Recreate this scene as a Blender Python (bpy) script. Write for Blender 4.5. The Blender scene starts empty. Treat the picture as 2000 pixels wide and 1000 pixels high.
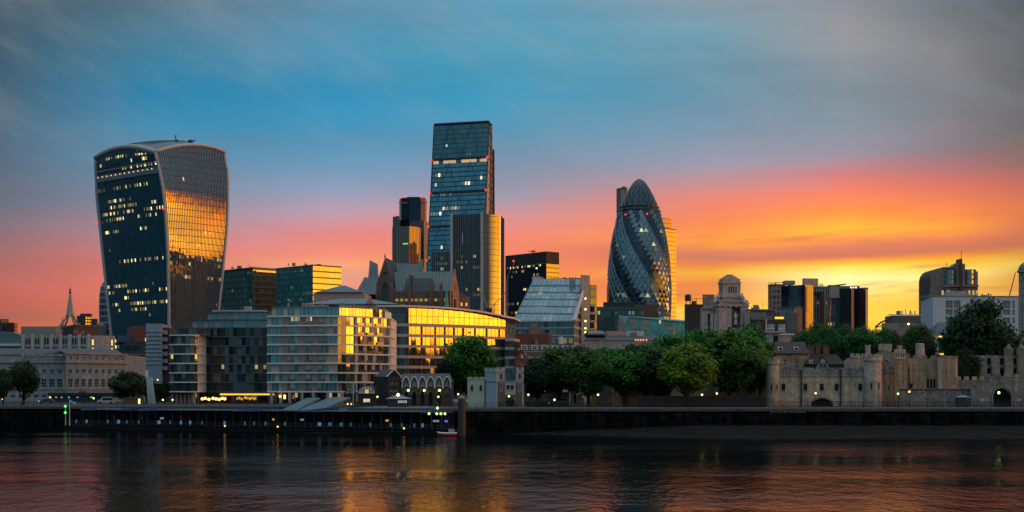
import bpy, math, random
import numpy as np
from mathutils import Vector, Matrix
SC = bpy.context.scene
R = math.radians
F = 2900.0; HX = 1000.0; HY = 765.0; EYE = 8.5      # focal length in photo pixels, horizon column/row, eye height in metres
# ------------------------------------------------------------------ camera
cam = bpy.data.cameras.new('camera'); camo = bpy.data.objects.new('camera', cam)
SC.collection.objects.link(camo); SC.camera = camo
cam.sensor_width = 36; cam.lens = 36 * F / 2000; cam.shift_y = (HY - 500) / 2000
camo.location = (0, 0, EYE); camo.rotation_euler = (R(90), 0, 0)
cam.clip_start = 1; cam.clip_end = 60000
SC.view_settings.view_transform = 'Standard'; SC.view_settings.look = 'None'
SC.view_settings.exposure = 0.0; SC.view_settings.gamma = 1
SC.render.engine = 'CYCLES'
SC.cycles.use_denoising = True
SC.cycles.max_bounces = 5; SC.cycles.glossy_bounces = 4; SC.cycles.diffuse_bounces = 2; SC.cycles.transparent_max_bounces = 8
SC.cycles.sample_clamp_indirect = 12; SC.cycles.caustics_reflective = False; SC.cycles.caustics_refractive = False

def lin(c):
    return tuple((x/255/12.92 if x/255 <= .04045 else ((x/255+.055)/1.055)**2.4) for x in c[:3])
# ------------------------------------------------------------------ world: dawn sky as a function of bearing and elevation
W = bpy.data.worlds.new('World'); SC.world = W; W.use_nodes = True
nt = W.node_tree; nt.nodes.clear()
def NN(nt, t, **k):
    n = nt.nodes.new(t)
    for a, b in k.items(): setattr(n, a, b)
    return n
def MATH(nt, op, a, b=None, c=None, clamp=False):
    n = NN(nt, 'ShaderNodeMath', operation=op); n.use_clamp = clamp
    for i, v in enumerate((a, b, c)):
        if v is None: continue
        if isinstance(v, (int, float)): n.inputs[i].default_value = v
        else: nt.links.new(v, n.inputs[i])
    return n.outputs[0]
def MIXC(nt, fac, a, b, mode='MIX'):
    n = NN(nt, 'ShaderNodeMix', data_type='RGBA', blend_type=mode)
    for s, v in ((n.inputs[0], fac), (n.inputs[6], a), (n.inputs[7], b)):
        if isinstance(v, (int, float)): s.default_value = v
        elif isinstance(v, tuple): s.default_value = (*v[:3], 1)
        else: nt.links.new(v, s)
    return n.outputs[2]
tc = NN(nt, 'ShaderNodeTexCoord'); sx = NN(nt, 'ShaderNodeSeparateXYZ'); nt.links.new(tc.outputs['Generated'], sx.inputs[0])
X_, Y_, Z_ = sx.outputs
az = MATH(nt, 'MULTIPLY', MATH(nt, 'ARCTAN2', X_, Y_), 180/math.pi)
hyp = MATH(nt, 'SQRT', MATH(nt, 'ADD', MATH(nt, 'MULTIPLY', X_, X_), MATH(nt, 'MULTIPLY', Y_, Y_)))
tt = MATH(nt, 'DIVIDE', Z_, MATH(nt, 'MAXIMUM', hyp, 0.001))
# cloud streaks: noise drawn out along the horizon bends the elevation and tints the layers
cv = NN(nt, 'ShaderNodeCombineXYZ')
nt.links.new(MATH(nt, 'ADD', MATH(nt, 'MULTIPLY', az, 0.10), 7.3), cv.inputs[0]); nt.links.new(MATH(nt, 'MULTIPLY', tt, 34.0), cv.inputs[1])
nz = NN(nt, 'ShaderNodeTexNoise'); nz.inputs['Scale'].default_value = 1.0; nz.inputs['Detail'].default_value = 5; nz.inputs['Roughness'].default_value = .55
nt.links.new(cv.outputs[0], nz.inputs['Vector'])
cv2 = NN(nt, 'ShaderNodeCombineXYZ')
nt.links.new(MATH(nt, 'MULTIPLY', az, 0.05), cv2.inputs[0]); nt.links.new(MATH(nt, 'SUBTRACT', MATH(nt, 'MULTIPLY', tt, 9.0), MATH(nt, 'MULTIPLY', az, .01)), cv2.inputs[1])
nz2 = NN(nt, 'ShaderNodeTexNoise'); nz2.inputs['Scale'].default_value = 1.0; nz2.inputs['Detail'].default_value = 3
nt.links.new(cv2.outputs[0], nz2.inputs['Vector'])
warp = MATH(nt, 'ADD', MATH(nt, 'MULTIPLY', MATH(nt, 'SUBTRACT', nz.outputs[0], .5), 0.016), MATH(nt, 'MULTIPLY', MATH(nt, 'SUBTRACT', nz2.outputs[0], .5), 0.014))
tw = MATH(nt, 'MAXIMUM', MATH(nt, 'ADD', tt, warp), 0.0)
pos = MATH(nt, 'DIVIDE', tw, MATH(nt, 'ADD', tw, 0.3))
pos_raw = MATH(nt, 'DIVIDE', MATH(nt, 'MAXIMUM', tt, 0), MATH(nt, 'ADD', MATH(nt, 'MAXIMUM', tt, 0), 0.3))
def yt(a, y): return (HY - y) / F * math.cos(R(a))
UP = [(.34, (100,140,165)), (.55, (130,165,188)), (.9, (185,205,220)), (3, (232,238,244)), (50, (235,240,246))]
def front(px, rows):
    a = math.degrees(math.atan((px-HX)/F))
    return a, [(yt(a, y), lin(c)) for y, c in rows], [(t, lin(c)) for t, c in UP], (1.0 if px < 1600 else 1.12)
ANCH = [
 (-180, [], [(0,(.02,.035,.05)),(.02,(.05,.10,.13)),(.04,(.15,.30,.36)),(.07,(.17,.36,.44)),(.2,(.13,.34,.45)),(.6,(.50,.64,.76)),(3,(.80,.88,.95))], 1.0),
 (-100, [], [(0,(.012,.02,.03)),(.03,(.015,.03,.045)),(.08,(.025,.07,.10)),(.25,(.06,.16,.22)),(.7,(.22,.36,.48)),(3,(.80,.88,.95))], 1.0),
 (-55, [], [(0,(.05,.05,.06)),(.05,(.10,.08,.09)),(.15,(.08,.11,.15)),(.3,(.07,.13,.18)),(.7,(.16,.25,.34)),(3,(.80,.88,.95))], 1.0),
 front(0, [(0,(62,85,100)),(100,(60,90,108)),(200,(72,100,120)),(300,(85,105,125)),(400,(108,112,128)),(455,(138,118,128)),(500,(168,112,112)),(550,(190,104,96)),(588,(188,100,86)),(608,(165,100,90)),(622,(190,100,75)),(650,(185,110,75)),(765,(120,90,80))]),
 front(300, [(0,(88,115,132)),(80,(70,125,152)),(180,(45,130,170)),(250,(62,140,178)),(330,(100,140,170)),(395,(135,140,162)),(450,(180,142,152)),(500,(218,126,118)),(550,(228,122,104)),(600,(225,120,95)),(640,(220,130,90)),(765,(150,105,90))]),
 front(650, [(0,(98,142,168)),(80,(78,145,178)),(180,(44,146,188)),(250,(66,148,188)),(320,(108,152,185)),(370,(145,158,185)),(415,(188,160,178)),(462,(232,140,138)),(498,(246,144,120)),(515,(246,166,120)),(538,(224,160,135)),(560,(230,150,130)),(765,(170,120,100))]),
 front(1000, [(0,(98,160,190)),(100,(76,156,184)),(180,(62,150,184)),(250,(90,150,180)),(330,(130,150,175)),(382,(162,152,168)),(420,(212,148,150)),(460,(246,138,118)),(500,(250,138,105)),(560,(250,130,90)),(600,(245,140,80)),(765,(190,130,90))]),
 front(1400, [(0,(138,154,166)),(60,(116,156,174)),(180,(102,148,170)),(260,(128,152,175)),(320,(160,155,170)),(355,(200,145,145)),(385,(240,135,115)),(430,(252,140,85)),(470,(255,160,65)),(485,(225,130,95)),(500,(205,125,100)),(520,(240,140,70)),(540,(255,190,60)),(560,(240,140,80)),(590,(250,160,50)),(605,(255,215,80)),(640,(255,215,80)),(765,(220,160,80))]),
 front(1650, [(0,(132,137,145)),(60,(146,144,148)),(150,(128,140,148)),(240,(125,140,152)),(300,(150,140,155)),(335,(200,125,125)),(370,(240,125,100)),(410,(255,145,65)),(445,(255,185,60)),(460,(240,145,75)),(474,(208,120,92)),(497,(200,114,90)),(507,(250,150,60)),(520,(255,220,80)),(545,(255,246,165)),(575,(255,236,135)),(600,(255,215,80)),(640,(255,205,70)),(765,(220,160,80))]),
 front(1850, [(0,(105,112,120)),(100,(124,122,126)),(200,(122,124,130)),(290,(130,118,125)),(330,(175,112,112)),(370,(220,115,95)),(410,(245,135,70)),(440,(250,160,60)),(460,(225,125,85)),(485,(200,115,90)),(500,(245,150,50)),(515,(255,205,60)),(540,(255,232,140)),(560,(252,215,100)),(590,(246,190,75)),(640,(240,190,70)),(765,(210,150,70))]),
 front(2000, [(0,(85,92,100)),(150,(95,95,98)),(250,(100,98,100)),(320,(140,100,95)),(360,(190,105,90)),(410,(220,120,75)),(440,(205,115,80)),(480,(190,110,80)),(500,(215,150,60)),(520,(225,190,90)),(550,(220,150,60)),(600,(215,170,80)),(765,(170,120,60))]),
 (45, [], [(0,(.03,.03,.03)),(.018,(.05,.04,.03)),(.03,(.9,.45,.06)),(.06,(.95,.5,.05)),(.10,(.8,.27,.06)),(.14,(.4,.16,.12)),(.2,(.16,.16,.2)),(.45,(.15,.2,.25)),(.9,(.25,.32,.4)),(3,(.80,.88,.95))], 1.5),
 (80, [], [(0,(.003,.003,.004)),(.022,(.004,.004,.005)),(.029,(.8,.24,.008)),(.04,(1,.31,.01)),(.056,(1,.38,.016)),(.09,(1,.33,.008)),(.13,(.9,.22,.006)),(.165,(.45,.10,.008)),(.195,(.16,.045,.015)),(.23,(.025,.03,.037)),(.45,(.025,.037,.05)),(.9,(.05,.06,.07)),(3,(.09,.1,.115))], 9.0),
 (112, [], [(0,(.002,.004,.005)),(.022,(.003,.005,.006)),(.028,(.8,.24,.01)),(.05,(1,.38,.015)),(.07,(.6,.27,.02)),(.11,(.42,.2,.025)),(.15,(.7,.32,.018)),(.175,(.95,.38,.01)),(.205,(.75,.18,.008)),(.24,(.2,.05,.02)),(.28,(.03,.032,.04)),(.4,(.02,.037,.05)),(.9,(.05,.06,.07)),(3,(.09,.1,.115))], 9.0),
 (140, [], [(0,(.02,.03,.04)),(.03,(.03,.05,.07)),(.1,(.22,.2,.2)),(.2,(.2,.26,.32)),(.6,(.26,.33,.4)),(3,(.80,.88,.95))], 1.0),
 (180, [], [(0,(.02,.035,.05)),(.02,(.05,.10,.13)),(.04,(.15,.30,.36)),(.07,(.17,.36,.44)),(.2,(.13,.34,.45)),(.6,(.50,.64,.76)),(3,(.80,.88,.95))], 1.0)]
col = None
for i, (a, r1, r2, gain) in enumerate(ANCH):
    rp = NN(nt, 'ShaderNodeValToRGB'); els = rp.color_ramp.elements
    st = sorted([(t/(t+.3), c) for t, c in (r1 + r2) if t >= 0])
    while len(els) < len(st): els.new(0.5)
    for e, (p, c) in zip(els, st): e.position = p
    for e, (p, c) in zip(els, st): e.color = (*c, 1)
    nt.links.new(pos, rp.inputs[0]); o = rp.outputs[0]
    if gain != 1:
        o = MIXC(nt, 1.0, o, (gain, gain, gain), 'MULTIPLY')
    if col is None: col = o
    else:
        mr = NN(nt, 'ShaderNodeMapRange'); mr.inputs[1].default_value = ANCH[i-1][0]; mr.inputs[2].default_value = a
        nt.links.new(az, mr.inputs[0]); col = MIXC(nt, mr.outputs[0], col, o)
# grain of the cloud layers
cvf = NN(nt, 'ShaderNodeMapRange'); cvf.inputs[1].default_value = .3; cvf.inputs[2].default_value = .7; cvf.inputs[3].default_value = .93; cvf.inputs[4].default_value = 1.07
nt.links.new(nz.outputs[0], cvf.inputs[0])
cc = NN(nt, 'ShaderNodeCombineColor'); [nt.links.new(cvf.outputs[0], cc.inputs[i]) for i in range(3)]
col = MIXC(nt, 1.0, col, cc.outputs[0], 'MULTIPLY')
# thin cloud streaks across the glow, low on the right
cv3 = NN(nt, 'ShaderNodeCombineXYZ'); nt.links.new(MATH(nt, 'MULTIPLY', az, 0.16), cv3.inputs[0]); nt.links.new(MATH(nt, 'SUBTRACT', MATH(nt, 'MULTIPLY', tt, 95.0), MATH(nt, 'MULTIPLY', az, .09)), cv3.inputs[1])
nz3 = NN(nt, 'ShaderNodeTexNoise'); nz3.inputs['Scale'].default_value = 1.0; nz3.inputs['Detail'].default_value = 6; nz3.inputs['Roughness'].default_value = .6; nt.links.new(cv3.outputs[0], nz3.inputs['Vector'])
def ramp01(x, a, b):
    m_ = NN(nt, 'ShaderNodeMapRange', interpolation_type='SMOOTHSTEP'); m_.inputs[1].default_value = a; m_.inputs[2].default_value = b; nt.links.new(x, m_.inputs[0]); return m_.outputs[0]
smask = MATH(nt, 'MULTIPLY', MATH(nt, 'MULTIPLY', ramp01(nz3.outputs[0], .5, .72), ramp01(az, 2, 9)), MATH(nt, 'MULTIPLY', ramp01(tt, .03, .055), ramp01(tt, .135, .10)))
smask = MATH(nt, 'MULTIPLY', smask, ramp01(az, 60, 24))
col = MIXC(nt, MATH(nt, 'MULTIPLY', smask, .75), col, (.62, .21, .09))
# high thin veils
cv4 = NN(nt, 'ShaderNodeCombineXYZ'); nt.links.new(MATH(nt, 'MULTIPLY', az, 0.11), cv4.inputs[0]); nt.links.new(MATH(nt, 'ADD', MATH(nt, 'MULTIPLY', tt, 16.0), MATH(nt, 'MULTIPLY', az, .13)), cv4.inputs[1])
nz4 = NN(nt, 'ShaderNodeTexNoise'); nz4.inputs['Scale'].default_value = 1.0; nz4.inputs['Detail'].default_value = 7; nz4.inputs['Roughness'].default_value = .62; nt.links.new(cv4.outputs[0], nz4.inputs['Vector'])
col = MIXC(nt, MATH(nt, 'MULTIPLY', MATH(nt, 'MULTIPLY', ramp01(nz4.outputs[0], .42, .75), ramp01(tt, .10, .2)), .30), col, (.34, .36, .40))
# below the horizon: dark ground
below = MATH(nt, 'LESS_THAN', Z_, 0.0)
col = MIXC(nt, below, col, (.012, .018, .024))
SUN_B, SUN_E = 58.0, 3.0       # bearing (right of the view axis) and elevation
sky = NN(nt, 'ShaderNodeTexSky', sky_type='NISHITA'); sky.sun_disc = False
sky.sun_elevation = R(SUN_E); sky.sun_rotation = R(SUN_B); sky.air_density = 1.5; sky.dust_density = 3
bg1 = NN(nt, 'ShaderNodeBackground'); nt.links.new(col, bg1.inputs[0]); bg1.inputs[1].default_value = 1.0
bg2 = NN(nt, 'ShaderNodeBackground'); nt.links.new(sky.outputs[0], bg2.inputs[0]); bg2.inputs[1].default_value = 0.003
ad = NN(nt, 'ShaderNodeAddShader'); nt.links.new(bg1.outputs[0], ad.inputs[0]); nt.links.new(bg2.outputs[0], ad.inputs[1])
wo = NN(nt, 'ShaderNodeOutputWorld'); nt.links.new(ad.outputs[0], wo.inputs[0])
W.cycles.sampling_method = 'MANUAL'; W.cycles.sample_map_resolution = 1024
# ------------------------------------------------------------------ sun: just up, off to the right
sl = bpy.data.lights.new('sun', 'SUN'); slo = bpy.data.objects.new('sun', sl); SC.collection.objects.link(slo)
sl.energy = 0.3; sl.angle = R(12); sl.color = (1, .42, .15)
sd = Vector((math.sin(R(SUN_B))*math.cos(R(SUN_E)), math.cos(R(SUN_B))*math.cos(R(SUN_E)), math.sin(R(SUN_E))))
slo.rotation_euler = sd.to_track_quat('Z', 'Y').to_euler(); slo.location = (300, 0, 200)

# ------------------------------------------------------------------ materials
MC = {}
def newmat(name):
    m = bpy.data.materials.new(name); m.use_nodes = True; m.node_tree.nodes.clear()
    nt = m.node_tree; p = NN(nt, 'ShaderNodeBsdfPrincipled'); o = NN(nt, 'ShaderNodeOutputMaterial'); nt.links.new(p.outputs[0], o.inputs[0])
    return m, nt, p
def plain(name, c, rough=.7, metal=0, var=.25, scale=.6, ior=1.45, bump=0.0, c2=None):
    """painted / stone / metal surface with blotchy wear"""
    if name in MC: return MC[name]
    m, nt, p = newmat(name)
    t = NN(nt, 'ShaderNodeTexCoord'); n1 = NN(nt, 'ShaderNodeTexNoise'); n1.inputs['Scale'].default_value = scale; n1.inputs['Detail'].default_value = 6; n1.inputs['Roughness'].default_value = .65
    nt.links.new(t.outputs['Object'], n1.inputs['Vector'])
    mr = NN(nt, 'ShaderNodeMapRange'); mr.inputs[1].default_value = .3; mr.inputs[2].default_value = .7; nt.links.new(n1.outputs[0], mr.inputs[0])
    a = tuple(x*(1-var) for x in c); b = c2 or tuple(min(1, x*(1+var)) for x in c)
    nt.links.new(MIXC(nt, mr.outputs[0], a, b), p.inputs['Base Color'])
    p.inputs['Roughness'].default_value = rough; p.inputs['Metallic'].default_value = metal; p.inputs['IOR'].default_value = ior
    if bump:
        bp = NN(nt, 'ShaderNodeBump'); bp.inputs['Strength'].default_value = bump; bp.inputs['Distance'].default_value = .1
        nt.links.new(n1.outputs[0], bp.inputs['Height']); nt.links.new(bp.outputs[0], p.inputs['Normal'])
    MC[name] = m; return m
def masonry(name, c, cm, bw=.9, bh=.4, mortar=.04, var=.3, rough=.85, stain=.35):
    """coursed blocks from the UV map (metres), blotches and water stains"""
    if name in MC: return MC[name]
    m, nt, p = newmat(name)
    uv = NN(nt, 'ShaderNodeUVMap'); br = NN(nt, 'ShaderNodeTexBrick')
    nt.links.new(uv.outputs[0], br.inputs['Vector'])
    br.inputs['Scale'].default_value = 1; br.inputs['Brick Width'].default_value = bw; br.inputs['Row Height'].default_value = bh; br.inputs['Mortar Size'].default_value = mortar
    br.inputs['Color1'].default_value = (*[x*(1-var) for x in c], 1); br.inputs['Color2'].default_value = (*[min(1, x*(1+var)) for x in c], 1); br.inputs['Mortar'].default_value = (*cm, 1)
    n1 = NN(nt, 'ShaderNodeTexNoise'); n1.inputs['Scale'].default_value = .35; n1.inputs['Detail'].default_value = 8; n1.inputs['Roughness'].default_value = .7
    nt.links.new(uv.outputs[0], n1.inputs['Vector'])
    mp = NN(nt, 'ShaderNodeMapping'); mp.inputs['Scale'].default_value = (1.2, .12, 1); nt.links.new(uv.outputs[0], mp.inputs[0])
    n2 = NN(nt, 'ShaderNodeTexNoise'); n2.inputs['Scale'].default_value = 1; n2.inputs['Detail'].default_value = 5; nt.links.new(mp.outputs[0], n2.inputs['Vector'])
    s = MATH(nt, 'MULTIPLY', n1.outputs[0], n2.outputs[0])
    mr = NN(nt, 'ShaderNodeMapRange'); mr.inputs[1].default_value = .15; mr.inputs[2].default_value = .38; mr.inputs[3].default_value = 1-stain; mr.inputs[4].default_value = 1+stain*.5
    nt.links.new(s, mr.inputs[0]); cc = NN(nt, 'ShaderNodeCombineColor'); [nt.links.new(mr.outputs[0], cc.inputs[i]) for i in range(3)]
    nt.links.new(MIXC(nt, 1.0, br.outputs[0], cc.outputs[0], 'MULTIPLY'), p.inputs['Base Color']); p.inputs['Roughness'].default_value = rough
    bp = NN(nt, 'ShaderNodeBump'); bp.inputs['Strength'].default_value = .5; bp.inputs['Distance'].default_value = .05
    nt.links.new(MATH(nt, 'SUBTRACT', n1.outputs[0], br.outputs[1]), bp.inputs['Height']); nt.links.new(bp.outputs[0], p.inputs['Normal'])
    MC[name] = m; return m
def glow(name, c, s):
    if name in MC: return MC[name]
    m, nt, p = newmat(name); p.inputs['Base Color'].default_value = (*[x*.5 for x in c], 1)
    p.inputs['Emission Color'].default_value = (*c, 1); p.inputs['Emission Strength'].default_value = s; MC[name] = m; return m
def facade(name, cw=1.5, ch=4.0, mw=.12, mh=.5, glass=(.01,.03,.04), frame=(.12,.14,.15), ior=2.3, rough=.03, tint=(1,1,1),
           lit=.0, litcol=(1,.72,.2), lits=1.2, var=.6, jit=.012, blind=0.0, blindcol=(.25,.24,.2), wav=0.0, frough=.45, v0=.5, seed=0.0, cl=(.12,.8)):
    """curtain wall from the UV map in metres: panes cw x ch behind mullions mw and slab edges mh; a share 'lit' of the panes has
    its lamps on, in runs along a storey; each pane sits a hair out of true (jit), as real glazing does; blind = share with blinds down"""
    if name in MC: return MC[name]
    m, nt, p = newmat(name); L = nt.links.new
    uv = NN(nt, 'ShaderNodeUVMap'); sp = NN(nt, 'ShaderNodeSeparateXYZ'); L(uv.outputs[0], sp.inputs[0])
    u = MATH(nt, 'DIVIDE', sp.outputs[0], cw); v = MATH(nt, 'DIVIDE', sp.outputs[1], ch)
    fu, fv = MATH(nt, 'FLOOR', u), MATH(nt, 'FLOOR', v); ru, rv = MATH(nt, 'FRACT', u), MATH(nt, 'FRACT', v)
    mask = MATH(nt, 'MAXIMUM', MATH(nt, 'LESS_THAN', ru, mw/cw), MATH(nt, 'LESS_THAN', rv, mh/ch))
    cid = NN(nt, 'ShaderNodeCombineXYZ'); L(fu, cid.inputs[0]); L(fv, cid.inputs[1]); cid.inputs[2].default_value = seed
    wn = NN(nt, 'ShaderNodeTexWhiteNoise', noise_dimensions='3D'); L(cid.outputs[0], wn.inputs[0])
    rs = NN(nt, 'ShaderNodeSeparateColor'); L(wn.outputs['Color'], rs.inputs[0])
    # glass colour: varied panes, some blinds
    gv = MIXC(nt, MATH(nt, 'MULTIPLY', rs.outputs[0], var), glass, tuple(min(1, x*2.6+.004) for x in glass))
    if blind: gv = MIXC(nt, MATH(nt, 'LESS_THAN', rs.outputs[2], blind), gv, blindcol)
    L(MIXC(nt, mask, gv, frame), p.inputs['Base Color'])
    inv = MATH(nt, 'SUBTRACT', 1.0, mask)
    L(MATH(nt, 'ADD', MATH(nt, 'MULTIPLY', mask, frough-rough), rough), p.inputs['Roughness'])
    L(MATH(nt, 'ADD', MATH(nt, 'MULTIPLY', inv, ior-1.4), 1.4), p.inputs['IOR'])
    p.inputs['Specular Tint'].default_value = (*tint, 1)
    if jit or wav:
        g = NN(nt, 'ShaderNodeNewGeometry'); vm = NN(nt, 'ShaderNodeVectorMath', operation='SUBTRACT'); L(wn.outputs['Color'], vm.inputs[0]); vm.inputs[1].default_value = (.5,.5,.5)
        vs = NN(nt, 'ShaderNodeVectorMath', operation='SCALE'); L(vm.outputs[0], vs.inputs[0]); vs.inputs['Scale'].default_value = jit
        vecs = [vs.outputs[0]]
        if wav:
            nz = NN(nt, 'ShaderNodeTexNoise'); nz.inputs['Scale'].default_value = .35; L(uv.outputs[0], nz.inputs['Vector'])
            v2 = NN(nt, 'ShaderNodeVectorMath', operation='SUBTRACT'); L(nz.outputs['Color'], v2.inputs[0]); v2.inputs[1].default_value = (.5,.5,.5)
            v3 = NN(nt, 'ShaderNodeVectorMath', operation='SCALE'); L(v2.outputs[0], v3.inputs[0]); v3.inputs['Scale'].default_value = wav; vecs.append(v3.outputs[0])
        cur = g.outputs['Normal']
        for q in vecs:
            a = NN(nt, 'ShaderNodeVectorMath', operation='ADD'); L(cur, a.inputs[0]); L(q, a.inputs[1]); cur = a.outputs[0]
        no = NN(nt, 'ShaderNodeVectorMath', operation='NORMALIZE'); L(cur, no.inputs[0]); L(no.outputs[0], p.inputs['Normal'])
    if lit:
        c2 = NN(nt, 'ShaderNodeCombineXYZ'); L(MATH(nt, 'MULTIPLY', fu, cl[0]), c2.inputs[0]); L(MATH(nt, 'MULTIPLY', fv, cl[1]), c2.inputs[1]); c2.inputs[2].default_value = seed+3.7
        n3 = NN(nt, 'ShaderNodeTexNoise'); n3.inputs['Scale'].default_value = 1; n3.inputs['Detail'].default_value = 1; L(c2.outputs[0], n3.inputs['Vector'])
        r3 = NN(nt, 'ShaderNodeTexWhiteNoise', noise_dimensions='2D'); c3 = NN(nt, 'ShaderNodeCombineXYZ'); L(fv, c3.inputs[0]); c3.inputs[1].default_value = seed+9.1; L(c3.outputs[0], r3.inputs[0])
        score = MATH(nt, 'ADD', MATH(nt, 'MULTIPLY', n3.outputs[0], 1.2), MATH(nt, 'MULTIPLY', r3.outputs[0], .45))
        on = MATH(nt, 'MULTIPLY', MATH(nt, 'GREATER_THAN', score, 1.18-lit), MATH(nt, 'GREATER_THAN', rs.outputs[1], .45))
        zone = MATH(nt, 'MULTIPLY', MATH(nt, 'MULTIPLY', MATH(nt, 'GREATER_THAN', rv, v0), MATH(nt, 'LESS_THAN', MATH(nt, 'ABSOLUTE', MATH(nt, 'SUBTRACT', ru, .55)), .33)), inv)
        st = MATH(nt, 'MULTIPLY', MATH(nt, 'MULTIPLY', on, zone), MATH(nt, 'MULTIPLY', MATH(nt, 'ADD', MATH(nt, 'MULTIPLY', MATH(nt, 'POWER', rs.outputs[2], 4.0), 1.6), .10), lits))
        L(st, p.inputs['Emission Strength']); p.inputs['Emission Color'].default_value = (*litcol, 1)
    MC[name] = m; return m

# ------------------------------------------------------------------ geometry helpers
COL = SC.collection
def P(px, D): return Vector(((px-HX)/F*D, D))
def Zy(py, D): return EYE + (HY-py)/F*D
class Fr:
    """a vertical facade: origin O, unit tangent T to the right as seen from outside, outward normal N, width W"""
    def __init__(s, a, b):
        s.O = Vector(a); d = Vector(b) - s.O; s.W = d.length; s.T = d/s.W; s.N = Vector((s.T.y, -s.T.x))
    def p(s, u, v, d=0): q = s.O + s.T*u + s.N*d; return (q.x, q.y, v)
    def u_at(s, px):
        k = (px-HX)/F; return (k*s.O.y - s.O.x)/(s.T.x - k*s.T.y)
class MB:
    def __init__(s): s.v = []; s.f = []; s.uv = []; s.m = []
    def face(s, pts, uv=None, m=0):
        i = len(s.v); s.v += [tuple(p) for p in pts]; s.f.append(tuple(range(i, i+len(pts)))); s.m.append(m)
        s.uv += uv if uv else [(0, 0)]*len(pts); return s
    def quad(s, F_, u0, u1, v0, v1, d=0, m=0):
        return s.face([F_.p(u0,v0,d), F_.p(u1,v0,d), F_.p(u1,v1,d), F_.p(u0,v1,d)], [(u0,v0),(u1,v0),(u1,v1),(u0,v1)], m)
    def fbox(s, F_, u0, u1, v0, v1, d0, d1, m=0):
        if d1 < d0: d0, d1 = d1, d0
        A = [F_.p(u,v,d) for d in (d0,d1) for v in (v0,v1) for u in (u0,u1)]
        for q, (a,b) in (((4,5,7,6),(u1-u0,v1-v0)),((1,0,2,3),(u1-u0,v1-v0)),((0,4,6,2),(abs(d1-d0),v1-v0)),((5,1,3,7),(abs(d1-d0),v1-v0)),((6,7,3,2),(u1-u0,abs(d1-d0))),((0,1,5,4),(u1-u0,abs(d1-d0)))):
            s.face([A[k] for k in q], [(u0,v0),(u0+a,v0),(u0+a,v0+b),(u0,v0+b)], m)
        return s
    def box(s, x0,x1,y0,y1,z0,z1, m=0): return s.fbox(Fr((x0,y0),(x1,y0)), 0, x1-x0, z0, z1, 0, -(y1-y0), m)
    def prism(s, pts, z0, z1, m=0, mt=None, bot=False, u0=0):
        """footprint counter-clockwise seen from above"""
        u = u0; n = len(pts)
        for i in range(n):
            a, b = Vector(pts[i]), Vector(pts[(i+1)%n]); w = (b-a).length
            s.face([(a.x,a.y,z0),(b.x,b.y,z0),(b.x,b.y,z1),(a.x,a.y,z1)], [(u,z0),(u+w,z0),(u+w,z1),(u,z1)], m); u += w
        s.face([(p[0],p[1],z1) for p in pts], [(p[0],p[1]) for p in pts], m if mt is None else mt)
        if bot: s.face([(p[0],p[1],z0) for p in reversed(pts)], [(p[0],p[1]) for p in pts], m if mt is None else mt)
        return s
    def cyl(s, x, y, z0, z1, r0, r1=None, n=12, m=0, cap=True):
        r1 = r0 if r1 is None else r1
        A = [(math.cos(2*math.pi*i/n), math.sin(2*math.pi*i/n)) for i in range(n)]
        for i in range(n):
            a, b = A[i], A[(i+1)%n]; ua, ub = 2*math.pi*r0*i/n, 2*math.pi*r0*(i+1)/n
            if r1 > 1e-6: s.face([(x+a[0]*r0,y+a[1]*r0,z0),(x+b[0]*r0,y+b[1]*r0,z0),(x+b[0]*r1,y+b[1]*r1,z1),(x+a[0]*r1,y+a[1]*r1,z1)], [(ua,z0),(ub,z0),(ub,z1),(ua,z1)], m)
            else: s.face([(x+a[0]*r0,y+a[1]*r0,z0),(x+b[0]*r0,y+b[1]*r0,z0),(x,y,z1)], [(ua,z0),(ub,z0),(ua,z1)], m)
        if cap and r1 > 1e-6: s.face([(x+a[0]*r1,y+a[1]*r1,z1) for a in A], None, m)
        return s
    def ball(s, x, y, z, r, n=10, k=6, m=0, sz=1.0, half=False):
        for j in range(k if not half else k):
            t0, t1 = ((math.pi*j/k, math.pi*(j+1)/k) if not half else (math.pi/2*j/k, math.pi/2*(j+1)/k))
            for i in range(n):
                a0, a1 = 2*math.pi*i/n, 2*math.pi*(i+1)/n
                q = lambda t,a: (x+r*math.sin(t)*math.cos(a), y+r*math.sin(t)*math.sin(a), z+r*sz*math.cos(t))
                s.face([q(t1,a0), q(t1,a1), q(t0,a1), q(t0,a0)], [(a0*r,-t1*r),(a1*r,-t1*r),(a1*r,-t0*r),(a0*r,-t0*r)], m)
        return s
    def tube(s, path, r, n=6, m=0):
        path = [Vector(p) for p in path]; rr = r if isinstance(r, (list,tuple)) else [r]*len(path); rings = []
        for i, p in enumerate(path):
            d = (path[min(i+1,len(path)-1)] - path[max(i-1,0)]).normalized()
            a = d.orthogonal().normalized(); b = d.cross(a)
            if rings: 
                pa = prev; a = (pa - d*pa.dot(d)).normalized(); b = d.cross(a)
            prev = a
            rings.append([tuple(p + (a*math.cos(2*math.pi*k/n) + b*math.sin(2*math.pi*k/n))*rr[i]) for k in range(n)])
        for A, B in zip(rings, rings[1:]):
            for k in range(n): s.face([A[k],A[(k+1)%n],B[(k+1)%n],B[k]], None, m)
        s.face(list(reversed(rings[0])), None, m); s.face(rings[-1], None, m)
        return s
    def loft(s, rings, us, vs, close=False, m=0):
        """rings[i][j] 3-D points going up; us[j] and vs[i] in metres"""
        n = len(rings[0])
        for i in range(len(rings)-1):
            for j in range(n if close else n-1):
                k = (j+1) % n; u1 = us[j+1] if j+1 < len(us) else us[j]
                s.face([rings[i][j], rings[i][k], rings[i+1][k], rings[i+1][j]], [(us[j],vs[i]),(u1,vs[i]),(u1,vs[i+1]),(us[j],vs[i+1])], m)
        return s
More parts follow.
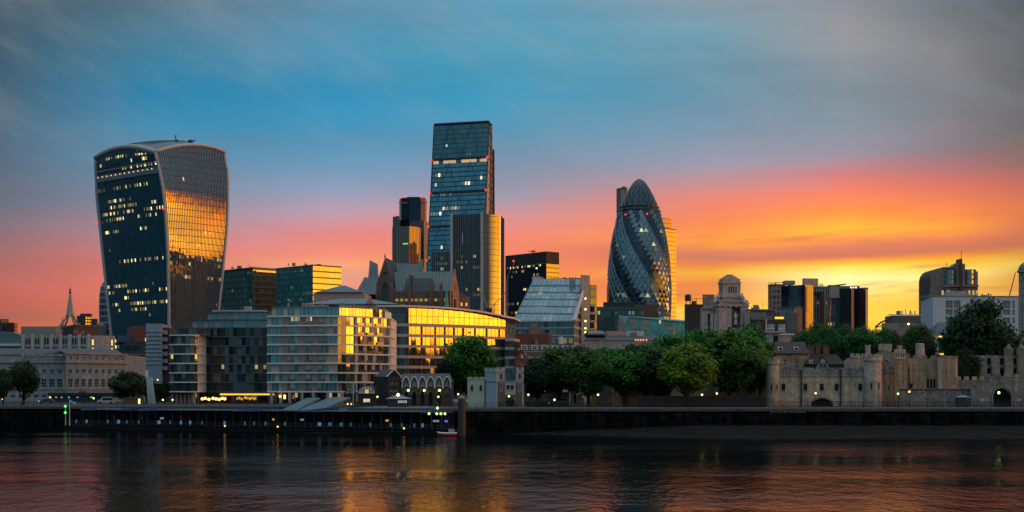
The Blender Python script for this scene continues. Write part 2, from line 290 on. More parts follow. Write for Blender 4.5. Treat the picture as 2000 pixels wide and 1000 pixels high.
    def build(s, name, mats, parent=None, kind=None, smooth=False):
        me = bpy.data.meshes.new(name)
        off = Vector((0,0,0)) if parent is None else wl(parent)
        me.from_pydata([(a-off.x,b-off.y,c-off.z) for a,b,c in s.v], [], s.f)
        uvl = me.uv_layers.new(name='UVMap'); uvl.data.foreach_set('uv', [x for t in s.uv for x in t])
        if not isinstance(mats, (list,tuple)): mats = [mats]
        for q in mats: me.materials.append(q)
        me.polygons.foreach_set('material_index', s.m)
        if smooth: me.polygons.foreach_set('use_smooth', [True]*len(s.f))
        if smooth:
            import bmesh
            bm = bmesh.new(); bm.from_mesh(me); bmesh.ops.remove_doubles(bm, verts=bm.verts, dist=.002); bm.to_mesh(me); bm.free()
        me.update(); o = bpy.data.objects.new(name, me); COL.objects.link(o); o.parent = parent
        if kind: o['kind'] = kind
        return o
def wl(o):
    v = Vector((0,0,0))
    while o: v += o.location; o = o.parent
    return v
def tag(o, label=None, cat=None, group=None):
    if label: o['label'] = label
    if cat: o['category'] = cat
    if group: o['group'] = group
    return o
def thing(name, label, cat, loc, group=None):
    o = bpy.data.objects.new(name, None); COL.objects.link(o); o.location = Vector(loc) if len(loc) == 3 else Vector((*loc, GZ)); o.empty_display_size = 2
    return tag(o, label, cat, group)
GZ = 5.1                                            # street level
def foot(xl, xc, xr, D, th):
    """footprint L,C,R,B of a rectangular block whose near corner stands in column xc at distance D, right face normal turned th deg to the right"""
    T = Vector((math.cos(R(th)), math.sin(R(th)))); C = P(xc, D); S = Vector((-T.y, T.x))
    def hit(px, d): k = (px-HX)/F; return (k*C.y - C.x)/(d.x - k*d.y)
    a, b = hit(xl, S), hit(xr, T)
    if xl >= xc or not 0 < a < 70: a = 22
    if xr <= xc or not 0 < b < 120: b = 22
    Rr, Ll = C + T*b, C + S*a
    return Ll, C, Rr, Ll + T*b
def punched(mb, F_, z0, z1, holes, depth=.3, m=0, u0=0, u1=None):
    u1 = F_.W if u1 is None else u1
    us = sorted({u0, u1, *[x for h in holes for x in h[:2]]}); vs = sorted({z0, z1, *[x for h in holes for x in h[2:4]]})
    us = [x for x in us if u0-1e-6 <= x <= u1+1e-6]; vs = [x for x in vs if z0-1e-6 <= x <= z1+1e-6]
    for i in range(len(us)-1):
        cu = (us[i]+us[i+1])/2; run = None
        for j in range(len(vs)-1):
            cvv = (vs[j]+vs[j+1])/2
            if any(h[0]<cu<h[1] and h[2]<cvv<h[3] for h in holes):
                if run is not None: mb.quad(F_, us[i], us[i+1], run, vs[j], 0, m); run = None
            elif run is None: run = vs[j]
        if run is not None: mb.quad(F_, us[i], us[i+1], run, vs[-1], 0, m)
    for a, b, c, d in [h[:4] for h in holes]:
        for q, uvq in (([(a,c,0),(a,d,0),(a,d,-depth),(a,c,-depth)], 0), ([(b,c,-depth),(b,d,-depth),(b,d,0),(b,c,0)], 0), ([(a,d,0),(b,d,0),(b,d,-depth),(a,d,-depth)], 0), ([(a,c,-depth),(b,c,-depth),(b,c,0),(a,c,0)], 0)):
            mb.face([F_.p(*t) for t in q], [(t[0]+t[2],t[1]) for t in q], m)
def windows(F_, holes, parent, glassm, framem, depth=.3, bars=(1,1), fw=.07, name='window', sill=None):
    """one part per opening; openings of equal size share a mesh"""
    cache = {}
    for a, b, c, d in [h[:4] for h in holes]:
        key = (round(b-a,2), round(d-c,2))
        if key not in cache:
            w, h = b-a, d-c; mb = MB(); G = Fr((0,0),(1,0))
            mb.quad(G, 0, w, 0, h, -depth+.04, 0)
            for x in [0, w-fw] + [w*i/(bars[0]+1)-fw/2 for i in range(1, bars[0]+1)]: mb.fbox(G, x, x+fw, 0, h, -depth+.045, -depth+.12, 1)
            for y in [0, h-fw] + [h*i/(bars[1]+1)-fw/2 for i in range(1, bars[1]+1)]: mb.fbox(G, fw, w-fw, y, y+fw, -depth+.045, -depth+.115, 1)
            if sill: mb.fbox(G, -.08, w+.08, -.14, -.003, .003, .14, 1)
            cache[key] = mb.build(name, [glassm, framem]); o = cache[key]
        else:
            o = cache[key].copy(); COL.objects.link(o)
        q = F_.p(a, c, 0); o.parent = parent; o.location = Vector(q) - wl(parent); o.rotation_euler = (0,0,math.atan2(F_.T.y, F_.T.x))
def grid_holes(W, z0, nfl, fh, n, ww, wh, sill, m0=0.0, m1=None):
    m1 = m0 if m1 is None else m1
    step = (W-m0-m1)/n; return [(m0+step*(i+.5)-ww/2, m0+step*(i+.5)+ww/2, z0+k*fh+sill, z0+k*fh+sill+wh) for k in range(nfl) for i in range(n)]

# ================================================================== the setting: water, foreshore, ground
def structure(o): o['kind'] = 'structure'; return o
m, nt, p = newmat('river_water')
t = NN(nt, 'ShaderNodeTexCoord')
def wnoise(sx_, sy_, det, rough, rot=0):
    mp = NN(nt, 'ShaderNodeMapping'); mp.inputs['Scale'].default_value = (sx_, sy_, 1); mp.inputs['Rotation'].default_value = (0,0,R(rot)); nt.links.new(t.outputs['Object'], mp.inputs[0])
    n = NN(nt, 'ShaderNodeTexNoise'); n.inputs['Scale'].default_value = 1; n.inputs['Detail'].default_value = det; n.inputs['Roughness'].default_value = rough; nt.links.new(mp.outputs[0], n.inputs['Vector']); return n.outputs[0]
h1 = wnoise(.45, .20, 4, .58, 6); h2 = wnoise(1.7, .8, 3, .6, -9); h3 = wnoise(.012, .03, 2, .5, 8)
amp = NN(nt, 'ShaderNodeMapRange'); amp.inputs[1].default_value = .35; amp.inputs[2].default_value = .65; amp.inputs[3].default_value = .30; amp.inputs[4].default_value = 1.3; nt.links.new(h3, amp.inputs[0])
hh = MATH(nt, 'MULTIPLY', MATH(nt, 'ADD', MATH(nt, 'MULTIPLY', h1, .8), MATH(nt, 'MULTIPLY', h2, .30)), amp.outputs[0])
bp = NN(nt, 'ShaderNodeBump'); bp.inputs['Strength'].default_value = 1; bp.inputs['Distance'].default_value = .19
nt.links.new(hh, bp.inputs['Height'])
nt.links.new(bp.outputs[0], p.inputs['Normal'])
p.inputs['Base Color'].default_value = (.003, .008, .010, 1); p.inputs['Roughness'].default_value = .6; p.inputs['Specular IOR Level'].default_value = 0
gls = NN(nt, 'ShaderNodeBsdfGlossy'); gls.inputs['Color'].default_value = (.62, .52, .48, 1); gls.inputs['Roughness'].default_value = .05
frn = NN(nt, 'ShaderNodeFresnel'); frn.inputs[0].default_value = 1.33; mxs = NN(nt, 'ShaderNodeMixShader')
for a_ in (gls.inputs['Normal'], frn.inputs['Normal']): nt.links.new(bp.outputs[0], a_)
nt.links.new(frn.outputs[0], mxs.inputs[0]); nt.links.new(p.outputs[0], mxs.inputs[1]); nt.links.new(gls.outputs[0], mxs.inputs[2]); nt.links.new(mxs.outputs[0], nt.nodes['Material Output'].inputs[0])
WATER = m
mb = MB(); mb.face([(-9000,-60,0),(9000,-60,0),(9000,330,0),(-9000,330,0)]); structure(mb.build('water', WATER))
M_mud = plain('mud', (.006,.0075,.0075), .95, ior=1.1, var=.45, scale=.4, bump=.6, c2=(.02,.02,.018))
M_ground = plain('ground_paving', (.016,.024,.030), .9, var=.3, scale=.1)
# foreshore: a sloping bank of mud and shingle at the foot of the wall, wider to the right
rg = random.Random(5); mb = MB(); xs = [i*3.0 for i in range(-14, 60)]; NY = 14
def fs(x, j):
    w = max(0, min(1, (x+2)/40.0)); near = 300 - 5 - 36*w; k = j/NY
    y = near + (301-near)*k; z = -.35 + (1.75*w+.45)*k + .09*math.sin(x*.7+j)*math.sin(j*1.9+x*.23)
    return (x, y, z)
for i in range(len(xs)-1):
    for j in range(NY): mb.face([fs(xs[i],j), fs(xs[i+1],j), fs(xs[i+1],j+1), fs(xs[i],j+1)])
structure(mb.build('foreshore', M_mud, smooth=True))
# ground: one sheet from the top of the embankment to the horizon
EL = 345.0; ER = 300.0; XJ = -33.0                  # the wall stands further back on the left, beyond the pier
mb = MB()
mb.face([(-40000,EL+.6,GZ-.004),(XJ,EL+.6,GZ-.004),(XJ,ER+.6,GZ-.004),(40000,ER+.6,GZ-.004),(40000,40000,GZ-.004),(-40000,40000,GZ-.004)])
structure(mb.build('ground', M_ground))
mb = MB(); mb.face([(-600,EL+.7,GZ),(XJ+.6,EL+.7,GZ),(XJ+.6,ER+.7,GZ),(600,ER+.7,GZ),(600,ER+14,GZ),(XJ+15,ER+14,GZ),(XJ+15,EL+14,GZ),(-600,EL+14,GZ)])
structure(mb.build('riverside_path', plain('path_setts', (.09,.088,.085), .8, var=.3, scale=.5)))
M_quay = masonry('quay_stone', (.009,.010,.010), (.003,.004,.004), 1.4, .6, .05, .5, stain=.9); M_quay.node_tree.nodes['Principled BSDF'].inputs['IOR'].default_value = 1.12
M_cope = plain('coping_granite', (.055,.068,.072), .8, var=.3, scale=.5)
def quay(a, b, label, z0=-.6, cope_h=.55):
    t = thing('embankment_wall', label, 'river wall', (*((Vector(a)+Vector(b))/2), 0)); F_ = Fr(a, b)
    mb = MB(); mb.fbox(F_, 0, F_.W, z0, GZ-cope_h, -1.2, 0)
    for k in range(int(F_.W/14)): mb.fbox(F_, 6+k*14, 6.7+k*14, z0, GZ-cope_h-.5, .002, .3)
    mb.build('wall', M_quay, t)
    mb = MB(); n = int(F_.W/7)
    for k in range(n): mb.fbox(F_, k*F_.W/n+.02, (k+1)*F_.W/n-.02, GZ-cope_h+.003, GZ+.05, -1.2, .22)
    mb.build('coping', M_cope, t)
    mb = MB(); n = int(F_.W/1.6)
    for k in range(n): mb.fbox(F_, k*1.6, k*1.6+.07, GZ+.05, GZ+1.05, -.35, -.28)
    for z in (.55, 1.0): mb.fbox(F_, 0, F_.W, GZ+.05+z-.05, GZ+.05+z, -.34, -.29)
    mb.build('railing', plain('black_iron', (.015,.016,.018), .5), t)
    return t, F_
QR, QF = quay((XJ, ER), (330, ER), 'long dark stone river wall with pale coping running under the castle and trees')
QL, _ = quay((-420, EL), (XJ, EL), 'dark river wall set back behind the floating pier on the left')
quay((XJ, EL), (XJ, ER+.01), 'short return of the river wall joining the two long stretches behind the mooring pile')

# ================================================================== the towers
M_white = plain('white_metal', (.36,.38,.40), .35, var=.08)
M_grey = plain('grey_metal', (.20,.21,.22), .5, var=.15)
M_dark = plain('dark_metal', (.03,.033,.038), .45, var=.2)
M_roof = plain('flat_roof', (.10,.10,.10), .9, var=.3, scale=.2)
M_red = glow('red_lamp', (1,.05,.03), 1.3)
M_bulb = glow('warm_lamp', (1,.75,.3), 5)
def lamps(parent, pts, r=.7, name='aircraft_light', m=None):
    for q in pts:
        mb = MB(); mb.ball(*q, r, 8, 5); mb.build(name, m or M_red, parent)
def interp(tab, y):
    for (a, b), (c, d) in zip(tab, tab[1:]):
        if a <= y <= c: return b + (d-b)*(y-a)/(c-a)
    return tab[0][1] if y < tab[0][0] else tab[-1][1]

# ---- the flared tower with the arched roof
def flared():
    D0 = 900
    t = thing('office_tower', 'flared glass tower swelling towards an arched white-rimmed roof, left of the picture', 'skyscraper', P(325, D0))
    xl = [(300,187),(370,190),(440,197),(520,205),(600,213),(660,219),(770,228)]
    xc = [(297,303),(330,311),(365,318),(400,322),(450,325.5),(500,328),(600,330),(770,330)]
    xr = [(280,430),(292,438),(310,443.5),(340,445),(380,445),(430,443),(500,437),(560,431),(640,423),(770,412)]
    NL, NR, NZ = 14, 20, 36
    thR = 49
    TR = Vector((math.cos(R(thR)), math.sin(R(thR)))); TL = Vector((-TR.y, TR.x))
    def hit(C, px, d): k = (px-HX)/F; return (k*C.y - C.x)/(d.x - k*d.y)
    def ring(y, topL=None, topR=None, k=1.0):
        h = max(0, min(1, (765-y)/460)); D = D0 + 14*(1-h)**2 - 0
        C = P(interp(xc, y), D); a, b = hit(C, interp(xl, y), TL), hit(C, interp(xr, y), TR); z = Zy(y, D0)
        return C, a, b, z
    rings = []; ys = [770 - i*(770-300)/NZ for i in range(NZ+1)]
    def side(C, a, b, z, dl=0, dr=0, zl=None, zr=None):
        Lp = []; Rp = []
        for j in range(NL+1):
            s = 1 - j/NL; q = C + TL*(a*s) - TR*(dl*4*s*(1-s)); Lp.append((q.x, q.y, (zl(s) if zl else z)))
        for j in range(NR+1):
            s = j/NR; q = C + TR*(b*s) - TL*(dr*4*s*(1-s)); Rp.append((q.x, q.y, (zr(s) if zr else z)))
        return Lp, Rp
    gl = facade('flared_dark_glass', 1.15, 3.8, .08, .5, glass=(.004,.04,.06), frame=(.012,.06,.085), ior=1.9, tint=(.6,.9,1), lit=.25, litcol=(1,.80,.30), lits=1.5, jit=.02, seed=2, cl=(.10,.9))
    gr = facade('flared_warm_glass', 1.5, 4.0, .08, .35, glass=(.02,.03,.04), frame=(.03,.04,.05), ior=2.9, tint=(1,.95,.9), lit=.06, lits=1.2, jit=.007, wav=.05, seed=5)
    Lr, Rr = [], []; meta = []
    for y in ys:
        C, a, b, z = ring(y); Lp, Rp = side(C, a, b, z, 1.2, 2.0); Lr.append(Lp); Rr.append(Rp); meta.append((C, a, b, z))
    C, a, b, z = meta[-1]
    # arched top edges
    zt = Zy(297, D0)
    zl = lambda s: zt + 3.0*s + 4.8*4*s*(1-s); zr = lambda s: zt + 6.5*s + 4.2*4*s*(1-s)
    Lt, Rt = side(C, a, b, z, 1.2, 2.0, zl, zr)
    Rt = [(x+TL.x*.10*(z_-z), y+TL.y*.10*(z_-z), z_) for x,y,z_ in Rt]
    UL = [60*(j/NL) for j in range(NL+1)]; UR = [62*(j/NR) for j in range(NR+1)]
    VS = [m_[3] for m_ in meta]
    mb = MB(); mb.loft(Lr, UL, VS); mb.loft([Lr[-1], Lt], UL, [VS[-1], VS[-1]+8]); mb.build('dark_glazing', gl, t, smooth=True)
    mb = MB(); mb.loft(Rr, UR, VS); mb.loft([Rr[-1], Rt], UR, [VS[-1], VS[-1]+8]); mb.build('bright_glazing', gr, t, smooth=True)
    # back sides
    mb = MB()
    B = [[Rp[-1], (Rp[-1][0]+TL.x*m_[1], Rp[-1][1]+TL.y*m_[1], m_[3]), Lp[0]] for Lp, Rp, m_ in zip(Lr, Rr, meta)]
    mb.loft(B, [0,60,120], VS); mb.build('rear_glazing', gl, t)
    # roof: barrel patch spanned between the two arches
    mb = MB(); G = []
    for j in range(NR+1):
        s = j/NR; row = []
        for i in range(NL+1):
            r_ = i/NL; q = C + TR*(b*s) + TL*(a*r_)
            zz = zl(r_) + zr(s) - zt - 1.2*16*s*(1-s)*r_*(1-r_)
            row.append((q.x - TR.x*1.2*4*r_*(1-r_)*(1-s) - TL.x*2*4*s*(1-s)*(1-r_), q.y - TR.y*1.2*4*r_*(1-r_)*(1-s) - TL.y*2*4*s*(1-s)*(1-r_), zz+.4))
        G.append(row)
    for j in range(NR):
        for i in range(NL):
            mb.face([G[j][i], G[j+1][i], G[j+1][i+1], G[j][i+1]], None, 1 if (NR*.12 < j < NR*.75 and 3 <= i < NL) else 0)
    mb.build('roof', [plain('pale_roof', (.09,.12,.15), .45, var=.1), M_dark], t, smooth=True)
    mb = MB()
    for j in range(3, 15):
        mb.tube([tuple(Vector(G[j][i])+Vector((0,0,.5))) for i in range(3, NL+1)], .22, 4)
    mb.build('roof_ribs', M_grey, t)
    # white rim along the edges
    def rim(path, w, nm='edge_rim'):
        mb = MB(); mb.tube(path, w, 8); mb.build(nm, M_white, t, smooth=True)
    rim([r_[0] for r_ in Lr]+[Lt[0]], 1.15); rim([r_[0] for r_ in Rr]+[Rt[0]], 1.0); rim([r_[-1] for r_ in Rr]+[Rt[-1]], 1.0)
    rim(Lt, 1.7, 'arch_rim'); rim(Rt, 1.2, 'arch_rim')
    # fins that follow the swelling right-hand face
    mb = MB(); NF = 40
    for k in range(1, NF):
        s = k/NF*NR; j = int(s); f = s-j
        path = [tuple(Vector(r_[j])*(1-f) + Vector(r_[min(j+1,NR)])*f - Vector((TL.x,TL.y,0))*.18) for r_ in Rr + [Rt]]
        n = Vector((-TL.x, -TL.y, 0))*.12; w = Vector((TR.x, TR.y, 0))*.07
        for A, Bq in zip(path, path[1:]):
            A, Bq = Vector(A), Vector(Bq)
            for o1, o2 in ((w-n, w+n), (w+n, -w+n), (-w+n, -w-n)): mb.face([A+o1, A+o2, Bq+o2, Bq+o1])
    mb.build('vertical_fins', plain('fin_metal', (.11,.17,.22), .4, var=.08), t)
    # sky terrace under the arch on the dark face
    mb = MB()
    for yy, h_, dd, mt in ((338, 4.2, .6, 0), (318, .8, .5, 1)):
        C2, a2, b2, z2 = ring(yy)
        for j in range(NL):
            s0, s1 = 1-j/NL, 1-(j+1)/NL
            q0 = C2+TL*(a2*s0)-TR*(1.2*4*s0*(1-s0)+dd); q1 = C2+TL*(a2*s1)-TR*(1.2*4*s1*(1-s1)+dd)
            mb.face([(q0.x,q0.y,z2),(q1.x,q1.y,z2),(q1.x,q1.y,z2+h_),(q0.x,q0.y,z2+h_)], None, mt)
    mb.build('terrace_band', [plain('terrace_metal', (.10,.15,.19), .35, var=.1), M_grey], t)
    C2, a2, b2, z2 = ring(330)
    lamps(t, [((C2+TL*(a2*s)-TR*2.0).x, (C2+TL*(a2*s)-TR*2.0).y, z2+.4) for s in [i/14 for i in range(1,14)]], .3, 'terrace_lamp', glow('terrace_lamp', (1,.55,.25), 2.5))
    C2, a2, b2, z2 = ring(408); lamps(t, [(C2.x-.8, C2.y-1.6, z2)], .7)
    C2, a2, b2, z2 = ring(418); q = C2+TL*a2; lamps(t, [(q.x-1.6, q.y-1.2, z2)], .7)
    # roof gear: window-cleaning cranes
    for px, py, bx in ((345, 272, 1), (372, 272, 2), (275, 283, 0)):
        q = P(px, 930); z = Zy(py+6, 930); mb = MB()
        mb.box(q.x-1.2, q.x+1.2, q.y-1.2, q.y+1.2, z-3, z+1.4)
        mb.tube([(q.x, q.y, z), (q.x-1, q.y, z+4.5)], .35) if bx == 1 else mb.tube([(q.x-2, q.y, z-1), (q.x+3, q.y, z+1.4)], .35)
        mb.build('maintenance_crane', M_dark, t)
flared()

# ---- generic glass block
def block(name, label, cat, fp, z1, mats, roof=None, z0=GZ, group=None, parapet=.8, pm=None, part='glazing'):
    """fp from foot(); mats = (left face, right face)"""
    t = thing(name, label, cat, fp[1], group)
    FL, FR = Fr(fp[0], fp[1]), Fr(fp[1], fp[2])
    mb = MB(); mb.quad(FL, 0, FL.W, z0, z1); mb.build(part, mats[0], t)
    mb = MB(); mb.quad(FR, 0, FR.W, z0, z1); mb.build(part, mats[1], t)
    mb = MB(); fb = Fr(fp[2], fp[3]); mb.quad(fb, 0, fb.W, z0, z1); fb = Fr(fp[3], fp[0]); mb.quad(fb, 0, fb.W, z0, z1)
    mb.build('rear_wall', mats[0], t)
    mb = MB(); mb.face([(q.x,q.y,z1-.05) for q in fp])
    for f in (FL, FR): mb.fbox(f, -.15, f.W+.15, z1+.002, z1+parapet, -.5, .15)
    mb.build('roof', roof or M_roof, t)
    return t, FL, FR

# ---- wedge tower leaning back
def wedge():
    D = 1200; t = thing('office_tower', 'tallest tower, a leaning wedge of teal glass tapering to a flat top', 'skyscraper', P(938, D))
    g = facade('wedge_glass', 2.6, 4.0, .18, .9, glass=(.012,.13,.19), frame=(.006,.05,.075), ior=1.9, tint=(.6,.9,1), lit=.17, litcol=(1,.85,.5), lits=1.0, jit=.02, seed=4, v0=.3, cl=(.16,1.2))
    gt = facade('wedge_glass_top', 2.6, 4.0, .2, .5, glass=(.008,.075,.105), frame=(.01,.03,.045), ior=1.7, tint=(.6,.9,1), lit=.03, litcol=(.6,.9,1), lits=.5, jit=.03, seed=4)
    z0, z1 = Zy(780, D), Zy(240, 1230)
    def corner(px, D_, z): q = P(px, D_); return Vector((q.x, q.y, z))
    b0, b1 = corner(821, 1207, z0), corner(934, 1180, z0)
    t0, t1 = corner(848, 1240, Zy(244, 1240)), corner(955.5, 1228, Zy(238, 1228))
    def at(u, v): return (b0*(1-u)+b1*u)*(1-v) + (t0*(1-u)+t1*u)*v
    cuts = [(765-y)/527 for y in (770, 502, 437, 372, 308, 238)]; cuts[0] = 0; cuts[-1] = 1
    for k in range(5):
        a, b = cuts[k]+.004, cuts[k+1]-.004
        mb = MB(); H = 225
        rows = [[at(u/8, a+(b-a)*v/4) for u in range(9)] for v in range(5)]
        mb.loft(rows, [u*6 for u in range(9)], [(a+(b-a)*v/4)*H for v in range(5)]); mb.build('glazing', gt if k == 4 else g, t)
        if k < 4:
            mb = MB(); q0, q1 = at(0, cuts[k+1]), at(1, cuts[k+1]); mb.tube([q0+Vector((0,-.2,0)), q1+Vector((0,-.2,0))], 1.0, 4); mb.build('belt_beam', M_dark, t)
            lamps(t, [(q0.x-.6, q0.y-1.2, q0.z), (q1.x-.5, q1.y-1.5, q1.z)], 1.0)
    # diagonal bracing behind the glass shows as faint giant zigzags
    mb = MB()
    for k in range(7):
        a, b = k/7, (k+1)/7
        for u0, u1 in ((.12,.31),(.5,.31),(.5,.69),(.88,.69)): mb.tube([at(u0,a)+Vector((0,-.3,0)), at(u1,b)+Vector((0,-.3,0))], .22, 4)
    mb.build('bracing', plain('brace_metal', (.03,.09,.12), .4), t)
    # rim and the lit plant floor
    mb = MB(); mb.tube([t0+Vector((0,-.3,.4)), t1+Vector((0,-.3,.4))], .9, 4); mb.tube([at(0,0),at(0,1)], .6, 4); mb.tube([at(1,0),at(1,1)], .7, 4); mb.build('edge_frame', M_dark, t)
    G = glow('lit_floor', (1,.60,.25), .5)
    for u0, u1 in ((.02,.12),(.2,.43),(.53,.80),(.86,.99)):
        mb = MB(); a, b, c, d = at(u0,.853), at(u1,.853), at(u1,.868), at(u0,.868); o = Vector((0,-.25,0)); mb.face([a+o,b+o,c+o,d+o]); mb.build('lit_window', G, t)
    # right flank: salmon cladding wedge, then a ladder of dark steel
    e0, e1 = corner(966, 1200, z0), corner(961.5, 1240, t1.z)
    m0_ = corner(955, 1195, z0); m1_ = corner(956.5, 1233, t1.z-2)
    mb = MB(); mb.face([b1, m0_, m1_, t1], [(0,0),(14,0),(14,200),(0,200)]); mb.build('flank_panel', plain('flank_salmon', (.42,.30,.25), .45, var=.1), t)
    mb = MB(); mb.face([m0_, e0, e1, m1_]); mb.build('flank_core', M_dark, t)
    mb = MB()
    for k in range(40):
        a, b = k/40, (k+1)/40
        A0, A1, B0, B1 = m0_.lerp(m1_, a), e0.lerp(e1, a), m0_.lerp(m1_, b), e0.lerp(e1, b); o = Vector((0,-1.0,0))
        mb.tube([A0+o, A1+o], .35, 4); mb.tube([(A0 if k%2 else A1)+o, (B1 if k%2 else B0)+o], .35, 4)
    mb.build('steel_ladder', plain('ladder_steel', (.16,.15,.16), .5), t)
    mb = MB(); w0, w1 = corner(967.5, 1235, z0), corner(965.5, 1240, Zy(292,1240)); q = corner(960.5,1242,Zy(292,1242)); q2 = corner(960.5,1242,z0)
    mb.face([q2, w0, w1, q]); mb.face([w0, corner(967,1262,z0), corner(966,1262,w1.z), w1]); mb.build('lift_shaft', plain('shaft_salmon', (.33,.24,.22), .5), t)
    bl, br = corner(848, 1290, z0), corner(964, 1290, z0); tl_, tr_ = corner(850, 1262, t0.z-1), corner(961, 1262, t1.z-1)
    mb = MB(); mb.face([t0, t1, tr_, tl_]); mb.face([t1, e1, tr_]); mb.face([e0, br, tr_, e1]); mb.face([br, bl, tl_, tr_]); mb.face([bl, b0, t0, tl_]); mb.build('roof_and_rear', M_dark, t)
wedge()

# ---- tower of three stepped leaves (left of the wedge)
def leaves():
    D = 1400; t = thing('office_tower', 'dark stepped tower with gold-lit ribbed lower leaf and black crown, beside the tallest tower', 'skyscraper', P(790, D))
    rib = facade('ribbed_dark', 1.9, 400, .75, 0, glass=(.008,.012,.016), frame=(.26,.25,.24), ior=1.6, tint=(.7,.85,1), jit=.01, frough=.5)
    gold = facade('ribbed_gold_lit', 1.9, 400, .7, 0, glass=(.02,.015,.012), frame=(.36,.17,.06), ior=1.9, jit=.01, frough=.6)  # warm copy of the ribs, dawn glow put into the frame colour
    blk = facade('leaf_black', 1.6, 3.8, .1, .3, glass=(.004,.009,.016), frame=(.01,.014,.02), ior=1.6, tint=(.5,.7,1), jit=.015)
    def leaf(px, D_, y1, ml, mr, nm):
        mb = MB(); pts = [P(a, D_ + d) for a, d in px]; z1 = Zy(y1, D_); u = 0
        for (a, b), mm in zip(zip(pts, pts[1:]), ml):
            f = Fr(a, b); mb.quad(f, 0, f.W, GZ, z1, 0, mm)
        back = [P(px[-1][0], D_+40), P(px[0][0], D_+40)]; allp = pts + back
        for a, b in zip(allp[len(pts)-1:], allp[len(pts):]+[allp[0]]): f = Fr(a, b); mb.quad(f, 0, f.W, GZ, z1, 0, 0)
        mb.face([(q.x,q.y,z1) for q in allp], None, 3)
        mb.build(nm, [rib, gold, blk, M_dark], t)
    leaf([(766,8),(775,0),(799,-2),(818,7.5),(822,18)], 1400, 442, [0,0,1,0], 0, 'lower_leaf')
    leaf([(767,12),(779,0),(781,30)], 1440, 421, [0,0], 0, 'left_leaf')
    leaf([(801,10),(828,0),(837,20)], 1440, 430, [0,0], 0, 'right_leaf')
    leaf([(780,14),(784,2),(800,-6),(822,-6),(831,4),(834,18)], 1470, 386, [2,2,2,2,2], 0, 'crown_leaf')
    mb = MB(); f = Fr(P(779,1466), P(834,1466)); mb.fbox(f, 0, f.W, Zy(397,1466), Zy(395,1466), -1, .3); mb.build('crown_band', M_grey, t)
    lamps(t, [(*P(x,1462), Zy(385.5,1462)) for x in (785,792,822,829)], .9)
    mb = MB(); f = Fr(P(775,1399.6), P(799,1397.6)); mb.fbox(f, 6, f.W-1, Zy(477.5,1400), Zy(475.5,1400), 0, .4); mb.build('green_sign_strip', glow('green_strip', (.25,1,.1), .9), t)
leaves()

# ---- the fluted tower with concave fins and curved glass flank
def fluted():
    D = 1050; t = thing('office_tower', 'fluted dark tower with white corner fins and a curved orange-glowing flank below the tallest tower', 'skyscraper', P(941, D))
    z1 = Zy(418, D)
    dk = facade('fluted_dark', 3.0, 3.9, .75, .3, glass=(.006,.02,.028), frame=(.09,.105,.12), ior=1.6, tint=(.7,.9,1), lit=.2, litcol=(1,.75,.25), lits=.8, jit=.01, seed=8)
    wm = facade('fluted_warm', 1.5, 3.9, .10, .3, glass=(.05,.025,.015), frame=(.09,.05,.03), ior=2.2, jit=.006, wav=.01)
    fin = plain('fin_pale', (.40,.40,.40), .4, var=.06)
    a, b = P(882, D+4), P(941, D); f = Fr(a, b)
    mb = MB(); mb.quad(f, 0, f.W, GZ, z1); mb.build('fluted_glazing', dk, t)
    for q, nm in ((a, 0), (b, 1)):
        mb = MB(); mb.box(q.x-.9, q.x+.9, q.y-1.4, q.y+1.2, GZ, z1+.8); mb.build('corner_fin', fin, t)
    mb = MB(); n = 13
    for k in range(1, n): mb.fbox(f, f.W*k/n-.22, f.W*k/n+.22, GZ, z1, .002, .9)
    mb.build('fins', plain('fin_grey', (.13,.145,.155), .5, var=.1), t)
    # curved right flank turning away
    arc = []; 
    for k in range(13):
        th = R(6 + 72*k/12); 
        arc.append(b + Vector((.8, .1)) + Vector((math.sin(th)-math.sin(R(6)), math.cos(R(6))-math.cos(th)))*15.6)
    u = [0]; 
    for p0, p1 in zip(arc, arc[1:]): u.append(u[-1]+(p1-p0).length)
    mb = MB(); mb.loft([[(q.x,q.y,GZ) for q in arc], [(q.x,q.y,z1) for q in arc]], u, [GZ, z1]); mb.build('curved_glazing', wm, t, smooth=True)
    e = arc[-1]; mb = MB(); mb.box(e.x, e.x+1.4, e.y-.5, e.y+8, GZ, z1-1.5); mb.build('corner_fin', plain('fin_shade', (.10,.10,.11), .5), t)
    mb = MB(); mb.face([(q.x,q.y,z1-.02) for q in [a]+arc+[Vector((e.x, e.y+25)), Vector((a.x+4, e.y+25))]]); mb.build('roof', M_roof, t)
    # lower fluted wing to the left
    w0, w1 = P(843, D+16), P(881.5, D+14); fw = Fr(w0, w1); zw = Zy(492, D+15)
    mb = MB(); mb.quad(fw, 0, fw.W, GZ, zw); bk = [w0, w1, w1+Vector((0,25)), w0+Vector((0,25))]; mb.face([(q.x,q.y,zw-.02) for q in bk], None, 1)
    fl = Fr(bk[3], w0); mb.quad(fl, 0, fl.W, GZ, zw); mb.build('lower_wing', [dk, M_roof], t)
    mb = MB()
    for k in range(10): mb.fbox(fw, fw.W*k/9-.25, fw.W*k/9+.25, GZ, zw+.4, .002, .9)
    mb.build('wing_fins', plain('fin_blue', (.17,.22,.25), .5, var=.1), t)
    # lamp cradle on the dark face
    mb = MB(); mb.fbox(f, f.W*.36, f.W*.36+.7, Zy(478,D), Zy(455,D), .95, 1.5); mb.build('cleaning_rail', M_white, t)
fluted()

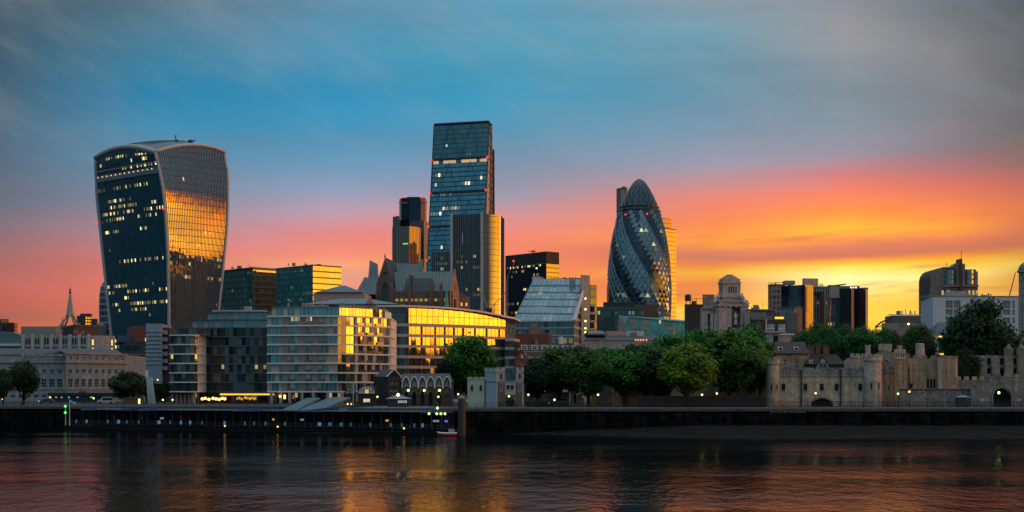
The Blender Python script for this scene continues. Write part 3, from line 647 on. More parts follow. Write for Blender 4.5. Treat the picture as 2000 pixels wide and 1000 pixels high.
# ---- black slab with lit storeys
bl = facade('black_office', 1.8, 3.6, .2, .7, glass=(.003,.006,.010), frame=(.008,.01,.014), ior=1.5, tint=(.5,.7,1), lit=.3, litcol=(1,.74,.25), lits=1.2, jit=.01, seed=11, cl=(.12,1.3))
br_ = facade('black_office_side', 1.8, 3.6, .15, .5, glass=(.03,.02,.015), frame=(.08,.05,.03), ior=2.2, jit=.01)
fp = foot(987, 1067, 1092, 1150, 40)
t, FL, FR = block('office_tower', 'black rectangular tower with rows of lit windows, right of the fluted tower', 'skyscraper', fp, Zy(515,1150), (bl, br_))
mb = MB(); mb.prism([q for q in fp], Zy(515,1150)+.9, Zy(491,1150)); mb.build('plant_storey', plain('black_panel', (.016,.018,.022), .5, c2=(.03,.03,.034)), t)
lamps(t, [(*P(1003,1140), Zy(510,1140))], .9)

# ---- the rounded tower of spiralling glass
def ovoid():
    D = 1180; cx, cy = P(1248.5, D); t = thing('office_tower', 'rounded bullet-shaped glass tower with dark spiral bands and diamond lattice', 'skyscraper', (cx, cy))
    prof = [(348.5,0.0),(349.6,3),(352,6.5),(357,11.5),(363,16.5),(372,22),(384,28),(396,33.8),(409,39.2),(425,44.5),(450,50.5),(480,56),(510,60),(540,62.5),(570,63.5),(600,62.5),(640,60),(700,55),(780,48)]
    sc = D/F
    NS = 36; floors = 42
    z0, z1 = GZ, Zy(348.5, D)
    def rad(z): return interp(prof, HY-(z-EYE)/sc)*sc*.985
    tile = facade('diamond_pale', 4, 4, .01, .01, glass=(.015,.085,.12), frame=(.05,.1,.12), ior=2.1, tint=(.8,.95,1), jit=.05, lit=.12, litcol=(.95,.9,.35), lits=1.0, v0=.02, seed=1, cl=(.3,.8))
    dark = facade('diamond_dark', 4, 4, .01, .01, glass=(.004,.018,.028), frame=(.01,.02,.03), ior=1.55, tint=(.7,.85,1), jit=.03, seed=3)
    dome = facade('diamond_dome', 4, 4, .01, .01, glass=(.003,.020,.030), frame=(.01,.02,.03), ior=1.45, tint=(.7,.9,1), jit=.03, seed=7)
    zcr = Zy(413, D)                       # where the office storeys end and the dome begins
    nz = 40; levels = [z0 + (zcr-z0)*i/nz for i in range(nz+1)] 
    dh = levels[1]-levels[0]; top = []; z = zcr
    dl = [Zy(y, D) for y in (413,405,397,389,381,374,367,361,356,352,349.6)]
    pale_f, dark_f, dome_f = MB(), MB(), MB(); lat = MB()
    def pt(i, lv, zl, dr=0):
        a = 2*math.pi*(i + .5*(lv%2))/NS; r_ = rad(zl)+dr; return (cx + r_*math.sin(a), cy - r_*math.cos(a), zl)
    def emit(mbk, tri, i, lv): mbk.face(tri, [(i*4+1,lv*4+1),(i*4+2.5,lv*4+1),(i*4+2,lv*4+2.5)])
    for lv in range(nz):
        za, zb = levels[lv], levels[lv+1]
        for i in range(NS):
            o = lv % 2
            up = [pt(i,lv,za), pt(i+1,lv,za), pt(i+o, lv+1, zb)]
            dn = [pt(i+o+(0 if o else -1), lv+1, zb) if False else pt(i+o-1 if not o else i, lv+1, zb), pt(i,lv,za), pt(i+o if not o else i+1, lv+1, zb)] 
            # spiral index: dark bands wind up to the right
            for k, tri in enumerate((up, dn)):
                s = (i + (.5 if lv%2 else 0) + (0.0 if k else .5) - (nz-lv)*.5 + 300) % 6.0
                tgt = dark_f if s < 2.05 else pale_f
                top_v = (nz-lv)
                if top_v < 5 and ((i+.5*(lv%2)+.5*(1-k)) % 3.0) > 3.0*(top_v/5.0)*.95: tgt = dark_f
                if k == 0: emit(tgt, tri, i, lv)
                else: emit(tgt, [tri[1], tri[2], tri[0]], i+50, lv)
                if k == 0 and tgt is pale_f:
                    for A, B in ((tri[0],tri[2]),(tri[1],tri[2])):
                        n = Vector((A[0]-cx, A[1]-cy, 0)).normalized()*.25; lat.tube([Vector(A)+n, Vector(B)+n], .26, 3)
    for lv in range(len(dl)-1):
        za, zb = dl[lv], dl[lv+1]
        for i in range(NS):
            o = lv % 2; L2 = nz+lv
            A, B = pt(i,L2,za), pt(i+1,L2,za); Cc = pt(i+o, L2+1, zb); Dd = pt(i+o-1, L2+1, zb)
            emit(dome_f, [A,B,Cc], i, lv); emit(dome_f, [A,Cc,Dd], i, lv)
            if i % 2 == (0 if (lv//2)%2 else 0) and lv < len(dl)-2:
                n = Vector((A[0]-cx, A[1]-cy, 0)).normalized()*.2
                lat.tube([Vector(A)+n, Vector(Cc)+n], .10, 3); lat.tube([Vector(A)+n, Vector(Dd)+n], .10, 3)
    pale_f.build('pale_glazing', tile, t); dark_f.build('spiral_band', dark, t); dome_f.build('dome', dome, t)
    lat.build('lattice', plain('lattice_white', (.36,.44,.48), .35, var=.05), t)
    mb = MB()
    for zz in (zcr, Zy(406,D)):
        r_ = rad(zz)+.35; mb.tube([(cx+r_*math.sin(2*math.pi*k/48), cy-r_*math.cos(2*math.pi*k/48), zz) for k in range(49)], .5, 4)
    mb.build('ring_beam', M_dark, t)
    mb = MB(); 
    for lv in range(0, nz, 1):
        r_ = rad(levels[lv])+.05; mb.tube([(cx+r_*math.sin(2*math.pi*k/36), cy-r_*math.cos(2*math.pi*k/36), levels[lv]) for k in range(37)], .13, 3)
    mb.build('storey_rings', plain('ring_metal', (.10,.14,.16), .4), t)
    r_ = rad(Zy(422,D))
    lamps(t, [(cx+r_*math.sin(a), cy-r_*math.cos(a)-.6, Zy(423,D)) for a in (-.75, .27)], .8); lamps(t, [(cx, cy, z1+.3)], .6)
ovoid()

# ---- two slim towers peeping out behind it
gt_ = facade('teal_slim', 2, 4, .3, .8, glass=(.02,.06,.08), frame=(.12,.16,.18), ior=1.8, jit=.02)
t, FL, FR = block('office_tower', 'slim grey-teal tower top peeping out left of the rounded tower', 'skyscraper', foot(1204,1212,1225,1500,20), Zy(368,1500), (gt_, gt_))
mb = MB(); q = P(1218,1500); mb.box(q.x-1.5,q.x+1.5,q.y-1,q.y+1,Zy(368,1500),Zy(364,1500)); q = P(1223,1500); mb.box(q.x-1,q.x+1,q.y-1,q.y+1,Zy(368,1500),Zy(366,1500)); mb.build('roof_plant', M_grey, t)
gg = facade('gold_grid', 2.4, 4.2, .35, .6, glass=(.05,.035,.02), frame=(.4,.28,.14), ior=2.2, jit=.006, wav=0.0, frough=.35)
t, FL, FR = block('office_tower', 'golden grid-faced tower glowing right behind the rounded tower', 'skyscraper', foot(1288,1290,1320.5,1400,46), Zy(446,1400), (gg, gg))
t2 = MB(); fq = foot(1288,1290,1311,1402,46); t2.prism(list(fq), Zy(446,1400)+.9, Zy(423,1400)); t2.build('upper_storeys', facade('gold_grid_top', 2.4, 4.2, .35, .6, glass=(.06,.05,.045), frame=(.35,.25,.18), ior=1.8, jit=.006), t)

# ================================================================== buildings between the river front and the towers
rnd = random.Random(11)
M_pane = facade('dark_pane', 40, 40, .001, .001, glass=(.010,.016,.02), frame=(.02,.03,.03), ior=1.7, jit=0)
M_litpane = glow('lit_pane', (1,.72,.25), 1.0)
M_stone = masonry('pale_stone', (.34,.34,.33), (.2,.2,.2), 1.2, .5, .02, .12, stain=.3)
M_stoneW = masonry('warm_stone', (.42,.36,.33), (.25,.22,.2), 1.4, .6, .02, .1, stain=.25)
M_brick = masonry('red_brick', (.16,.06,.045), (.12,.1,.09), .5, .2, .03, .3)
M_slate = plain('slate', (.045,.055,.062), .55, var=.35, scale=1.2)
M_lead = plain('lead_roof', (.10,.15,.17), .45, var=.15, scale=.4)
M_frameW = plain('white_frame', (.6,.6,.58), .5, var=.05)
M_frameD = plain('dark_frame', (.03,.035,.04), .5, var=.1)

def polyplan(spec):
    """spec: [(px, D)] start, then (px, theta) legs: each leg runs to column px with its outward normal turned theta deg to the right"""
    pts = [P(*spec[0])]
    for px, th in spec[1:]:
        T = Vector((math.cos(R(th)), math.sin(R(th)))); O = pts[-1]; k = (px-HX)/F
        pts.append(O + T*((k*O.y - O.x)/(T.x - k*T.y)))
    return pts
def back(pts, d): return [pts[-1]+Vector((0,d)), pts[0]+Vector((0,d))]
def banded(t, plan, zs, gm, slabm, st=.35, over=.35, inset=.0, depth=22, roofm=None, seg_m=None, slab_name='floor_slab', gl_name='glazing', top_over=None):
    """glass storeys between projecting slab edges; zs = slab levels bottom to top"""
    bk = back(plan, depth)
    for i, (a, b) in enumerate(zip(plan, plan[1:])):
        f = Fr(a, b); mb = MB(); u = sum((plan[j+1]-plan[j]).length for j in range(i))
        mb.face([f.p(0,zs[0]), f.p(f.W,zs[0]), f.p(f.W,zs[-1]), f.p(0,zs[-1])], [(u,0),(u+f.W,0),(u+f.W,zs[-1]-zs[0]),(u,zs[-1]-zs[0])])
        mb.build(gl_name, (seg_m[i] if seg_m else gm), t)
    mb = MB()
    for a, b in ((plan[-1],bk[0]),(bk[0],bk[1]),(bk[1],plan[0])): f = Fr(a,b); mb.quad(f,0,f.W,zs[0],zs[-1])
    mb.build('rear_wall', slabm, t)
    for k, z in enumerate(zs):
        o = (top_over if (top_over and k == len(zs)-1) else over); out = offset(plan, o)
        mb = MB(); mb.prism(out + [q + Vector((0,.3)) for q in bk], z-st/2, z+st/2, 0, None, True)
        mb.build(slab_name if k < len(zs)-1 else 'roof', (slabm if k < len(zs)-1 or not roofm else roofm), t)
def offset(pts, d):
    out = []
    for i, p in enumerate(pts):
        ns = []
        if i > 0: ns.append(Fr(pts[i-1], p).N)
        if i < len(pts)-1: ns.append(Fr(p, pts[i+1]).N)
        n = sum(ns, Vector((0,0))).normalized(); c = max(.5, n.dot(ns[0])); out.append(p + n*(d/c))
    return out
def stonebox(t, fp, z0, z1, m, hl=None, hr=None, wm=None, fm=None, roof=M_roof, depth=.3, name='wall', bars=(1,1), cornice=0, cm=None, sill=None):
    FL, FR = Fr(fp[0], fp[1]), Fr(fp[1], fp[2]); mb = MB()
    punched(mb, FL, z0, z1, hl or [], depth); punched(mb, FR, z0, z1, hr or [], depth)
    for a, b in ((fp[2],fp[3]),(fp[3],fp[0])): f = Fr(a,b); mb.quad(f,0,f.W,z0,z1)
    mb.build(name, m, t)
    mb = MB(); mb.face([(q.x,q.y,z1-.03) for q in fp]); mb.build('roof', roof, t)
    if hl: windows(FL, hl, t, wm or M_pane, fm or M_frameW, depth, bars, sill=sill)
    if hr: windows(FR, hr, t, wm or M_pane, fm or M_frameW, depth, bars, sill=sill)
    if cornice:
        mb = MB(); o = offset([fp[0],fp[1],fp[2]], cornice); mb.prism(o+[fp[2]+Vector((0,1)), fp[0]+Vector((0,1))], z1-cornice*.8, z1+.02, 0, None, True); mb.build('cornice', cm or m, t)
    return FL, FR
def sky_block(px0, px1, y1, D, label, mat, name='office_block', cat='building', th=40, xc=None, roof=None):
    xc = xc if xc is not None else px0 + (px1-px0)*.5
    return block(name, label, cat, foot(px0, xc, px1, D, th), Zy(y1, D), (mat[0], mat[1]), roof)

# ---- far left
con = facade('concrete_tower', 4, 3, 1.6, 1.1, glass=(.01,.012,.016), frame=(.07,.055,.055), ior=1.5, jit=.02, lit=.05, litcol=(1,.45,.12), lits=.7)
t,_,_ = sky_block(-25, 17, 624, 2000, 'dark stepped concrete towers on the skyline at the far left edge', (con, con), 'tower_block', xc=2)
mb = MB(); 
for k in range(7): q = P(22,2000); mb.box(q.x-6, q.x+7, q.y-4, q.y+6, Zy(655-k*3.6,2000), Zy(653.4-k*3.6,2000))
q = P(20,2000); mb.box(q.x-4,q.x+4,q.y-3,q.y+5,GZ,Zy(630,2000)); mb.build('balcony_stack', plain('dark_concrete', (.05,.04,.04), .8), t)
t,_,_ = sky_block(150, 178, 617, 1500, 'small dark tower block with orange-lit windows left of the flared tower', (con, facade('concrete_lit', 2.5, 3, .8, 1.2, glass=(.02,.015,.01), frame=(.07,.055,.05), lit=.5, litcol=(1,.4,.08), lits=.8)), 'tower_block', xc=166)
mb = MB(); q = P(170,1505); mb.box(q.x-7,q.x+3,q.y,q.y+8,Zy(617,1500)+.1,Zy(612,1500)); q = P(181,1505); mb.box(q.x-3.5,q.x+3,q.y,q.y+8,GZ,Zy(622,1500)); mb.build('service_core', plain('dark_concrete', (.05,.04,.04), .8), t)
t,_,_ = sky_block(88, 193, 637, 760, 'flat-roofed dark brown block with a long parapet under the church spire', (plain('brown_panel', (.035,.022,.02), .6), plain('russet_panel', (.10,.045,.035), .6)), xc=146, th=30)
# spire on flying ribs
def spire():
    D = 800; c = P(137, D); t = thing('church_spire', 'slender white stone church spire standing on four curved ribs', 'church', c)
    mb = MB(); mb.cyl(c.x,c.y,Zy(618,D),Zy(590,D),2.3,1.15,8); mb.cyl(c.x,c.y,Zy(590,D),Zy(572,D),1.15,.45,8); mb.cyl(c.x,c.y,Zy(572,D),Zy(563,D),.4,.15,6); mb.build('spire', M_stone, t)
    for z, r_ in ((Zy(571,D),.75),(Zy(566,D),.6)): mb = MB(); mb.ball(c.x,c.y,z,r_,8,5); mb.build('finial', M_frameD, t)
    mb = MB(); mb.tube([(c.x,c.y,Zy(563,D)),(c.x,c.y,Zy(558,D))],.12,4); mb.build('weather_vane', M_frameD, t)
    for a in range(4):
        an = math.pi/4 + a*math.pi/2; path = []
        for k in range(7): s = k/6; r_ = 4.6*(1-s)**1.6+1.9; path.append((c.x+math.cos(an)*r_, c.y+math.sin(an)*r_, Zy(640,D)+(Zy(614,D)-Zy(640,D))*s))
        mb = MB(); mb.tube(path, [.75,.65,.6,.55,.5,.5,.5], 5); mb.build('rib', M_stone, t)
        mb = MB(); q = Vector((c.x+math.cos(an)*5.6, c.y+math.sin(an)*5.6)); mb.cyl(q.x,q.y,Zy(640,D),Zy(630,D),.6,.1,6); mb.build('pinnacle', M_stone, t)
    mb = MB(); mb.box(c.x-6,c.x+6,c.y-6,c.y+6,GZ,Zy(638,D)); mb.build('tower', M_stone, t)
    q = P(122, D); mb = MB(); mb.cyl(q.x,q.y,Zy(640,D),Zy(632,D),.8,.6,6); mb.cyl(q.x,q.y,Zy(632,D),Zy(618,D),.5,.02,6); mb.build('corner_pinnacle', M_frameD, t)
spire()
# station roof
t = thing('station_shed', 'curved glass shed roof behind trees at the left edge', 'station', P(10,700))
mb = MB(); c = P(8,700)
for k in range(10):
    a0, a1 = math.pi*k/10, math.pi*(k+1)/10
    mb.face([(c.x-11*math.cos(a0),c.y,Zy(672,700)+6*math.sin(a0)),(c.x-11*math.cos(a0),c.y+60,Zy(672,700)+6*math.sin(a0)),(c.x-11*math.cos(a1),c.y+60,Zy(672,700)+6*math.sin(a1)),(c.x-11*math.cos(a1),c.y,Zy(672,700)+6*math.sin(a1))], None)
mb.face([(c.x-11*math.cos(math.pi*k/10),c.y,Zy(672,700)+6*math.sin(math.pi*k/10)) for k in range(10,-1,-1)]); mb.build('shed_roof', M_lead, t)
mb = MB(); mb.box(c.x-20,c.x+10,c.y-1.5,c.y+50,GZ,Zy(672,700)); mb.build('wall', plain('shed_wall', (.12,.14,.15), .7), t)
mb = MB(); mb.box(c.x-20,c.x+11,c.y-2,c.y+1,Zy(676,700),Zy(671.5,700)); mb.build('gutter_band', M_frameW, t)
# pale office with paired slot windows
def slotted():
    D = 640; t = thing('office_block', 'pale ribbed four-cornered office with two rows of narrow slot windows behind the customs house', 'building', P(200,D))
    pl = polyplan([(41,D+35),(175,-9),(196,12),(225,34)]); z0, z1 = GZ, Zy(650,D)
    yb, yt_ = [(675,686),(658,670)], None
    for i,(a,b) in enumerate(zip(pl,pl[1:])):
        f = Fr(a,b); holes = []
        if i == 0:
            for g in range(7):
                for k in range(3 if g%2 else 2):
                    u = f.u_at(52+g*18+k*5.2); holes += [(u-.45,u+.45,Zy(yb_,D+15),Zy(yt2,D+15)) for yt2,yb_ in yb]
        elif i == 1: holes = [(f.W*.3-.5,f.W*.3+.5,Zy(b_,D),Zy(a_,D)) for a_,b_ in yb]
        else: holes = [(f.W*.8-.5,f.W*.8+.5,Zy(b_,D),Zy(a_,D)) for a_,b_ in yb]
        mb = MB(); punched(mb, f, z0, z1, holes, .5); mb.build('wall', M_stoneW if i else M_stone, t)
        windows(f, holes, t, M_litpane if i else M_pane, M_frameD, .5, (0,1))
        mb = MB()
        if i == 0:
            for g in range(8):
                u = f.u_at(46.5+g*18.2); mb.fbox(f, u-.55, u+.55, z0, z1+.6, .002, .8)
            mb.build('piers', plain('pier_stone', (.40,.41,.42), .7, var=.1), t)
    bk = back(pl, 25); mb = MB(); mb.face([(q.x,q.y,z1-.02) for q in pl+bk]); f = Fr(bk[1],pl[0]); mb.quad(f,0,f.W,z0,z1); mb.build('roof', M_roof, t)
    mb = MB(); q = P(75,D+45); mb.box(q.x-8,q.x+8,q.y,q.y+8,z1,Zy(646,D+45)+2); mb.build('plant_room', M_grey, t)
slotted()
# customs house
def customs():
    D = 520; t = thing('customs_house', 'long pale neoclassical stone building with rows of sash windows and a slate attic, left bank', 'building', P(188,D))
    z1 = Zy(691,D); st = M_stone
    fr_ = Fr(P(129,D), P(246,D+20)); zz = lambda y: Zy(y,D+8)
    holes = []
    for k in range(9):
        u = fr_.u_at(138+k*12.7)
        holes += [(u-.75,u+.75,zz(730.5),zz(721.5)),(u-.85,u+.85,zz(756),zz(740.5)),(u-.5,u+.5,zz(703.5),zz(697.5))]
        holes += [(u-.8,u+.8,GZ+1,zz(771))]
    mb = MB(); punched(mb, fr_, GZ, z1, holes, .4); f2 = Fr(fr_.p(fr_.W,0)[:2], (fr_.p(fr_.W,0)[0]+1.5, fr_.p(fr_.W,0)[1]+25)); mb.quad(f2,0,f2.W,GZ,z1); f3 = Fr((fr_.O.x, fr_.O.y+10), tuple(fr_.O)); mb.quad(f3,0,f3.W,GZ,z1); mb.build('central_block', st, t)
    windows(fr_, holes, t, M_pane, M_frameW, .4, (1,2), sill=True)
    fl = Fr(P(-60,D+8), P(129.3,D+8)); hl = []
    for k in range(10):
        u = fl.u_at(116.5-k*15.3)
        hl += [(u-.75,u+.75,Zy(731,D+8),Zy(721.5,D+8)),(u-.85,u+.85,Zy(757,D+8),Zy(740,D+8)),(u-.8,u+.8,GZ+1,Zy(771,D+8))]
    mb = MB(); punched(mb, fl, GZ, z1-.5, hl, .4); mb.build('wing', st, t); windows(fl, hl, t, M_pane, M_frameW, .4, (1,2), sill=True)
    for f, nm in ((fr_, 1), (fl, 0)):
        for ya, yb_, o in ((709,706,.55),(692,689.5,.6),(761,759.6,.25)):
            mb = MB(); mb.fbox(f, -.3, f.W+.3*nm, Zy(ya,D+8), Zy(yb_,D+8), .003, o); mb.build('cornice', M_stoneW if nm else st, t)
    mb = MB()
    for f in (fr_, fl):
        z = z1+.02; A = [f.p(0,z,-.5), f.p(f.W,z,-.5), f.p(f.W,z+2.2,-6), f.p(0,z+2.2,-6)]; mb.face(A); B = [A[3],A[2],f.p(f.W,z+2.2,-12),f.p(0,z+2.2,-12)]; mb.face(B)
    mb.build('roof', M_slate, t)
customs()
# banded round-topped block behind the flared tower
def roundtop():
    D = 1000; t = thing('office_block', 'round-shouldered banded glass block peeping out left of the flared tower', 'building', P(210,D))
    g = facade('banded_teal', 3, 4.2, .1, 1.3, glass=(.01,.035,.045), frame=(.22,.25,.27), ior=1.7, jit=.02, lit=.06, lits=.5)
    c = P(222, D+12); prof = [(770,27),(600,27),(575,26.5),(560,24.5),(550,20),(545,14),(543,6),(542.6,.1)]
    rings = []; vs = []
    for y, w in prof: rings.append([(c.x-w/27*9.7*math.sin(a)*1.0, c.y-w/27*9.7*math.cos(a), Zy(y,D)) for a in [R(100)-R(200)*k/16 for k in range(17)]]); vs.append(Zy(y,D))
    mb = MB(); mb.loft(rings, [k*2 for k in range(17)], vs); mb.build('glazing', g, t, smooth=True)
    q = P(195,D); mb = MB(); mb.ball(q.x+1,q.y,Zy(640,D),3.6,12,5,half=True); mb.cyl(q.x+1,q.y,GZ,Zy(640,D),3.6,n=12); mb.build('low_dome', M_lead, t)
roundtop()
# ---- dark cluster under the flared tower
dk1 = facade('dark_strip', 3, 3.4, .3, 1.0, glass=(.006,.012,.018), frame=(.03,.045,.06), ior=1.6, jit=.02)
t = thing('office_block', 'low dark block with a russet drum and white roof rails, below the flared tower', 'building', P(250,600)); fp = foot(222,243,292,600,12)
stonebox(t, fp, GZ, Zy(668,600), dk1)
mb = MB(); mb.prism(list(foot(248,262,283,605,20)), Zy(668,600)+.01, Zy(636,605)); mb.build('russet_drum', plain('russet_panel2', (.10,.035,.03), .6), t)
for y in (693, 706):
    mb = MB(); FR = Fr(fp[1], fp[2]); mb.fbox(FR, 0, FR.W, Zy(y,600), Zy(y-1.3,600), .003, .5); mb.build('rail_band', M_grey, t)
mb = MB(); mb.prism(list(foot(222,230,262,610,15)), Zy(668,610), Zy(655,610)); mb.build('plant_storey', plain('blue_panel', (.06,.10,.13), .5), t)
t = thing('scaffolded_building', 'narrow block wrapped in pale blue scaffold sheeting, left of the glass flats', 'building', P(300,480))
fp = foot(281,284,331,480,6)
mb = MB(); mb.prism(list(foot(283,285,315,480,4)), GZ+6, Zy(632,480)); mb.build('sheeting', plain('scaffold_sheet', (.20,.28,.34), .6, var=.2, scale=.3), t)
FS = Fr(foot(283,285,315,480,4)[1], foot(283,285,315,480,4)[2])
for k in range(9):
    mb = MB(); z = Zy(647+k*8,480); mb.fbox(FS, -.2, FS.W+.2, z-.1, z+.12, .003, .35); mb.build('scaffold_deck', plain('scaffold_board', (.34,.42,.46), .6), t)
mb = MB(); q0 = foot(315.3,316,331,483,4); mb.prism(list(q0), GZ, Zy(640,483)); mb.build('brick_wing', plain('dark_plum', (.05,.035,.04), .8), t)
FW = Fr(q0[1], q0[2])
for k in range(6):
    mb = MB(); z = Zy(646+k*14,483); mb.fbox(FW, -.4, FW.W*.75, z-1.2, z+.1, .003, 1.2); mb.build('balcony', plain('balcony_panel', (.25,.25,.28), .6), t)
mb = MB(); mb.prism(list(foot(281,284,316,487,4)), GZ, GZ+7.5); mb.build('podium', plain('dark_plum', (.05,.035,.04), .8), t)

# ---- the glass flats
gflat = facade('flat_glass_dark', 1.25, 2.72, .09, .15, glass=(.008,.02,.022), frame=(.04,.05,.05), ior=1.9, jit=.06, blind=.2, blindcol=(.14,.17,.165), lit=.12, lits=.45, seed=21, var=1)
gmid = facade('flat_glass_mid', 1.25, 2.72, .09, .15, glass=(.006,.013,.017), frame=(.03,.04,.045), ior=1.7, jit=.07, blind=.12, blindcol=(.11,.13,.13), seed=22, var=1, lit=.10, lits=.4)
gfr = facade('flat_glass_teal', 1.15, 2.72, .13, .15, glass=(.015,.085,.105), frame=(.30,.33,.33), ior=2.1, jit=.05, blind=.24, blindcol=(.36,.34,.30), lit=.16, litcol=(.95,.8,.25), lits=.55, seed=23, var=1)
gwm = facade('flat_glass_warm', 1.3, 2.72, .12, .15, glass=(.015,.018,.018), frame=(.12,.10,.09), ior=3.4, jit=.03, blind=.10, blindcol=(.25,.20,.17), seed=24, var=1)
slab = plain('slab_edge', (.64,.63,.61), .5, var=.08); slabd = plain('slab_dark', (.07,.10,.12), .4, var=.15)
D = 430; FH = 2.72; ZB = 8.5
def lv(n, z0=ZB): return [z0 + FH*k for k in range(n+1)]
# left wing
t = thing('apartment_building', 'low rounded wing of glass flats with pale slab edges, left end of the riverside flats', 'building', P(360,D-8))
pl = polyplan([(332.5,D),(345,-28),(372,-6),(381,25),(386,50)]); zs = lv(6)
banded(t, pl, zs, gflat, slab, .32, .5, depth=20)
pt_ = [p+Vector((1.5,3)) for p in pl]; banded(t, [Vector((p.x*.985, p.y+2.5)) for p in pl], [zs[-1]+.2, zs[-1]+2.2], gflat, slabd, .3, .5, depth=18, roofm=slabd, gl_name='penthouse_glazing', slab_name='penthouse_floor')
mb = MB(); 
for k in range(6): q = P(337+k*8, D+1.5); mb.cyl(q.x,q.y,GZ,ZB-.18,.45 if k!=5 else .8,n=10)
mb.build('columns', M_stone, t)
mb = MB(); f = Fr(P(334,D+6),P(386,D+3)); mb.quad(f,0,f.W,GZ,ZB-.18); mb.build('lobby_glazing', gmid, t)
# middle block
t = thing('apartment_building', 'dark curving glass flats with stepped-back top storeys, middle of the riverside flats', 'building', P(450,D+5))
pl = polyplan([(386,D+12),(404,-4),(408,60),(440,-14),(480,0),(523,14)]); zs = lv(7, ZB)
banded(t, pl, zs, gmid, slabd, .3, .35, depth=20, seg_m=[plain('dark_blue_panel', (.022,.045,.06), .35, var=.1), gmid, gmid, gmid, gmid])
p2 = [p+Vector((0,3)) for p in polyplan([(372,D+14),(440,-8),(480,0),(523,8)])]; z = zs[-1]+.16
banded(t, p2, [z, z+2.4], gfr, slabd, .3, .9, depth=18, gl_name='set_back_glazing', slab_name='set_back_floor')
p3 = [p+Vector((0,6)) for p in polyplan([(398,D+14),(450,-6),(523,4)])]; z += 2.56
banded(t, p3, [z, z+2.3], gfr, slabd, .3, 1.2, depth=16, gl_name='set_back_glazing', slab_name='set_back_floor')
mb = MB(); q = P(440,D+22); mb.box(q.x-4,q.x+12,q.y,q.y+5,z+2.46,z+3.1); q = P(483,D+22); mb.box(q.x-1,q.x+1,q.y,q.y+2,z+3.11,z+4.2); mb.build('roof_plant', plain('zinc', (.3,.36,.4), .4), t)
mb = MB(); f = Fr(P(388,D+14),P(523,D+8)); mb.quad(f,0,f.W,GZ,ZB-.16); mb.build('restaurant_front', facade('restaurant_front', 1.6, 4, .2, .4, glass=(.02,.015,.01), lit=.35, litcol=(1,.5,.1), lits=.5, seed=33), t)
mb = MB(); f = Fr(P(430,D-1.5),P(535,D-1.5)); mb.fbox(f,0,f.W,ZB-1.0,ZB-.55,0,.3); mb.build('light_strip', glow('amber_strip', (1,.52,.06), 1.3), t)
mb = MB(); mb.prism([P(428,D-1.2),P(537,D-1.2),P(537,D+9),P(428,D+13)], ZB-.54, ZB-.2); mb.build('canopy', M_dark, t)
lamps(t, [(*P(x,D+1), Zy(y,D+1)) for x,y in ((395,779),(401,778),(408,780),(416,778),(422,779),(428,780),(434,778),(439,779))], .42, 'restaurant_lamp', glow('amber_lamp', (1,.55,.12), 4))
# right block
t = thing('apartment_building', 'pale block of glass flats whose right side shines yellow, tallest of the riverside flats', 'building', P(650,D-12))
pl = polyplan([(522,D),(640,-9),(660,8),(676,26),(690,40),(762,47)]); zs = lv(8)
banded(t, pl, zs, gfr, slab, .42, .5, depth=24, seg_m=[gfr, gfr, gwm, gwm, gwm])
FWm = Fr(pl[-2], pl[-1]); rr = random.Random(4)
for k in range(8):                         # pale stone piers and panels of the warm side, each storey its own rhythm
    u = .4
    while u < FWm.W-1.2:
        w = rr.choice((.9, .9, 1.3, 2.0))
        if u+w < FWm.W-1: mb = MB(); mb.fbox(FWm, u, u+w, zs[k]+.18, zs[k+1]-.18, .003, .3); mb.build('pier', M_stoneW, t)
        u += w + rr.choice((1.9, 2.4, 3.2))
    mb = MB(); mb.fbox(FWm, FWm.W-.9, FWm.W, zs[k]+.18, zs[k+1]-.18, .003, .32); mb.build('pier', M_stoneW, t)
    if k > 1:
        for q_ in range(3): u = 1+q_*(FWm.W-4)/3+rr.uniform(0, 1.5); mb = MB(); mb.fbox(FWm, u, u+2.4, zs[k]+.18, zs[k]+.95, .34, .4); mb.build('balcony', plain('balcony_glass', (.10,.09,.07), .1, ior=2.2), t)
FFm = Fr(pl[0], pl[1])
for k in range(8):                         # recessed balconies and blank panels of the river side
    for u0, w in ((4.4+.3*(k%3),1.6),(9.6,1.9),(13.0+.4*(k%2),2.0),(16.8,.5)):
        mb = MB(); mb.fbox(FFm, u0, u0+w, zs[k]+.18, zs[k+1]-.18, .003, .12); mb.build('wall_panel', plain('panel_taupe', (.22,.19,.17), .6, var=.2), t)
        if u0+w+2 < FFm.W: mb = MB(); mb.fbox(FFm, u0+w, u0+w+2.0, zs[k]+.18, zs[k]+1.0, .3, .36); mb.build('balcony', MC['balcony_glass'], t)
p2 = polyplan([(531,D+3),(640,-9),(663,10),(690,40),(752,47)]); z = zs[-1]+.18
banded(t, p2, [z, z+2.6], gfr, slab, .3, .4, depth=18, seg_m=[gfr,gfr,gwm,gwm], gl_name='penthouse_glazing', slab_name='penthouse_floor', roofm=M_lead)
for x in (530,548,566,590,612,640,668): mb = MB(); q = P(x, D-3); mb.cyl(q.x,q.y,GZ,ZB-.18,.45,n=10); mb.build('column', M_stone, t)
mb = MB(); f = Fr(P(524,D+4),P(690,D+4)); mb.quad(f,0,f.W,GZ,ZB-.18); mb.build('lobby_glazing', gmid, t)
lamps(t, [(*P(x,D-3.5), Zy(y,D)) for x,y in ((547,774),(556,773),(556,777))], .35, 'lobby_lamp', glow('amber_lamp', (1,.55,.12), 4))
mb = MB()
for x,y,w in ((640,588,4),(652,586,3),(668,588,5),(612,589,3)): q = P(x, D+12); mb.box(q.x-w/2,q.x+w/2,q.y,q.y+2,z+2.76,z+3.8)
mb.build('roof_plant', plain('roof_cream', (.35,.28,.24), .7), t)

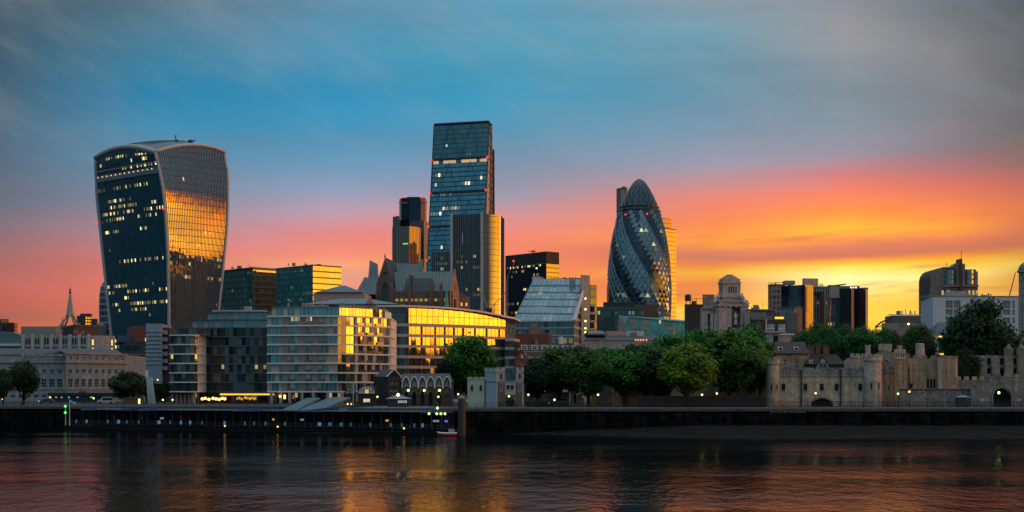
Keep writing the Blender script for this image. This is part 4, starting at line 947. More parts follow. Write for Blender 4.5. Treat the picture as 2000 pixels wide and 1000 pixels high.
# ---- two teal glass blocks behind the flats
tl = facade('teal_block', 1.6, 3.8, .1, .7, glass=(.025,.13,.135), frame=(.03,.10,.105), ior=1.8, tint=(.7,1,1), jit=.015, lit=.05, litcol=(.9,.85,.35), lits=.5, seed=41)
to = facade('teal_block_glow_lit', 1.6, 3.8, .12, .9, glass=(.05,.035,.02), frame=(.22,.12,.05), ior=2.8, jit=.012, seed=42, frough=.3)  # right-hand faces: orange dawn glow put into glass and frame colour
block('office_block', 'left of two teal glass blocks with a lower gap, right beside the flared tower', 'building', foot(426,494,541,960,44), Zy(524,960), (tl, to))
mbt = thing('office_block', 'recessed dark teal link joining the two teal glass blocks', 'building', P(520,980)); stonebox(mbt, foot(497,500,545,985,10), GZ, Zy(545,985), tl)
t,_,_ = block('office_block', 'right of two teal glass blocks, its orange-lit side facing the fluted tower', 'building', foot(539,611,666.5,930,44), Zy(519,930), (tl, to))
mb = MB(); q = P(594,940); mb.tube([(q.x,q.y,Zy(519,930)),(q.x,q.y,Zy(509,930))],.15,4); mb.build('mast', M_frameD, t)
# ---- pitched roofs behind the flats
def pyramid(mb, x0,x1,y0,y1,z0,z1, rx=.5, m=0):
    cx0 = x0+(x1-x0)*(rx if rx<.5 else .5)*1; a,b,c,d = (x0,y0,z0),(x1,y0,z0),(x1,y1,z0),(x0,y1,z0); xm = (x0+x1)/2; ym = (y0+y1)/2; k = (x1-x0)*(.5-rx)
    e, f = (xm-k,ym,z1),(xm+k,ym,z1)
    mb.face([a,b,f,e],[(x0,0),(x1,0),(xm+k,6),(xm-k,6)],m); mb.face([b,c,f],None,m); mb.face([c,d,e,f],None,m); mb.face([d,a,e],None,m)
D2 = 620; t = thing('office_block', 'pinkish block under a low teal pyramid roof, behind the riverside flats', 'building', P(665,D2))
a, b = P(612,D2), P(712,D2); mb = MB(); mb.box(a.x,b.x,a.y,a.y+30,GZ,Zy(571,D2)); mb.build('wall', plain('pink_render', (.36,.27,.25), .8, var=.08), t)
a, b = P(617,D2), P(708,D2); mb = MB(); pyramid(mb, a.x,b.x,a.y-1,a.y+30,Zy(571,D2)+.05,Zy(553,D2),.45); mb.build('roof', plain('teal_roof', (.03,.08,.10), .4), t)
D3 = 520; t = thing('office_block', 'wide grey pitched roof with a small orange gable, rising behind the pale flats', 'building', P(680,D3))
a, b = P(590,D3), P(790,D3); mb = MB(); mb.box(a.x,b.x,a.y,a.y+24,GZ,Zy(594,D3)); mb.build('wall', M_stone, t)
mb = MB(); pyramid(mb, P(592,D3).x,P(780,D3).x,a.y-.5,a.y+24,Zy(594,D3)+.05,Zy(579,D3),.36); mb.build('roof', plain('grey_metal_roof', (.10,.13,.15), .4), t)
q = P(722,D3-2); mb = MB(); mb.face([(q.x-1.6,q.y,Zy(594,D3)),(q.x+1.6,q.y+1.2,Zy(594,D3)),(q.x,q.y+.6,Zy(581,D3))]); mb.face([(q.x+1.6,q.y+1.2,Zy(594,D3)),(q.x+1,q.y+8,Zy(594,D3)),(q.x,q.y+.6,Zy(581,D3))]); mb.build('gable', M_stoneW, t)

# ================================================================== gothic-roofed offices
def gothic():
    D = 760; t = thing('office_building', 'pinkish gothic-revival offices with steep grey-green metal roofs and brick gables', 'building', P(810,D))
    lead = plain('standing_seam', (.07,.12,.135), .42, var=.18, scale=.25)
    def seam(nm, quads):
        mb = MB()
        for q in quads: mb.face(q, [(0,0),(10,0),(10,10),(0,10)][:len(q)])
        for q in quads:
            if len(q) < 4: continue
            a,b,c,d = [Vector(x) for x in q]; n = (b-a).cross(d-a).normalized()*.12; k = max(2, int((b-a).length/1.6))
            for i in range(1, k): s = i/k; mb.tube([a.lerp(b,s)+n, d.lerp(c,s)+n], .09, 3)
        mb.build(nm, lead, t)
    def Q(x, y, d=0): q = P(x, D+d); return (q.x, q.y, Zy(y, D+d))
    # rear range: long roof with up-swept ends
    seam('rear_roof', [[Q(717,566,10),Q(741,566,10),Q(738,516,24),Q(722,508,24)], [Q(741,566,10),Q(820,566,10),Q(818,516,26),Q(772,514,26)], [Q(818,566,8),Q(826,566,10),Q(826,506,26),Q(817,512,26)]])
    mb = MB(); mb.face([Q(826,550,9),Q(829,545,30),Q(824.5,505,25)]); mb.build('lit_gable', plain('orange_lit_stone', (.55,.30,.15), .7), t)  # orange dawn light put into the gable's stone colour
    mb = MB(); a, b = P(714,D+9), P(830,D+9); mb.box(a.x,b.x,a.y,a.y+30,GZ,Zy(566,D+9)); mb.build('rear_wall', masonry('rose_brick', (.20,.12,.11), (.1,.07,.07), .6, .25, .03, .2), t)
    rb = MC['rose_brick']
    # tall front gable with a round and a long pointed window
    f = Fr(P(735,D), P(769,D-2)); W_ = f.W; zt = Zy(503,D); ze = Zy(556,D)
    mb = MB(); hw = W_*.19; holes = [(W_/2-hw, W_/2+hw, Zy(606,D), Zy(560,D))]; punched(mb, f, GZ, ze, holes, .6)
    mb.face([f.p(0,ze), f.p(W_,ze), f.p(W_*.5,zt)], [(0,0),(W_,0),(W_/2,zt-ze)])
    mb.build('tall_gable', rb, t)
    mb = MB(); mb.fbox(f, W_/2-hw, W_/2+hw, Zy(606,D), Zy(560,D), -.6, -.5); mb.face([f.p(W_/2-hw,Zy(560,D)+.01,.05), f.p(W_/2+hw,Zy(560,D)+.01,.05), f.p(W_/2,Zy(549,D),.05)]); mb.build('pointed_window', M_pane, t)
    mb = MB(); c = f.p(W_/2, Zy(534,D), .08); mb.face([(c[0]+1.1*math.cos(a)*f.T.x, c[1]+1.1*math.cos(a)*f.T.y, c[2]+1.1*math.sin(a)) for a in [i*math.pi/8 for i in range(16)]]); mb.build('round_window', M_pane, t)
    for u in (0, W_-1.3): mb = MB(); mb.fbox(f, u, u+1.3, GZ, Zy(568,D), .003, .9); mb.build('buttress', rb, t)
    gT = Vector((f.T.x, f.T.y)); apex = Vector(f.p(W_/2, zt)); eL, eR = Vector(f.p(0,ze)), Vector(f.p(W_,ze)); bk = Vector((3, 26, 0))
    seam('gable_roof', [[tuple(eR), tuple(eR+bk), tuple(apex+bk), tuple(apex)], [tuple(eL+bk), tuple(eL), tuple(apex), tuple(apex+bk)]])
    mb = MB(); mb.tube([tuple(apex), tuple(apex+Vector((0,0,2.2)))], [.5,.05], 5); mb.build('finial', rb, t)
    # front range
    seam('front_roof', [[Q(766,580,-4),Q(880,580,-6),Q(885,530,10),Q(765,532,10)]])
    seam('front_roof', [[Q(693,575,0),Q(735,575,0),Q(735,545,12),Q(712,541,12)]])
    # central small gable of glass with a lead hood, and a blank dormer beside it
    mb = MB(); mb.face([Q(786,570,-8),Q(801,570,-8),Q(795.5,541,-8)]); mb.build('glass_gable', facade('gable_glass', 1.2, 1.6, .1, .2, glass=(.02,.10,.10), frame=(.1,.16,.16), ior=1.8), t)
    seam('hood', [[Q(801.5,571,-8.2),Q(812,571,6),Q(808,538,8),Q(797,537,-8.2)]])
    a, b = P(804,D-7), P(846,D-7); mb = MB(); mb.face([(a.x,a.y,Zy(570,D-7)),(b.x,b.y,Zy(570,D-7)),(b.x-.6,a.y+4,Zy(544,D)),(a.x+.6,a.y+4,Zy(544,D))]); mb.face([(b.x,b.y,Zy(570,D-7)),(b.x,b.y+12,Zy(570,D-7)),(b.x-.6,a.y+12,Zy(544,D)),(b.x-.6,a.y+4,Zy(544,D))]); mb.build('dormer', plain('slate_dark', (.03,.05,.06), .4), t)
    # pink stone walls, buttresses, lit office windows
    fw = Fr(P(764,D-9), P(884,D-12)); mb = MB(); hs = []
    for k in range(11): u = 2+k*(fw.W-4)/11; hs.append((u, u+1.7, Zy(589,D-9), Zy(583,D-9)))
    z1 = Zy(569,D-9); punched(mb, fw, GZ, z1, hs, .4); mb.build('front_wall', rb, t)
    windows(fw, hs, t, glow('gothic_lit', (1,.65,.12), .28), M_frameD, .4, (1,0))
    for x in (766, 800, 843, 862): mb = MB(); u = fw.u_at(x); mb.fbox(fw, u-.8, u+.8, GZ, Zy(560,D), .003, 1.4); mb.cyl(*fw.p(u,0,.7)[:2], Zy(560,D), Zy(552,D), .7, .02, 4); mb.build('buttress', rb, t)
    # right end gable, orange dawn light put into its brick colour
    f2 = Fr(P(879,D-14), P(897,D+2)); zt, ze = Zy(525,D), Zy(572,D); W_ = f2.W
    hs = [(W_*.38, W_*.62, Zy(612,D), Zy(586,D))]; mb = MB(); punched(mb, f2, GZ, ze, hs, .4); mb.face([f2.p(0,ze), f2.p(W_,ze), f2.p(W_*.5,zt)], [(0,0),(W_,0),(W_/2,zt-ze)]); mb.build('end_gable', masonry('orange_lit_brick', (.42,.24,.15), (.2,.12,.1), .6, .25, .03, .2), t)
    windows(f2, hs, t, M_pane, M_frameD, .4, (0,3))
    mb = MB(); mb.face([f2.p(W_*.4,Zy(566,D),.05), f2.p(W_*.6,Zy(566,D),.05), f2.p(W_*.5,Zy(552,D),.05)]); mb.build('gable_window', M_pane, t)
    f3 = Fr(f2.p(W_,0)[:2], P(917,D+6)); hs = [(1,2.3,Zy(597,D),Zy(590,D)),(4,5.3,Zy(597,D),Zy(590,D))]; mb = MB(); punched(mb, f3, GZ, Zy(580,D), hs, .3); mb.build('side_wall', rb, t); windows(f3, hs, t, glow('amber_pane', (1,.4,.08), 1.0), M_frameD, .3, (0,0))
    for k in range(5): mb = MB(); u = f3.W*k/4; mb.fbox(f3, u-.3, u+.3, Zy(580,D)+.01, Zy(576,D), -.4, .003); mb.build('merlon', rb, t)
    mb = MB(); mb.face([Q(885,580,-5),f2.p(W_,ze)[:2]+(Zy(580,D),),f3.p(f3.W,Zy(580.5,D)),Q(917,580.5,30),Q(770,580.5,30)]); mb.build('roof_deck', M_roof, t)
gothic()
def copper():
    D = 660; c = P(872,D); t = thing('church_spire', 'small green copper spire with a weather vane in front of the gothic roofs', 'church', c)
    mb = MB(); mb.box(c.x-1.6,c.x+1.6,c.y-1.6,c.y+1.6,GZ,Zy(605,D)); mb.build('tower', M_stone, t)
    mb = MB(); mb.cyl(c.x,c.y,Zy(605,D)+.01,Zy(558,D),1.15,.12,8); mb.build('spire', plain('verdigris', (.08,.34,.27), .6, var=.15), t)
    mb = MB(); mb.tube([(c.x,c.y,Zy(558,D)),(c.x,c.y,Zy(544,D))],.1,4); mb.tube([(c.x-.9,c.y,Zy(548,D)),(c.x+.9,c.y,Zy(548,D))],.12,4); mb.build('weather_vane', plain('brass', (.5,.32,.1), .4, metal=.6), t)
copper()
# a dark jib crane on the roof, below the fluted tower
def crane(label, D, base, tip, hook=None, cab=True):
    t = thing('tower_crane', label, 'crane', P(base[0],D)); a = P(base[0],D); b = P(tip[0],D); za, zb = Zy(base[1],D), Zy(tip[1],D)
    mb = MB(); mb.box(a.x-.8,a.x+.8,a.y-.8,a.y+.8,GZ,za); mb.build('mast', M_grey, t)
    mb = MB(); A0, B0 = Vector((a.x,a.y,za)), Vector((b.x,b.y,zb)); w = .55
    for o in (Vector((0,-w,0)),Vector((0,w,0)),Vector((0,0,1.1))): mb.tube([A0+o,B0+o*.5],.14,4)
    for k in range(12): p0, p1 = A0.lerp(B0,k/12), A0.lerp(B0,(k+1)/12); mb.tube([p0+Vector((0,-w,0)),p1+Vector((0,0,1.0))],.09,3); mb.tube([p1+Vector((0,0,1.0)),p1+Vector((0,-w,0))],.09,3)
    mb.build('jib', M_grey, t)
    if cab: mb = MB(); mb.box(a.x-1.6,a.x+1.2,a.y-1,a.y+1,za-.3,za+2.0); mb.build('cab', M_dark, t)
    return t
t = crane('small jib crane leaning left on the roof edge below the fluted tower', 560, (955,612), (942,574))
mb = MB(); q = P(957,560)
for k in range(8): a = k*.2; mb.tube([(q.x+math.sin(a)*6*(k/8),q.y,Zy(612,560)+k*1.0),(q.x+math.sin(a+.2)*6*((k+1)/8),q.y,Zy(612,560)+k+1)],.16,4)
mb.build('cable_arm', M_grey, t)
crane('grey-green crane jib rising beside the black tower', 1100, (990,545), (1003,515), cab=False)
crane('brown crane jib standing beside the white turret at the right edge', 800, (1971,580), (1983,534), cab=False)

# ================================================================== curved office with the sweeping roof, glowing yellow
def curved_office():
    D = 492; t = thing('office_building', 'curved riverside office under a sweeping white-edged roof, its glass glowing yellow', 'office building', P(830,D))
    gd = facade('curve_glass_teal', 1.5, 21.6*D/F, .1, .3, glass=(.015,.035,.038), frame=(.06,.07,.07), ior=1.9, jit=.03, lit=.05, litcol=(.7,.9,.2), lits=.4, seed=51)
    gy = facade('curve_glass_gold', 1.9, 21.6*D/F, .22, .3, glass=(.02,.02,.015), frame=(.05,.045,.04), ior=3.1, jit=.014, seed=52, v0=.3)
    gtop = facade('curve_glass_top', 2.2, 2.6, .20, .16, glass=(.03,.03,.02), frame=(.12,.08,.03), ior=3.3, jit=.012, wav=.03, seed=53, lit=.1, litcol=(1,.8,.3), lits=.5)
    pl = polyplan([(738,D+10),(760,-8),(780,-4),(797,12),(850,35),(905,37.5),(950,40),(975,45),(986,52)])
    zs = [Zy(y,D) for y in (753,735,716,695.5,674.5,653,632)]; zs[0] = GZ+.3
    n = len(pl)-1; seg = [gd,gd,gd]+[gy]*(n-3)
    banded(t, pl, zs, None, plain('pink_slab', (.40,.33,.31), .6, var=.06), .95, .35, depth=26, seg_m=seg)
    # gold side piers
    mb = MB()
    for a, b in zip(pl[3:], pl[4:]):
        f = Fr(a,b); k = max(1,int(f.W/3.8))
        for i in range(k): mb.fbox(f, f.W*i/k-.25, f.W*i/k+.25, zs[1], zs[-1]-.5, .003, .28)
    mb.build('piers', plain('pier_dark', (.07,.05,.045), .6), t)
    # tall top storey under the roof
    pt_ = [p+Vector((.2,.8)) for p in pl]; ln = [0]
    for a,b in zip(pl, pl[1:]): ln.append(ln[-1]+(b-a).length)
    L = ln[-1]; zr = lambda s: Zy(600,D) - (2.6*max(0,(s/L-.28)/.72)**2.2) + .5
    for i,(a,b) in enumerate(zip(pt_, pt_[1:])):
        f = Fr(a,b); mb = MB(); z0 = zs[-1]+.49
        mb.face([f.p(0,z0),f.p(f.W,z0),f.p(f.W,zr(ln[i+1])),f.p(0,zr(ln[i]))],[(ln[i],0),(ln[i+1],0),(ln[i+1],zr(ln[i+1])-z0),(ln[i],zr(ln[i])-z0)]); mb.build('top_glazing', gd if i<3 else gtop, t)
    # roof blade with a pale edge
    fine = []; 
    for i in range(n):
        for k in range(6): fine.append((pt_[i].lerp(pt_[i+1],k/6), ln[i]+(ln[i+1]-ln[i])*k/6))
    fine.append((pt_[-1], L)); 
    e = (pt_[-1]-pt_[-2]).normalized(); fine += [(pt_[-1]+e*3, L+3), (pt_[-1]+e*5.5, L+5.5)]
    pp = offset([q for q,_ in fine], 2.6); top = MB(); edge = MB()
    # smooth the corner of the blade
    for _ in range(12): pp = [pp[0]]+[(a+b*2+c)/4 for a,b,c in zip(pp,pp[1:],pp[2:])]+[pp[-1]]
    inn = [q + Vector((-1.5,14)) for q,_ in fine]
    for i in range(len(pp)-1):
        za, zb = zr(fine[i][1]), zr(fine[i+1][1]); A,B,Cc,Dd = pp[i],pp[i+1],inn[i+1],inn[i]
        top.face([(A.x,A.y,za+.62),(B.x,B.y,zb+.62),(Cc.x,Cc.y,zb+1.4),(Dd.x,Dd.y,za+1.4)]); top.face([(B.x,B.y,zb),(A.x,A.y,za),(Dd.x,Dd.y,za+.05),(Cc.x,Cc.y,zb+.05)])
        edge.face([(A.x,A.y,za),(B.x,B.y,zb),(B.x,B.y,zb+.62),(A.x,A.y,za+.62)])
    A, Dd = pp[-1], inn[-1]; za = zr(fine[-1][1]); edge.face([(A.x,A.y,za),(Dd.x,Dd.y,za),(Dd.x,Dd.y,za+.9),(A.x,A.y,za+.6)])
    top.build('roof_blade', plain('blade_grey', (.12,.12,.12), .6), t); edge.build('roof_edge', plain('blade_edge', (.62,.56,.53), .4, var=.05), t)
    # right end block
    q0 = polyplan([(986,D+33),(1003,6)]); q1 = [p for p in q0]; zz = [Zy(y,D+36) for y in (760,737,718,699,681,664)]; zz[0] = GZ+.3
    banded(t, q1+[q1[-1]+Vector((2,12))], zz, gd, plain('pink_slab', (.40,.33,.31), .6, var=.06), 1.0, .3, depth=15, gl_name='end_glazing', slab_name='end_slab')
curved_office()
t = thing('turret_house', 'small brown stone rooftop block with arched windows at the right end of the curved office', 'building', P(996,600))
fp = foot(983,986,1008,600,6); FR = Fr(fp[1],fp[2]); hs = [(1.2,2.1,Zy(651,600),Zy(640,600)),(2.9,3.8,Zy(651,600),Zy(640,600))]
stonebox(t, fp, GZ, Zy(631,600), masonry('tan_stone', (.30,.20,.15), (.2,.13,.1), 1, .4, .02), None, hs, cornice=.3)

# ================================================================== sloping glass office
def sloped():
    D = 640; t = thing('office_building', 'office with a huge sloping blue-green glass front between pale vertical end walls', 'office building', P(1070,D))
    g = facade('slope_glass', 2.4, 3.9, .14, .35, glass=(.03,.11,.14), frame=(.16,.26,.30), ior=2.0, tint=(.8,.95,1), jit=.05, blind=.12, blindcol=(.22,.26,.27), lit=.07, litcol=(1,.8,.35), lits=.5, seed=61, cl=(.2,.6))
    gb = facade('slope_low', 2.6, 3.9, .1, 1.0, glass=(.012,.05,.06), frame=(.28,.36,.38), ior=1.8, jit=.03, lit=.14, litcol=(.9,.8,.25), lits=.4, seed=62, blind=.1)
    gside = facade('slope_side', 5, 3.6, .2, 1.0, glass=(.01,.012,.014), frame=(.36,.33,.31), ior=1.7, jit=.02, seed=63)
    def Q(x,y,d): q = P(x,D+d); return Vector((q.x,q.y,Zy(y,D+d)))
    a,b,c,d = Q(1003,626,0), Q(1121,628,-4), Q(1143,545,30), Q(1043,545,34)
    n = 22; mb = MB(); LW, LH = (b-a).length, (d-a).length
    mb.face([a,b,c,d],[(0,0),(LW,0),(LW*.97,LH),(LW*.03+4,LH)]); mb.build('sloping_glazing', g, t)
    nn = (b-a).cross(d-a).normalized()
    mb = MB()
    for k in range(1,6): s = k/6; mb.tube([a.lerp(d,s)+nn*.2, b.lerp(c,s)+nn*.2], .28, 4)
    mb.build('gutter_rails', plain('rail_blue', (.22,.34,.38), .4), t)
    mb = MB()
    for k in range(12): s = k/11; mb.tube([a.lerp(b,s)+nn*.2, d.lerp(c,s)+nn*.2], .12, 4)
    mb.build('rafters', plain('rail_blue', (.22,.34,.38), .4), t)
    f = Fr((a.x,a.y+.5),(b.x,b.y+.5)); mb = MB(); mb.quad(f,0,f.W,GZ,a.z-.3); mb.build('lower_glazing', gb, t)
    for y in (628, 641, 656): mb = MB(); mb.fbox(f,-.3,f.W+.3,Zy(y+1,D),Zy(y-1,D),.003,.6); mb.build('ledge', plain('ledge_pale', (.30,.38,.40), .5), t)
    # right flank: pale triangular wall framing dark storeys
    f2 = Fr((b.x,b.y), tuple(Q(1136,700,24).xy)); mb = MB(); z0, z1 = GZ, b.z
    mb.face([f2.p(0,GZ),f2.p(f2.W,GZ),f2.p(f2.W,c.z),(c.x,c.y,c.z),f2.p(0,b.z)],[(0,GZ),(f2.W,GZ),(f2.W,c.z),(f2.W*.9,c.z),(0,b.z)]); mb.build('flank', gside, t)
    mb = MB(); mb.tube([b+Vector((0,-.6,0)), c+Vector((.5,-.6,0))], .9, 5); mb.build('flank_edge', plain('pale_panel', (.42,.42,.42), .6), t)
    mb = MB(); mb.prism(list(foot(1134,1135.5,1152,D+18,30)), GZ, Zy(537,D+18)); mb.build('lift_tower', plain('warm_panel', (.34,.30,.28), .6), t)
    fp = foot(1152,1153,1165.5,D+26,30); mb = MB(); mb.prism(list(fp), GZ, Zy(556,D+26)); mb.build('stair_tower', gside, t)
    mb = MB(); mb.prism([(q+Vector((-5,6))) for q in foot(1135,1136,1147,D+18,20)], GZ, Zy(540,D)+1); mb.build('end_wall', plain('grey_panel', (.28,.30,.31), .6), t)
    q0, q1 = Q(1040,541,36), Q(1062,541,36); mb = MB(); mb.box(q0.x,q1.x-1,q0.y,q0.y+8,Zy(560,D+36),Zy(540,D+36)); mb.build('plant_room', plain('pale_panel', (.42,.42,.42), .6), t)
    mb = MB(); mb.prism([Vector((d.x+5,d.y)),Vector((c.x,c.y)),Vector((c.x,c.y+12)),Vector((d.x+5,d.y+12))], c.z-1, c.z+.5); 
    for x in (1101,1105,1113,1118,1124): q = P(x,D+40); mb.box(q.x-.3,q.x+.3,q.y,q.y+1,c.z+.51,c.z+1.6)
    mb.build('roof', M_dark, t)
    mb = MB(); mb.face([(a.x,a.y,GZ),(a.x,a.y,a.z),(d.x,d.y,d.z),(d.x,d.y+12,d.z),(d.x,d.y+12,GZ)][::-1]); mb.build('left_wall', M_grey, t)
    lamps(t, [(*P(1143.5,D+14.5), Zy(y,D+14)) for y in (583,604,627,641,649)], .45, 'stair_lamp', glow('stair_lamp', (1,.85,.25), 3))
    lamps(t, [(*P(x,1060), Zy(y,1060)) for x,y in ((1048,524),)], .5, 'roof_lamp', M_bulb)
sloped()
# dark glass offices at the foot of the rounded tower
g1 = facade('low_dark_glass', 1.8, 3.6, .35, .6, glass=(.010,.04,.05), frame=(.02,.045,.055), ior=1.7, jit=.02, lit=.17, litcol=(.75,.85,.2), lits=.4, seed=71)
t = thing('office_building', 'stepped dark teal glass office with few lit windows under the rounded tower', 'office building', P(1200,770))
stonebox(t, foot(1164,1166,1256,770,5), GZ, Zy(599,770), g1, name='glazing')
mb = MB(); mb.prism(list(foot(1178,1180,1240,782,8)), Zy(599,770)+.01, Zy(590,782)); mb.prism(list(foot(1238,1240,1284,786,20)), GZ, Zy(594,786)); mb.build('upper_storey', plain('dark_teal_panel', (.015,.03,.038), .4), t)
t = thing('office_building', 'long low turquoise glass building with a gently sloping roof in front of the rounded tower', 'office building', P(1300,700))
gt2 = facade('turquoise', 1.5, 3.4, .08, .12, glass=(.05,.30,.34), frame=(.06,.22,.25), ior=1.7, jit=.02, blind=.12, blindcol=(.22,.22,.20), seed=72, var=.3, lit=.02, litcol=(1,.9,.3), lits=.6)
def turq():
    f = Fr(P(1222,700), P(1388,712)); mb = MB(); zl, zr = Zy(618,700), Zy(630,700); zl2 = Zy(618,700)
    mb.face([f.p(0,GZ),f.p(f.W,GZ),f.p(f.W,zr),f.p(2,zl),f.p(0,Zy(632,700))],[(0,0),(f.W,0),(f.W,zr-GZ),(2,zl-GZ),(0,zl-GZ-3)]); mb.build('glazing', gt2, t)
    mb = MB(); a,b,c,d = f.p(1.6,zl+.02,.5),f.p(f.W,zr+.02,.5),f.p(f.W,Zy(622,700),-14),f.p(1.6,zl+1.2,-14); mb.face([a,b,c,d]); a2,b2 = f.p(1.6,zl-.35,.52),f.p(f.W,zr-.35,.52); mb.face([a2,b2,b,a]); mb.face([f.p(f.W,GZ,0),f.p(f.W,GZ,-14),c,b]); mb.face([f.p(0,GZ,-14),f.p(0,GZ,0),f.p(0,Zy(632,700),0),a,d]); mb.face([f.p(f.W,GZ,-14),f.p(0,GZ,-14),d,c]); mb.build('roof', plain('turq_roof', (.12,.28,.33), .35, var=.1), t)
    for i,(x0,x1,y0,y1) in enumerate(((1229,1244,626,634),(1254,1268,625,634),(1300,1328,638,645),(1254,1268,639,645),(1277,1283,638,645))):
        mb = MB(); mb.fbox(f,f.u_at(x0),f.u_at(x1),Zy(y1,702),Zy(y0,702),.003,.15); mb.build('blind_window', plain('blind_tan', (.26,.24,.22), .6), t)
    mb = MB(); mb.fbox(f,f.u_at(1338),f.u_at(1350),Zy(643,702),Zy(638,702),.003,.15); mb.build('lit_window', glow('turq_lit', (.9,1,.25), .9), t)
turq()
# roofs between the offices and the trees
def shed(label, px0, px1, y1, D, m, name='low_building', yg=None, th=8, roofm=None):
    t = thing(name, label, 'building', P((px0+px1)/2, D)); fp = foot(px0, px0+1.5, px1, D, th); stonebox(t, fp, GZ, Zy(y1,D), m, roof=roofm or M_roof); return t, fp
t, fp = shed('long slate-roofed block with a black glazed barrel skylight behind the trees', 1138, 1300, 664, 600, M_stone)
mb = MB(); z = Zy(664,600); f = Fr(fp[1],fp[2]); mb.face([f.p(0,z+.02,.5),f.p(f.W,z+.02,.5),f.p(f.W,z+2,-5),f.p(0,z+2,-5)]); mb.face([f.p(0,z+2,-5),f.p(f.W,z+2,-5),f.p(f.W,z+2,-14),f.p(0,z+2,-14)]); mb.build('mansard', M_slate, t)
mb = MB(); 
u0, u1 = f.u_at(1147), f.u_at(1186)
for k in range(8):
    a0, a1 = math.pi*k/8, math.pi*(k+1)/8; q = lambda u,a: f.p(u, z+2+1.9*math.sin(a), -8-3*math.cos(a)+3)
    mb.face([q(u0+1.2*math.sin(a0)*1,a0),q(u1-1.2*math.sin(a0),a0),q(u1-1.2*math.sin(a1),a1),q(u0+1.2*math.sin(a1),a1)][::-1])
mb.fbox(f,u0,u1,z+2.02,z+2.3,-8,-2); mb.build('skylight', plain('black_glass', (.012,.015,.018), .1, ior=1.8), t)
for x0,x1,y,m_ in ((1191,1229,645,'pink_render'),(1229,1264,645,None)):
    mb = MB(); mb.fbox(f, f.u_at(x0), f.u_at(x1)-.05, z+2.02, Zy(y,600), -12, -5.5); mb.build('plant_room', MC[m_] if m_ else plain('pale_blue_panel', (.42,.52,.55), .5), t)
lamps(t, [(*f.p(f.u_at(x),0,.55)[:2], Zy(663.5,600)) for x in (1241,1246,1251,1256,1262)], .32, 'parapet_lamp', glow('orange_lamp', (1,.35,.1), 1.6))
# mansard terrace with white dormers
def mansard():
    D = 520; t = thing('terrace_house', 'grey mansard-roofed terrace with white dormer windows above the left end of the tree row', 'building', P(1075,D))
    f = Fr(P(1018,D), P(1146,D+6)); z = Zy(686,D); zz = Zy(672,D)
    hs = [(f.u_at(x)-.7,f.u_at(x)+.7,Zy(712,D),Zy(701,D)) for x in range(1032,1140,7)]+[(f.u_at(x)-.6,f.u_at(x)+.6,Zy(697,D),Zy(690,D)) for x in range(1032,1140,7)]
    mb = MB(); punched(mb, f, GZ, z, hs, .3); mb.build('wall', M_stone, t); windows(f, hs, t, M_pane, M_frameW, .3, (1,1))
    for y in (687.5, 699.5): mb = MB(); mb.fbox(f,0,f.W,Zy(y,D),Zy(y-1.4,D),.003,.5); mb.build('cornice', M_stoneW, t)
    mb = MB(); mb.face([f.p(0,z+.3,.1),f.p(f.W,z+.3,.1),f.p(f.W,zz,-1.6),f.p(0,zz,-1.6)]); mb.face([f.p(0,zz,-1.6),f.p(f.W,zz,-1.6),f.p(f.W,zz+.4,-14),f.p(0,zz+.4,-14)]); mb.face([f.p(f.W,GZ,0),f.p(f.W,GZ,-14),f.p(f.W,zz,-14),f.p(f.W,zz,-1.6)]); mb.build('mansard', M_slate, t)
    for k in range(6):
        u = f.u_at(1024+k*20); 
        if u+1.2 > f.W: break
        mb = MB(); mb.fbox(f, u-1.05, u+1.05, z+.5, zz-.35, -1.2, .1, 0); mb.fbox(f, u-.75, u+.75, z+.7, zz-.6, .103, .13, 1); mb.fbox(f,u-.05,u+.05,z+.7,zz-.6,.133,.16,0); mb.fbox(f,u-.75,u+.75,z+1.35,z+1.43,.133,.155,0); mb.build('dormer', [M_frameW, M_pane], t)
    mb = MB(); u = f.u_at(1101); mb.fbox(f,u-.8,u+.8,zz+.2,zz+2.8,-4,-2.6); mb.build('chimney', plain('pale_blue_panel', (.42,.52,.55), .5), t)
mansard()
t, fp = shed('russet sheds and ramps on the roofs behind the dormered terrace', 1006, 1072, 652, 560, plain('russet_wall', (.12,.045,.04), .8))
z = Zy(652,560); f = Fr(fp[1],fp[2])
mb = MB(); mb.fbox(f,f.u_at(1022),f.u_at(1082),z-6,z+.4,-9,-3); mb.fbox(f,f.u_at(1040),f.u_at(1060),z+.45,z+3,-9,-4); mb.build('plant_rooms', plain('plant_brown', (.16,.13,.12), .8), t)
mb = MB(); a,b = f.p(f.u_at(1042),z-3.6,.6), f.p(f.u_at(1076),z-5.4,.6); mb.face([a,b,(b[0],b[1]+3,b[2]+1.3),(a[0],a[1]+3,a[2]+1.3)]); mb.fbox(f,f.u_at(1044),f.u_at(1050),z-4,z-2,.5,1.5); mb.build('roof_light', M_lead, t)
t = thing('brick_house', 'narrow red-brick gabled house beside the castle-like pumping house', 'house', P(1020,430)); f = Fr(P(1006,430),P(1032,432)); zt = Zy(684,430); ze = Zy(703,430)
hs = [(1.5,2.3,Zy(716,430),Zy(706,430)),(f.W/2-.4,f.W/2+.4,Zy(697,430),Zy(691,430))]; mb = MB(); punched(mb,f,GZ,ze,hs[:1],.25); mb.face([f.p(0,ze),f.p(f.W,ze),f.p(f.W/2,zt)],[(0,0),(f.W,0),(f.W/2,3)]); mb.build('wall', M_brick, t); windows(f,hs[:1],t,M_pane,M_frameW,.25)
mb = MB()
for u,w in ((0,-1),(f.W,1)): 
    e_ = Vector(f.p(u,ze,.15)); ap = Vector(f.p(f.W/2,zt+.1,.15)); bk_ = Vector((0,12,0)); q_ = [e_,ap,ap+bk_,e_+bk_]; mb.face(q_ if w<0 else q_[::-1])
mb.build('roof', M_slate, t)
